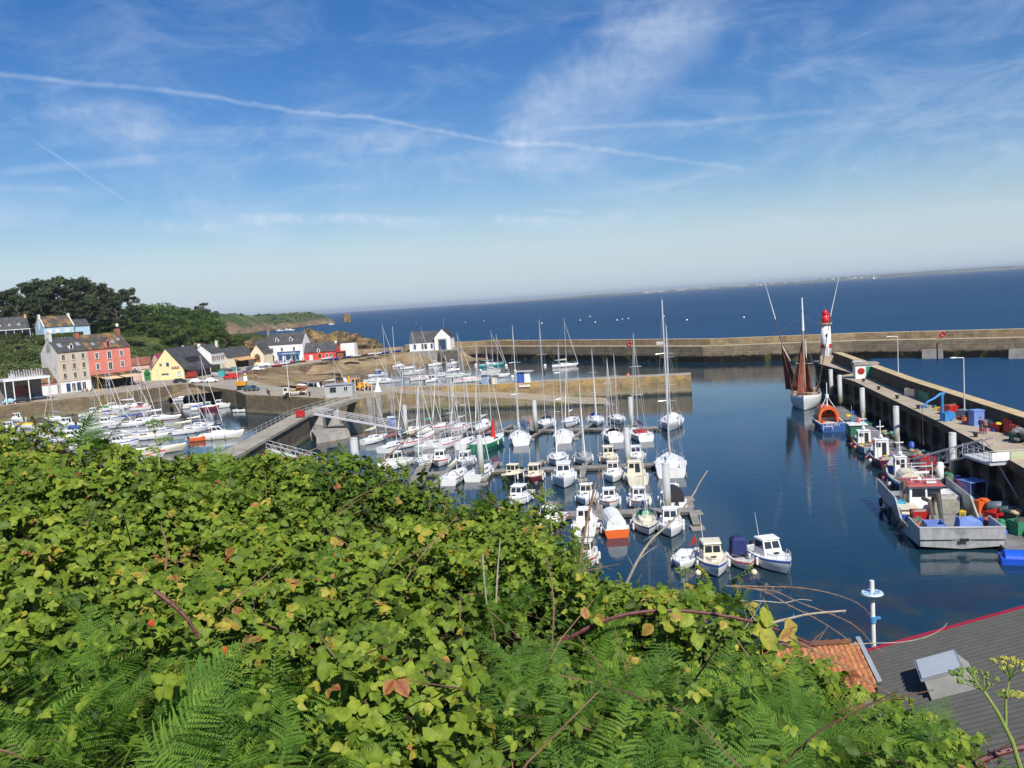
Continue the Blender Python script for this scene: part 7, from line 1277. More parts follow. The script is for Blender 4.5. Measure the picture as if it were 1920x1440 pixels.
npmesh('roof',V,np.stack([i,i+1,i+ne+1,i+ne],-1),FIB,tint=np.tile(np.sin(2*PI*es/.30-1.2)*.5+.5,26),parent=ws,smooth=True)  # tint stripes darken one flank of each corrugation, shade painted for contrast
def RP(u,e,h=0): return A+U*u+Ev*e+Nn*h
b=MB(); b.hexa([RP(-.1,-.06,-.25),RP(Lr,-.06,-.25),RP(Lr,.10,-.25),RP(-.1,.10,-.25)],[RP(-.1,-.06,.06),RP(Lr,-.06,.06),RP(Lr,.12,.06),RP(-.1,.12,.06)]); b.build('verge_trim',M('crimson_trim',(.42,.012,.045),.45,.08,1),ws)
b=MB(); b.hexa([RP(.1,.3,-.6),RP(Lr,.3,-.6),RP(Lr,Er,-.6),RP(.1,Er,-.6)],[RP(.1,.3,-.1),RP(Lr,.3,-.1),RP(Lr,Er,-.1),RP(.1,Er,-.1)]); q=[RP(.6,.6),RP(Lr-.3,.6),RP(Lr-.3,Er-.3),RP(.6,Er-.3)]; b.hexa([(v.x,v.y,3.5) for v in q],[(v.x,v.y,v.z-.8) for v in q]); b.build('wall',CONCG,ws)
b=MB(); b.hexa([RP(-.35,-.1,-.35),RP(-.02,-.1,-.35),RP(-.02,Er,-.35),RP(-.35,Er,-.35)],[RP(-.35,-.1,-.12),RP(-.02,-.1,-.12),RP(-.02,Er,-.12),RP(-.35,Er,-.12)]); b.build('gutter_board',M('gutter_board',(.30,.26,.20),.9,.25,2,dirt=.5),ws)
def hit(px,py,h=0):
    d=ray(px,py); o=Vector((0,0,CAMH)); t=((A+Nn*h)-o).dot(Nn)/d.dot(Nn); p=o+d*t-A; return p.dot(U),p.dot(Ev)
u1,e1=hit(1714,1240,.5); u2,e2=hit(1790,1217,.5); u3,e3=hit(1724,1276,.5); uw=u2-u1; ew=max(.9,e3-e1)
ow=thing('roof_light','pale polycarbonate roof light box raised on the corrugated roof','roof light',(0,0,0)); b=MB(); b.hexa([RP(u1+.1,e1+.1,.02),RP(u1+uw+.25,e1+.1,.02),RP(u1+uw+.25,e1+ew+.6,.02),RP(u1+.1,e1+ew+.6,.02)],[RP(u1+.1,e1+.1,.42),RP(u1+uw,e1+.1,.42),RP(u1+uw,e1+ew,.42),RP(u1+.1,e1+ew,.42)]); b.build('upstand',M('roof_light_upstand',(.26,.26,.23),.8,.15,1),ow)
b=MB(); b.hexa([RP(u1,e1,.43),RP(u1+uw,e1,.43),RP(u1+uw,e1+ew,.43),RP(u1,e1+ew,.43)],[RP(u1,e1,.53),RP(u1+uw,e1,.53),RP(u1+uw,e1+ew,.50),RP(u1,e1+ew,.50)]); o=b.build('frame',M('grey_metal_frame',(.35,.37,.40),.4,.05,1,metal=.3),ow)
b=MB(); 
for k in (0,1): b.hexa([RP(u1+.07,e1+.06+k*ew*.5,.531),RP(u1+uw-.07,e1+.06+k*ew*.5,.531),RP(u1+uw-.07,e1+ew*(.5+.5*k)-.05,.52),RP(u1+.07,e1+ew*(.5+.5*k)-.05,.52)],[RP(u1+.07,e1+.06+k*ew*.5,.56),RP(u1+uw-.07,e1+.06+k*ew*.5,.56),RP(u1+uw-.07,e1+ew*(.5+.5*k)-.05,.545),RP(u1+.07,e1+ew*(.5+.5*k)-.05,.545)])
b.build('pane',M('polycarbonate',(.46,.50,.53),.3,.04,1),o)
# navigation post with a disc
p=at(1638,1208,6.5); ps=thing('disc_post','thin white post carrying a blue and white disc above the roofs','post',(p.x,p.y,5)); D0=p.y; b=MB(); b.cyl((0,0,0),(0,0,4.55),.105,n=10); b.build('pole',WHITE,ps); b=MB(); b.cyl((0,0,3.93),(0,0,4.0),.50,.46,20); o=b.build('disc',M('disc_pale',(.55,.68,.74),.4,.2,3),ps); b=MB()
for k in range(8): a=2*PI*k/8; b.hexa([(.05*math.cos(a),.05*math.sin(a),4.002),(.36*math.cos(a-.16),.36*math.sin(a-.16),4.002),(.36*math.cos(a+.16),.36*math.sin(a+.16),4.002),(.06*math.cos(a+.3),.06*math.sin(a+.3),4.002)],[(.05*math.cos(a),.05*math.sin(a),4.012),(.36*math.cos(a-.16),.36*math.sin(a-.16),4.012),(.36*math.cos(a+.16),.36*math.sin(a+.16),4.012),(.06*math.cos(a+.3),.06*math.sin(a+.3),4.012)])
b.build('disc_marking',M('disc_blue',(.06,.22,.50),.5),o); b=MB(); b.cyl((0,0,2.55),(0,0,2.85),.15,n=10); b.box((.1,0,2.75),(.5,.1,.1)); b.build('clamp',M('clamp_blue',(.08,.30,.55),.5),ps)
# ================================================================ FOLIAGE
def ortho(Nrm,r):
    t=r.normal(size=Nrm.shape); t-=(t*Nrm).sum(-1,keepdims=True)*Nrm; t/=np.linalg.norm(t,axis=-1,keepdims=True)+1e-9; return t,np.cross(Nrm,t)
def leafquads(P,Nrm,size,r,asp=.7):
    Nrm=Nrm/(np.linalg.norm(Nrm,axis=-1,keepdims=True)+1e-9); t,b_=ortho(Nrm,r); s=size[:,None]
    V=np.stack([P-t*s,P-b_*s*asp,P+t*s,P+b_*s*asp],1).reshape(-1,3); F=np.arange(len(P)*4).reshape(-1,4); return V,F
def crown(cl,nl,r,leaf,flat=.55,up=.4):
    """cl: list of (x,y,z,rx,rz) clumps"""
    cl=np.array(cl,float); w_=cl[:,3]**2; k=r.choice(len(cl),nl,p=w_/w_.sum()); c=cl[k]; d=r.normal(size=(nl,3)); d/=np.linalg.norm(d,axis=1,keepdims=True); rad=r.uniform(.55,1.08,nl)[:,None]
    P=c[:,:3]+d*rad*np.stack([c[:,3],c[:,3],c[:,4]],-1); P+=r.normal(0,.05,P.shape)*c[:,3:4]
    nrm=d*.8+r.normal(size=(nl,3))*.5+np.array([0,0,up]); tint=np.clip(.5+.18*r.normal(size=nl)+(k*37%11-5)*.045,0,1)
    V,F=leafquads(P,nrm,leaf*r.uniform(.6,1.4,nl),r); return V,F,np.repeat(tint,4)
PINEM=leafmat('pine_needles',[(0,(.012,.024,.010)),(.5,(.036,.058,.020)),(1,(.080,.100,.032))],.12,.7,.15); BROADM=leafmat('broad_leaves',[(0,(.03,.06,.012)),(.5,(.065,.12,.02)),(1,(.13,.19,.035))],.2,.6,.12); SCRM=leafmat('scrub_leaves',[(0,(.02,.035,.012)),(.4,(.05,.08,.018)),(.75,(.10,.13,.03)),(1,(.20,.18,.07))],.15,.7,.06)
BARK=M('bark_brown',(.10,.075,.055),.95,.25,1)
def tree_mesh(kind,seed):
    r=np.random.default_rng(seed); cl=[]; limbs=MB()
    if kind=='pine':
        h=1.0; limbs.tube([(0,0,-.05),(.01,.01,.3),(-.02,.0,.6),(.02,.01,.86)],[.03,.024,.018,.008],8)
        for k in range(40):
            z=r.uniform(.22,.97); rr=.36*(1-((z-.55)/.5)**2*.75); a=r.uniform(0,2*PI); q=rr*r.uniform(.35,1); x,y=q*math.cos(a),q*math.sin(a); cl.append((x,y,z,r.uniform(.07,.13),r.uniform(.03,.055)))
            if k%2==0: limbs.tube([(0,0,z-.16),(x*.5,y*.5,z-.07),(x,y,z-.02)],[.012,.008,.003],5)
        V,F,T=crown(cl,7000,r,.0175,up=.7)
    elif kind=='broad':
        limbs.tube([(0,0,-.05),(.02,0,.25),(0,.02,.5)],[.035,.028,.014],7)
        for k in range(24):
            z=r.uniform(.16,.9); rr=.5*math.sin(PI*min(1,max(.05,(z+.12)/1.15)))**.6; a=r.uniform(0,2*PI); q=rr*r.uniform(.2,.85); x,y=q*math.cos(a),q*math.sin(a); cl.append((x,y,z,r.uniform(.11,.2),r.uniform(.08,.14)))
            if k%3==0: limbs.tube([(0,0,z*.5),(x*.5,y*.5,z*.8),(x,y,z)],[.014,.009,.003],5)
        V,F,T=crown(cl,5200,r,.021,up=.4)
    else:
        limbs.tube([(0,0,-.05),(.05,.02,.4)],[.03,.01],5)
        for k in range(12): a=r.uniform(0,2*PI); q=r.uniform(0,.38); cl.append((q*math.cos(a),q*math.sin(a),r.uniform(.2,.62),r.uniform(.16,.28),r.uniform(.14,.26)))
        V,F,T=crown(cl,1700,r,.035,up=.4)
    return V,F,T,limbs
PROT={}
def tree(kind,label,cat,loc,h,wd,rz,v,mat,grp,name):
    key=(kind,v,mat.name)
    if key not in PROT:
        V,F,T,lb=tree_mesh(kind,v*7+len(kind)); t=thing(name,label,cat); c=npmesh('crown',V,F,mat,T,t); k=lb.build('trunk',BARK,t); PROT[key]=t
    else:
        src=PROT[key]; t=src.copy(); COL.objects.link(t)
        for ch in [o for o in bpy.data.objects if o.parent==src]: c=ch.copy(); COL.objects.link(c); c.parent=t
    t.name=name; t.location=loc; t.scale=(wd,wd,h); t.rotation_euler=(0,0,rz); tag(t,label,cat,grp); return t
def gz(x,y): return float(zh(np.array([float(x)]),np.array([float(y)]))[0])
r=random.Random(17)
PN=[(-8,548,405),(18,540,420),(44,534,400),(62,528,425),(82,523,395),(103,519,418),(126,524,402),(148,521,425),(168,528,398),(190,535,415),(214,556,392),(238,541,405),(30,560,385),(75,556,384),(118,560,386),(160,562,384)]
for i,(px,py,D) in enumerate(PN):
    x=(px-960)/1660*D*1.0; q=atd(px,py,D); z0=gz(q.x,D); h=q.z-z0; tree('pine','dark pine of the tall grove on the hill behind the blue cottage' if i not in (0,11) else ['dark pine cut by the left edge of the photo on the hill',0,0,0,0,0,0,0,0,0,0,'wind swept pine standing apart at the right end of the grove'][i],'pine tree',(q.x,D,z0-.4),h+.6,h*.92 if i!=11 else h*.7,r.uniform(0,6),i%4,PINEM,'pines of the hill grove','pine_tree')
BR=[(262,568,430),(285,566,440),(306,565,432),(326,571,425),(346,575,418),(366,580,410),(384,584,405),(398,590,400),(250,588,412),(272,590,408),(236,594,404),(296,585,412),(318,588,404),(340,592,398),(362,597,394),(382,601,392),(205,600,396),(222,604,390),(186,606,388),(245,603,392),(268,604,390),(292,602,388),(314,605,386),(336,607,385),(402,606,392),(352,610,384),(384,612,386)]
for i,(px,py,D) in enumerate(BR):
    q=atd(px,py,D); z0=gz(q.x,D); h=max(3.5,q.z-z0); tree('broad','leafy green tree of the wood on the hill right of the pines','tree',(q.x,D,z0-.5),h+.7,max(h*.95,8.5),r.uniform(0,6),i%4,BROADM,'leafy trees on the hill','broadleaf_tree')
q=atd(378,568,425); z0=gz(q.x,425); tree('pine','small flat topped pine at the right end of the wood','pine tree',(q.x,425,z0),q.z-z0,(q.z-z0)*1.0,1,2,PINEM,None,'pine_tree')
for i in range(235):
    # shrubs over the slope behind the houses
    k=i%3 if i<150 else 3
    if k==0: px=r.uniform(-10,90); D=r.uniform(292,345)
    elif k==1: px=r.uniform(-30,260); D=r.uniform(345,375); 
    elif k==2: px=r.uniform(235,470); D=r.uniform(348,400)
    else: px=r.uniform(385,480); D=r.uniform(398,428)
    x=(px-960)/1660*D; z0=gz(x,D)
    if z0<(8 if k<3 else 3) and k!=0: continue
    if k==1 and 60<px<175: D=372; z0=gz((px-960)/1660*D,D)
    tree('shrub','rounded shrub on the overgrown slope behind the quay houses','shrub',((px-960)/1660*D,D,z0-.4),r.uniform(1.6,3.6) if k!=1 else r.uniform(1.2,1.9),r.uniform(4,8),r.uniform(0,6),i%5,BROADM if i%4==0 else SCRM,'shrubs on the slope behind the houses','shrub')
def hedge(label,p0,p1,w_,h,mat,seed,n=2600,leaf=.16):
    r_=np.random.default_rng(seed); u=r_.uniform(0,1,n)[:,None]; f=r_.integers(0,3,n); a=r_.uniform(-.5,.5,n); z=r_.uniform(0,1,n); p0=np.array(p0,float); p1=np.array(p1,float); d=(p1-p0); s=np.array([-d[1],d[0],0]); s/=np.linalg.norm(s)
    off_=np.where(f==0,-.5,np.where(f==1,.5,a))*w_; zz=np.where(f==2,1,z)*h; P=p0+d*u+s*off_[:,None]+np.stack([0*zz,0*zz,zz],-1)+r_.normal(0,.08,(n,3)); nn=s*np.where(f==0,-1,np.where(f==1,1,0))[:,None]+np.array([0,0,1])*(f==2)[:,None]+r_.normal(0,.5,(n,3))
    V,F=leafquads(P,nn,leaf*r_.uniform(.6,1.4,n),r_); t=thing('hedge',label,'hedge'); npmesh('foliage',V,F,mat,np.repeat(r_.uniform(.2,.8,n),4),t)
    b=MB(); A_=p0-s*w_*.4; B_=p0+s*w_*.4; b.hexa([A_,p1-s*w_*.4,p1+s*w_*.4,B_],[A_+[0,0,h*.9],p1-s*w_*.4+[0,0,h*.9],p1+s*w_*.4+[0,0,h*.9],B_+[0,0,h*.9]]); b.build('branches',M('hedge_core',(.02,.03,.012),.9),t); return t
hedge('dark clipped hedge below the cream house on the hill',(-200,338,20.0),(-186,341,20.3),3,3.0,SCRM,3,5200,.22); hedge('long green hedge running along the top of the bank',(-174,386,18.5),(-140,398,16.6),2.2,2.6,BROADM,4,6000,.25); hedge('low hedge before the pale blue cottage',(-188,353,20.5),(-174,364,20.8),1.6,1.5,SCRM,5,3200,.2); hedge('small clipped hedge before the white shuttered house',(-108.6,322,4.6),(-106.4,323.5,4.6),2.4,2.6,BROADM,6,1600,.16)
# scrub carpet on the hill
n=60000; X=rng.uniform(-235,-100,n); Y=rng.uniform(225,420,n); Z=zh(X,Y); ok=(Z>5.2); X,Y,Z=X[ok],Y[ok],Z[ok]; n=len(X); bm=fnoise(X,Y,.28,31)*1.0+fnoise(X,Y,.9,32)*.5; slope_m=np.where((Y>352)&(X<-165),.2,np.where(Y>352,.5,1.0))
P=np.stack([X,Y,Z+(np.clip(bm,-.2,2)*1.0+rng.uniform(-.2,.8,n))*slope_m],-1); V,F=leafquads(P,rng.normal(0,.6,(n,3))+np.array([.2,-.4,.8]),rng.uniform(.25,.6,n)*np.where(slope_m<1,.55,1),rng)
tag(npmesh('hill_scrub',V,F,SCRM,np.repeat(np.clip(.5+.25*fnoise(X,Y,.12,33)+rng.normal(0,.15,n),0,1),4)),'dense green scrub covering the slope behind the harbour houses','scrub',kind='stuff')
n=26000; X=rng.uniform(-760,-372,n); Y=rng.uniform(920,1900,n); Z=zhd(X,Y); k_=fnoise(X,Y,.022,41)+.5*fnoise(X,Y,.06,42); ok=(Z>10)&(k_>-.05); X,Y,Z,k_=X[ok],Y[ok],Z[ok],k_[ok]; n=len(X); P=np.stack([X,Y,Z+rng.uniform(0,2.2,n)+np.clip(k_,0,1)*1.5],-1); V,F=leafquads(P,rng.normal(0,.5,(n,3))+np.array([.1,-.4,.9]),rng.uniform(1.2,3.2,n),rng)
tag(npmesh('headland_scrub',V,F,leafmat('headland_leaves',[(0,(.022,.045,.012)),(.5,(.05,.09,.02)),(.8,(.11,.15,.035)),(1,(.22,.20,.08))],.1,.7,.01),np.repeat(np.clip(.5+.3*fnoise(X,Y,.02,43)+rng.normal(0,.15,n),0,1),4)),'gorse and heath scrub covering the far headland','scrub',kind='stuff')
# ---- FOREGROUND THICKET
TX=np.array([-200,0,100,200,280,400,600,800,950,1100,1200,1300,1400,1500,1600,1700,1850,2100]); TY=np.array([785,795,808,840,872,880,885,915,955,1080,1118,1150,1215,1290,1335,1370,1450,1560]); TD=np.array([5.5,5.5,5.5,5.5,5.5,5.5,5.4,5.2,5.0,4.4,4.0,3.6,3.3,3.1,2.9,2.7,2.3,2.0]); TH=(TY-(628-.0664*TX))*TD/1660
TA=(TX-960)/1660
def edgeD(a): return np.interp(a,TA,TD)
def surf(X,Y):
    a=X/np.maximum(Y,.4); E=edgeD(a); he=np.interp(a,TA,TH); s=np.clip((Y-1.1)/(E-1.1),0,1); hd=.80+(he-.80)*s
    return CAMH-hd-np.clip(Y-E,0,3)*1.6+.075*fnoise(X,Y,5.5,51,3)+.03*np.clip(1.1-Y,0,1)
xs=np.arange(-7,7.01,.11); ys=np.arange(-1,8.5,.11); Xg,Yg=np.meshgrid(xs,ys); Eg=edgeD(Xg/np.maximum(Yg,.4)); Zg=surf(Xg,np.maximum(Yg,.6))-.36+.25*np.clip((Yg-Eg+1.6)/1.5,0,1)-np.clip(Yg-Eg+.04,0,9)*2.2
nn_=len(xs); V=np.stack([Xg,Yg,Zg],-1).reshape(-1,3); i=(np.arange(len(ys)-1)[:,None]*nn_+np.arange(nn_-1)[None]).ravel(); tag(npmesh('bank',V,np.stack([i,i+1,i+nn_+1,i+nn_],-1),T_EARTH),kind='structure')
def scr(X,Y):
    a=X/Y; return 960+1660*a
def fernzone(px,Y): 
    A_=(px<560)&(Y<2.15+.35*np.sin(px*.013)); B_=(px>880)&(Y<3.1-(px-900)*.0007+.2*np.sin(px*.02)); return A_|B_
LT=[(0,.18),(.18,.80),(.45,1.0),(.76,.62),(1.0,.03)]
def leaflets(P,Dv,Nv_,S,curl,tint):
    n=len(P); Nv_=Nv_/np.linalg.norm(Nv_,axis=1,keepdims=True); Dv=Dv-(Dv*Nv_).sum(1,keepdims=True)*Nv_; Dv/=np.linalg.norm(Dv,axis=1,keepdims=True)+1e-9; Sd=np.cross(Dv,Nv_); rows=[]
    jag=rng.uniform(.82,1.15,(n,5,2))
    for ri,(t,w_) in enumerate(LT):
        c=P+Dv*(S*t)[:,None]-Nv_*(S*curl*t*t)[:,None]
        for si,sg in enumerate((-1,0,1)):
            wv=S*.40*w_*(jag[:,ri,0 if sg<0 else 1] if sg else 0); rows.append(c+Sd*(sg*wv)[:,None]+Nv_*(abs(sg)*wv*.28)[:,None])
    V=np.stack(rows,1).reshape(-1,3); f=[]
    for ri in range(4):
        for c in range(2): f.append([ri*3+c,ri*3+c+1,ri*3+c+4,ri*3+c+3])
    F=(np.arange(n)[:,None,None]*15+np.array(f)[None]).reshape(-1,4)
    tt=np.repeat(tint[:,None],15,1); tt[:,[1,4,7,10,13]]+=.09; return V,F,np.clip(tt,0,1).ravel()
def compounds(P,N0,S,tint,five=.3):
    n=len(P); h=rng.uniform(0,2*PI,n); Dv=np.stack([np.cos(h),np.sin(h),rng.normal(0,.25,n)],-1); Sd=np.cross(N0,Dv); Sd/=np.linalg.norm(Sd,axis=1,keepdims=True)
    Ps=[P+Dv*(S*.15)[:,None]]; Ds=[Dv]; Ns=[N0]; Ss=[S*1.05]; Ts=[tint]
    for sg in (-1,1): 
        Ps.append(P+Sd*(sg*S*.08)[:,None]); Ds.append(Dv*.35+Sd*sg); Ns.append(N0+Sd*sg*.35+rng.normal(0,.12,(n,3))); Ss.append(S*.92); Ts.append(tint+rng.normal(0,.03,n))
        k=rng.uniform(size=n)<five; Ps.append((P-Dv*(S*.28)[:,None])[k]); Ds.append((Sd*sg-Dv*.35)[k]); Ns.append(N0[k]+Sd[k]*sg*.3); Ss.append(S[k]*.75); Ts.append(tint[k])
    P,Dv,N0,S,T=[np.concatenate(v) for v in (Ps,Ds,Ns,Ss,Ts)]; return leaflets(P,Dv,N0,S,rng.uniform(.02,.30,len(P)),T)
n=50000; yy=np.sqrt(rng.uniform(.9**2,5.75**2,n)); aa=rng.uniform(-.66,.68,n); X=aa*yy; E=edgeD(aa); px_=scr(X,yy); fz=fernzone(px_,yy); hole=fnoise(X,yy,3.2,61,3)+.4*fnoise(X,yy,9,62,2)
keep=(yy<E+.12*rng.normal(size=n))&(~fz|(rng.uniform(size=n)<np.where(px_<600,.24,.13)))&((hole>-.52)|(rng.uniform(size=n)<.16)); X,Y_,E,px_,hole=X[keep],yy[keep],E[keep],px_[keep],hole[keep]; n=len(X)
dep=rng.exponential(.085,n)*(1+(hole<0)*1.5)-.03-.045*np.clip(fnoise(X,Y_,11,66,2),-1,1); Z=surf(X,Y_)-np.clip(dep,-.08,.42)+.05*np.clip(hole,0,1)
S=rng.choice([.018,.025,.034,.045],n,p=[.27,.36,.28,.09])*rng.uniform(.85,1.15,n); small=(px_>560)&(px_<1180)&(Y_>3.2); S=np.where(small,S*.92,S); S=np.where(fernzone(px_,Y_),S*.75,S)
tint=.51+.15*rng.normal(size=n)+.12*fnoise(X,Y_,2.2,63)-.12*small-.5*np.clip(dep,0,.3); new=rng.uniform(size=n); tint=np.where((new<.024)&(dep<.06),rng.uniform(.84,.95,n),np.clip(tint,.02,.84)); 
nrm=np.stack([rng.normal(.12,.60,n),rng.normal(-.35,.60,n),np.full(n,1.0)],-1); nrm/=np.linalg.norm(nrm,axis=1,keepdims=True)
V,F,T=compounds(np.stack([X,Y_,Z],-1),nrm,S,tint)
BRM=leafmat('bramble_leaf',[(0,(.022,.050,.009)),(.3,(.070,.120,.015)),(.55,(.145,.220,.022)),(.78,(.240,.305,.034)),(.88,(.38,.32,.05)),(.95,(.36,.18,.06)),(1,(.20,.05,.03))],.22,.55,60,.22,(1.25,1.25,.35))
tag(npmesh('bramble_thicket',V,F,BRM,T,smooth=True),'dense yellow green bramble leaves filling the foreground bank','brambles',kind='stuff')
# tiny undergrowth leaves low in the gaps, dark tint paints the gap shade
n=26000; yy=np.sqrt(rng.uniform(.9**2,5.7**2,n)); aa=rng.uniform(-.66,.68,n); k=yy<edgeD(aa)-.02; X,Y_=(aa*yy)[k],yy[k]; n=len(X); Z=surf(X,Y_)-rng.uniform(.0,.32,n)
nr=rng.normal(0,.6,(n,3))+np.array([.1,-.4,.7]); h=rng.normal(size=(n,3)); V,F,T=leaflets(np.stack([X,Y_,Z],-1),h,nr,rng.uniform(.012,.026,n),np.full(n,.1),np.clip(.22+.14*rng.normal(size=n),0,.6))
tag(npmesh('undergrowth',V,F,BRM,T,smooth=True),'small leaved undergrowth between the brambles and bracken','undergrowth',kind='stuff')
# woody stems inside the thicket
b=MB(); r=random.Random(8)
for k in range(420):
    y=math.sqrt(r.uniform(1,25)); a=r.uniform(-.62,.64); 
    if y>edgeD(a)-.15: continue
    x=a*y; z=float(surf(np.array(x),np.array(y))); l=r.uniform(.15,.5); an=r.uniform(0,6.28); el=r.uniform(-.4,.9); d=Vector((math.cos(an)*math.cos(el),math.sin(an)*math.cos(el),math.sin(el))); p0=Vector((x,y,z-.16)); b.tube([p0,p0+d*l*.5+Vector((0,0,.03)),p0+d*l],[.0032,.0026,.0014],4)
tag(b.build('bramble_stems',M('bramble_stem_brown',(.20,.11,.065),.8,.35,9)),'thin brown stems tangled among the bramble leaves','stems',kind='stuff')
# ---- bracken
FM=leafmat('bracken_frond',[(0,(.055,.11,.014)),(.5,(.105,.225,.030)),(1,(.20,.33,.05))],.35,.55,None,.25,(1.2,1.25,.4))
oi=N(FM.node_tree,'ShaderNodeObjectInfo'); b_=FM.node_tree.nodes['Principled BSDF']; lk=b_.inputs['Base Color'].links[0]; src=lk.from_socket; mm=mixc(FM.node_tree,1.0,src,ramp(FM.node_tree,oi.outputs['Random'],[(0,(.62,.72,.8)),(.5,(1,1,1)),(1,(1.45,1.25,1.0))]),'MULTIPLY'); FM.node_tree.links.new(mm,b_.inputs['Base Color'])
def frond_mesh(seed,npn=21,arch=.5,curl=.15):
    r=np.random.default_rng(seed); V=[];F=[];T=[]
    def rp(s): return np.array([curl*s*s*.3,s,arch*(s-.95*s*s)])
    for i in range(npn):
        s=.20+.79*(i/(npn-1))**.92; c=rp(s); tg=rp(min(s+.02,1))-rp(s-.02); tg/=np.linalg.norm(tg); u=(s-.20)/.79; ln=.40*(1-u)**.95*(.55+.45*min(1,u*5))+.012
        for sg in (-1,1):
            dr=np.array([sg,.38+.3*u,0])+r.normal(0,.06,3); dr/=np.linalg.norm(dr); npp=max(3,int(ln/.0165)); tv=r.uniform(.3,.7)
            dp=r.uniform(.25,.6)
            for j in range(npp):
                q=(j+.5)/npp; pc=c+dr*ln*q+np.array([0,0,-dp*ln*q*q]); wl=.022*(1-q)**.6*(.45+.55*ln/.36)+.003; wd=ln/npp*.43; fwd=tg*.9+dr*.25; fwd/=np.linalg.norm(fwd)
                for s2 in (-1,1):
                    d2=fwd*s2+dr*.35; d2/=np.linalg.norm(d2); a=pc-dr*wd; b2=pc+dr*wd; e=pc+d2*wl+np.array([0,0,-.2*wl]); k=len(V); V+= [a,b2,e+dr*wd*.4,e-dr*wd*.4]; F.append([k,k+1,k+2,k+3]); T+= [tv,tv,min(1,tv+.15),min(1,tv+.15)]
            # pinna midrib
            nrm=np.cross(dr,tg); w2=np.cross(nrm,dr)*.0016; k=len(V); V+=[c-w2,c+w2,c+dr*ln*.97+w2*.4-np.array([0,0,dp*ln*.94]),c+dr*ln*.97-w2*.4-np.array([0,0,dp*ln*.94])]; F.append([k,k+1,k+2,k+3]); T+=[.95]*4
    for i in range(14):
        a=rp(-.35+1.33*i/14) if i/14*1.33>.35 else np.array([0,-.35+1.33*i/14,.0]); e=rp(max(0,-.35+1.33*(i+1)/14)) if (i+1)/14*1.33>.35 else np.array([0,-.35+1.33*(i+1)/14,.0]); w2=.0045*(1-i/15)
        for dx,dz in ((1,0),(0,1)): k=len(V); V+=[a-np.array([dx*w2,0,dz*w2]),a+np.array([dx*w2,0,dz*w2]),e+np.array([dx*w2,0,dz*w2]),e-np.array([dx*w2,0,dz*w2])]; F.append([k,k+1,k+2,k+3]); T+=[1.]*4
    return np.array(V),np.array(F),np.array(T)
FR_=[]
for k in range(6):
    V,F,T=frond_mesh(100+k,20+k%4,.35+.12*(k%4),(-1)**k*.3); o=npmesh('frond',V,F,FM,T); FR_.append(o.data); bpy.data.objects.remove(o)
def fern(loc,nf,size,label,grp,r,heads=None,el=(.25,.9)):
    t=thing('bracken_fern',label,'fern',loc,0,grp)
    for k in range(nf):
        o=bpy.data.objects.new('frond',r.choice(FR_)); COL.objects.link(o); o.parent=t; s=size*r.uniform(.75,1.2); o.scale=(s,s,s); hd=(heads[k%len(heads)] if heads else r.uniform(0,2*PI)); e=r.uniform(*el); o.rotation_euler=(e,r.uniform(-.45,.45),hd); o.location=(r.uniform(-.05,.05),r.uniform(-.05,.05),0)
    return t
r=random.Random(23)
def fat(px,y,dz=-.16): x=(px-960)/1660*y; return (x,y,float(surf(np.array(x),np.array(y)))+dz)
for k in range(85):
    y=r.uniform(1.15,2.35); px=r.uniform(-30,600); 
    if y>2.1 and px>450: continue
    fern(fat(px,y),r.choice((3,4,4)),r.uniform(.16,.30),'bracken fern among the ferns filling the lower left corner','bracken ferns in the lower left',r)
for k in range(190):
    px=r.uniform(860,1760); y=r.uniform(1.2,3.2-(px-900)*.0008)
    if y>edgeD((px-960)/1660)-.12: continue
    fern(fat(px,y),r.choice((3,3,4)),r.uniform(.13,.28),'bracken fern in the mass of ferns along the lower right bank','bracken ferns in the lower right',r)
for k in range(16):
    px=r.uniform(150,900); y=r.uniform(2.4,4.6); fern(fat(px,y,-.12),2,r.uniform(.14,.24),'single bracken fern poking through the middle of the brambles','bracken ferns among the brambles',r)
fern(fat(392,4.9,-.10),7,.34,'tall dark bracken tuft rising before the yellow striped cruiser',None,r,None,(.7,1.35)); fern(fat(150,5.0,-.12),6,.34,'dark bracken tuft on the skyline at the left',None,r,None,(.5,1.1)); fern(fat(560,5.0,-.1),4,.30,'bracken sprays pointing at the harbour wall',None,r,[-.9,-.5,.2,.8],(.5,.9)); fern(fat(880,4.7,-.1),6,.28,'bracken clump on the skyline before the black hulled boat',None,r,None,(.5,1.1)); fern(fat(1075,4.2,-.06),4,.26,'upright bracken frond beside the open fishing boat',None,r,[-.4,0,.3,-.8],(.8,1.3)); fern(fat(1330,3.3,-.05),4,.22,'leafy bracken spray against the dark water',None,r,None,(.7,1.2))
# shoots standing above the skyline
def shoot_mesh(seed):
    r_=np.random.default_rng(seed); n=22; u=np.linspace(.12,1,n); a=u*9+r_.uniform(0,6); P=np.stack([.10*u*u+.0*u,.03*np.sin(u*3),u],-1); Dv=np.stack([np.cos(a),np.sin(a),np.full(n,.35)],-1); Nn_=np.stack([-np.cos(a)*.4,-np.sin(a)*.4-.2,np.ones(n)],-1); S=.17*(1-u*.55)
    Ps=P+Dv*.05; V,F,T=leaflets(np.concatenate([Ps,Ps]),np.concatenate([Dv,Dv*.5+np.cross(Dv,Nn_)]),np.concatenate([Nn_,Nn_]),np.concatenate([S,S*.8]),np.full(2*n,.15),np.clip(.5+.12*r_.normal(size=2*n)+.2*np.concatenate([u,u])**3,0,.9)); return V,F,T
SH=[]
for k in range(5):
    V,F,T=shoot_mesh(k); o=npmesh('leaves',V,F,BRM,T,smooth=True); SH.append(o.data); bpy.data.objects.remove(o)
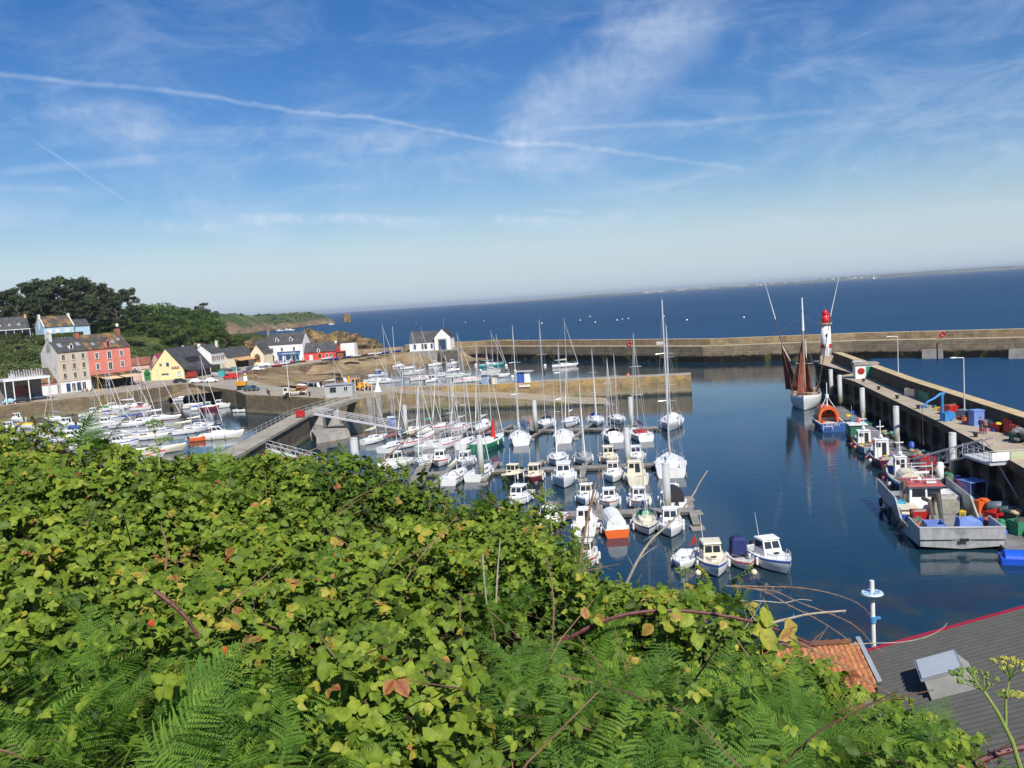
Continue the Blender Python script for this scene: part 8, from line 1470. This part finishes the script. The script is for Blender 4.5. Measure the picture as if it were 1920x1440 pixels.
sb_=MB(); sb_.tube([(0,0,-.6),(0,0,0),(.02,.01,.5),(.10,.0,1.0)],[.014,.013,.009,.004],5); so_=sb_.build('stem',M('green_stem',(.16,.20,.05),.6,.2,9)); STEM=so_.data; bpy.data.objects.remove(so_)
for i,(px,y,h) in enumerate([(20,5.3,.20),(45,5.2,.22),(75,5.3,.18),(110,5.3,.15),(200,5.3,.14),(250,5.2,.14),(290,5.1,.22),(330,5.1,.26),(350,5.0,.2),(420,5.1,.2),(470,5.2,.14),(520,5.2,.16),(600,5.2,.2),(640,5.2,.24),(660,5.1,.18),(700,5.1,.16),(735,5.0,.24),(760,5.0,.3),(790,5.0,.34),(810,5.0,.2),(850,5.0,.2),(900,4.9,.26),(930,4.8,.2),(955,4.7,.26),(990,4.6,.24),(1010,4.6,.34),(1035,4.5,.26),(1060,4.4,.2),(1100,4.2,.18),(1130,4.1,.16),(1160,4.1,.2),(1210,3.9,.14),(1250,3.7,.16),(1285,3.6,.2),(1310,3.5,.24),(1350,3.4,.26),(1385,3.3,.22),(1410,3.3,.18),(1520,3.0,.12),(1590,2.9,.14),(1650,2.8,.16),(1700,2.65,.16),(1750,2.5,.14)]):
    t=thing('leafy_shoot','young leafy shoot standing up along the top edge of the thicket','shoot',fat(px,min(y,float(edgeD((px-960)/1660))-.06),-.04),r.uniform(0,6),'leafy shoots along the thicket edge'); s=h*.85; t.scale=(s,s,s); t.rotation_euler=(r.uniform(-.35,.35),r.uniform(-.35,.35),r.uniform(0,6))
    for nm,me in (('leaves',r.choice(SH)),('stem',STEM)): o=bpy.data.objects.new(nm,me); COL.objects.link(o); o.parent=t
# dead twigs and bramble runners
TWG=M('dead_twig_grey',(.42,.36,.28),.85,.25,30); TWB=M('twig_brown',(.26,.16,.10),.85,.3,30); TWR=M('bramble_cane_red',(.13,.035,.035),.6,.3,40)
def twig(label,pts,D,r0_,r1_,mat,side=(),thorn=0,name='dead_twig',cat='twig',D2=None):
    D2=D if D2 is None else D2; n=len(pts); P=[atd(x,y,D+(D2-D)*i/(n-1)) for i,(x,y) in enumerate(pts)]; Q=[]
    for i in range(n-1):
        for k in range(4): t_=k/4; a=P[max(i-1,0)];b0=P[i];c=P[i+1];d=P[min(i+2,n-1)]; Q.append(.5*((2*b0)+(c-a)*t_+(2*a-5*b0+4*c-d)*t_*t_+(3*b0-3*c+d-a)*t_**3))
    Q.append(P[-1]); rr=[r0_+(r1_-r0_)*i/(len(Q)-1) for i in range(len(Q))]; b=MB(); b.tube(Q,rr,6)
    rn=random.Random(n*7+int(pts[0][0]))
    for (i,dx,dy,rad) in side: q=Q[min(i,len(Q)-1)]; e=q+rt*(dx/1660*D)-up*(dy/1660*D); b.tube([q,(q+e)/2+Vector((0,0,.006)),e],[rad,rad*.7,rad*.3],5)
    if thorn:
        for i in range(1,len(Q)-1):
            for _ in range(thorn): d=Vector((rn.uniform(-1,1),rn.uniform(-1,1),rn.uniform(-1,1))).normalized(); q=Q[i]+(Q[i+1]-Q[i])*rn.random(); b.cyl(q,q+d*(.008+rr[i]*1.2),rr[i]*.5,.0003,4)
    return tag(b.build(name,mat),label,cat)
twig('long bare grey twig curving up in front of the nearest pontoon',[(1172,1100),(1195,1052),(1222,1012),(1262,975),(1298,930),(1312,905),(1327,882)],3.7,.0065,.0022,TWG,[(4,40,-30,.0022),(6,45,-45,.003),(9,-25,12,.0015),(12,28,8,.0015),(3,-18,-30,.0012),(2,25,-45,.0012)])
twig('brown bent twig standing before the open fishing boat',[(1085,1075),(1092,1020),(1104,960),(1118,905),(1132,882),(1152,872)],4.0,.0075,.002,TWB,[(7,25,-70,.003),(9,45,40,.002),(12,14,-55,.0025),(5,-40,-60,.002),(4,-45,-20,.002)])
twig('dark stick rising beside the bent brown twig',[(1098,1065),(1103,1000),(1105,940),(1104,900)],4.05,.003,.0012,TWB)
twig('thick dark red bramble cane arching over the ferns',[(1020,1225),(1060,1200),(1130,1165),(1200,1148),(1290,1146),(1400,1163),(1470,1186),(1530,1212)],2.9,.0075,.005,TWR,thorn=3,name='bramble_cane',cat='bramble cane'); twig('grey brown end of the arching cane crossing the tiled roof',[(1480,1195),(1530,1222),(1590,1255),(1640,1285),(1684,1308)],2.75,.004,.002,TWB,[(3,30,-32,.0015)],thorn=1)
for k,(pts,D,lab) in enumerate((([(1372,1098),(1440,1100),(1500,1102),(1560,1113),(1606,1130),(1632,1152)],3.1,'highest thorny runner trailing over the dark water'),([(1400,1104),(1450,1108),(1500,1130),(1560,1152),(1605,1175),(1640,1212),(1658,1224)],3.05,'middle thorny runner trailing towards the white post'),([(1360,1098),(1430,1108),(1480,1135),(1530,1160),(1570,1185),(1592,1202)],3.0,'lowest thorny runner trailing over the water'))): twig(lab,pts,D,.0024,.0013,TWB,thorn=2,name='thorny_runner',cat='bramble runner')
twig('pale straight twig lying across the thorny runners',[(1388,1126),(1430,1127),(1470,1130),(1500,1124),(1522,1126)],3.05,.0022,.0012,TWG); twig('stout pale twig pointing right above the tiled roof',[(1420,1175),(1470,1162),(1520,1151),(1586,1145)],2.9,.0045,.003,TWG,thorn=1); twig('thin crossing twig left of the stout pale one',[(1395,1180),(1412,1155),(1428,1128)],3.0,.0016,.001,TWG); twig('second thin crossing twig left of the stout pale one',[(1425,1178),(1408,1150),(1398,1132)],3.02,.0016,.001,TWG)
twig('long white dry stalk lying over the corrugated roof edge',[(1592,1208),(1640,1206),(1690,1204),(1735,1195),(1765,1180),(1776,1168)],2.8,.0016,.001,TWG); twig('arching brown twig before the gangway',[(545,862),(600,838),(650,822),(700,812),(745,808)],4.9,.004,.002,TWB); twig('brown twig bowing over the left marina boats',[(715,868),(742,842),(768,818),(800,800),(828,790)],4.8,.0045,.0025,TWB,[(4,-40,30,.002)])
twig('thick thorny cane in the bottom right corner',[(1795,1452),(1840,1426),(1880,1410),(1940,1396)],1.9,.008,.007,TWR,thorn=4,name='bramble_cane',cat='bramble cane'); twig('dark cane crossing the lower left ferns',[(290,1108),(325,1135),(352,1162),(372,1195)],2.1,.006,.004,TWR,thorn=2,name='bramble_cane',cat='bramble cane')
for k,(px,y0_,y1_) in enumerate(((905,1040,1135),(925,1230,1150),(930,1130,1010),(1035,1210,1050),(760,1210,1150),(612,1195,1145),(470,1210,1120),(310,1070,985))): twig('dry upright stick number standing in the thicket'.replace(' number',''),[(px,y0_),(px+3,(y0_+y1_)/2),(px+8*(-1)**k,y1_)],2.9-.1*k*.5,.0035,.002,TWB if k%2 else TWG)['group']='dry sticks in the thicket'
# hogweed umbels
UG=M('umbel_green',(.16,.24,.04),.6,.2,40); UY=M('umbel_yellow',(.45,.42,.06),.6,.2,40); SG_=M('hogweed_stem',(.26,.34,.08),.5,.15,30)
def umbel(label,stem,heads,D,mat,rad=.0065):
    t=thing('hogweed',label,'plant',atd(*stem[0],D)); o0=t.location.copy(); b=MB(); P=[atd(x,y,D)-o0 for x,y in stem]; b.tube(P,[rad*(1-.45*i/(len(P)-1)) for i in range(len(P))],8)
    rn=random.Random(int(stem[0][0])); 
    for (bx_,by_,hx,hy,s,m_) in heads:
        c=atd(bx_,by_,D)-o0; h=atd(hx,hy,D)-o0; ax=(h-c).normalized(); pts=[]
        if (P[-1]-c).length>.003: b.tube([P[len(P)//2],c],[rad*.5,rad*.45],6)
        f=MB()
        for k in range(15):
            a=k*2.4; q=math.sqrt((k+.5)/15); e=c+ax*s*(1-.35*q*q)+ (rt*math.cos(a)+fw.cross(rt).normalized()*0+ (ax.cross(rt)).normalized()*math.sin(a))*s*.85*q; b.tube([c,e],[.0012,.0008],4)
            for j in range(9): f.ball((e.x+rn.uniform(-1,1)*s*.11,e.y+rn.uniform(-1,1)*s*.11,e.z+rn.uniform(-.4,.8)*s*.10),s*rn.uniform(.035,.07),5)
        f.build('flower_head',m_,t)
    b.build('stem',SG_,t); return t
umbel('pale green hogweed with its spoked head over the corrugated roof',[(1916,1450),(1898,1390),(1872,1338),(1845,1296)],[(1845,1296,1815,1258,.055,UG)],1.85,UG,.0055); umbel('yellow flowered hogweed at the right edge',[(1886,1360),(1886,1310),(1893,1272)],[(1893,1272,1895,1240,.045,UY),(1886,1305,1915,1300,.03,UY),(1886,1310,1876,1298,.018,UG)],1.95,UY,.0035)
umbel('green hogweed head standing against the dark water',[(1288,1140),(1284,1110),(1281,1083)],[(1281,1083,1280,1070,.04,UG)],3.4,UG,.004); umbel('beige seeded hogweed before the inner basin boats',[(300,880),(296,840),(290,812)],[(290,812,288,790,.07,UG),(296,850,275,835,.05,UG),(298,835,330,800,.06,UG)],4.9,UG,.005); umbel('yellow umbel low over the corrugated roof',[(1772,1440),(1768,1400),(1758,1365)],[(1758,1365,1752,1345,.03,UY)],2.3,UY,.003)
umbel('brownish hogweed head beside the day boats',[(1035,1010),(1032,960),(1028,935)],[(1028,935,1026,918,.045,UG),(1033,960,1058,925,.045,UG)],4.3,UG,.004)
# a few coloured single leaves
RM=leafmat('turning_leaf',[(0,(.62,.07,.03)),(.5,(.60,.20,.05)),(1,(.62,.48,.08))],.3,.4)
for k,(px,y,tt,l) in enumerate(((235,2.2,.0,'bright red leaf among the lower left ferns'),(370,2.05,.1,'dull red leaf beside a white dry petal'),(1360,2.8,1.0,'yellow leaf hanging from the bramble cane'),(600,2.9,.15,'small red leaf above the dark gap'))):
    q=np.array([fat(px,y,.05)]); V,F,T=leaflets(q,np.array([[.3,-.5,-.6]]),np.array([[.3,-.8,.5]]),np.array([.019]),np.array([.5]),np.array([tt])); tag(npmesh('single_leaf',V,F,RM,T,smooth=True),l,'leaf')
q=[(1230,1166,.06),(1262,1150,.05),(1285,1165,.07),(1445,1180,.09),(1350,1160,.04),(1110,1170,.05),(1475,1195,.07)]
P=np.array([tuple(atd(x,y,2.85)) for x,y,_ in q]); rep=3; V,F,T=leaflets(np.repeat(P,rep,0)+rng.normal(0,.018,(len(q)*rep,3)),rng.normal(0,1,(len(q)*rep,3)),np.array([.25,-.75,.6])+rng.normal(0,.2,(len(q)*rep,3)),np.repeat([s for *_,s in q],rep)*.85,np.full(len(q)*rep,.15),rng.uniform(.66,.9,len(q)*rep)); tag(npmesh('cane_leaves',V,F,BRM,T,smooth=True),'large yellow green leaves clustered along the arching bramble cane','leaves',kind='stuff')

# loose gear
r=random.Random(77)
for i in range(46):
    on=i%2; y=r.uniform(74,150) if on else r.uniform(82,128); x=wx(y)-3.3+r.uniform(-.6,1.2) if on else float(np.interp(y,[72,94.9,136.5],[51.5,55.1,61.2]))-r.uniform(.7,2.3)
    m_=r.choice([ORANGE,KB,GREENM,YEL,RED,FENDER,PINK,GREY,TEAL,BROWNM]); b=MB(); kd=r.randrange(3)
    if kd==0: b.hexa([(-.32,-.22,0),(.32,-.22,0),(.32,.22,0),(-.32,.22,0)],[(-.38,-.27,.32),(.38,-.27,.32),(.38,.27,.32),(-.38,.27,.32)]); nm='gear_box'
    elif kd==1: b.cyl((0,0,0),(0,0,.5),.24,.28,10); b.cyl((0,0,.5),(0,0,.53),.30,n=10); nm='gear_bucket'
    else: [b.tube([(q*math.cos(a),q*math.sin(a),.05+.07*k) for a in np.linspace(0,2*PI,11)],.06,5) for k,q in enumerate((.42,.36,.40,.30))]; nm='rope_coil'
    o=b.build(nm,m_); o.location=(x,y,.5 if on else 5.0); o.rotation_euler.z=r.uniform(0,3); tag(o,{'gear_box':'small open fish box','gear_bucket':'round gear bucket','rope_coil':'coil of thick rope'}[nm]+(' lying on the fishing pontoon' if on else ' lying by the pier parapet'),{'gear_box':'box','gear_bucket':'bucket','rope_coil':'rope'}[nm],{'gear_box':'loose fish boxes','gear_bucket':'loose gear buckets','rope_coil':'loose rope coils'}[nm]+(' on the pontoon' if on else ' on the pier'))
# ================================================================ AIR
b=MB(); b.bx(-20500,24500,-400,26500,-3,75); hz_=b.build('haze',bpy.data.materials.new('haze_air')); hm_=hz_.data.materials[0]; hm_.use_nodes=True; ht=hm_.node_tree; ht.nodes.clear(); pv=N(ht,'ShaderNodeVolumePrincipled'); pv.inputs['Density'].default_value=.00007; pv.inputs['Color'].default_value=(.80,.88,1,1); pv.inputs['Anisotropy'].default_value=.2; ho=N(ht,'ShaderNodeOutputMaterial'); L(ht,pv.outputs[0],ho.inputs['Volume']); tag(hz_,'thin blue summer haze between the harbour and the far coast','haze',kind='stuff')
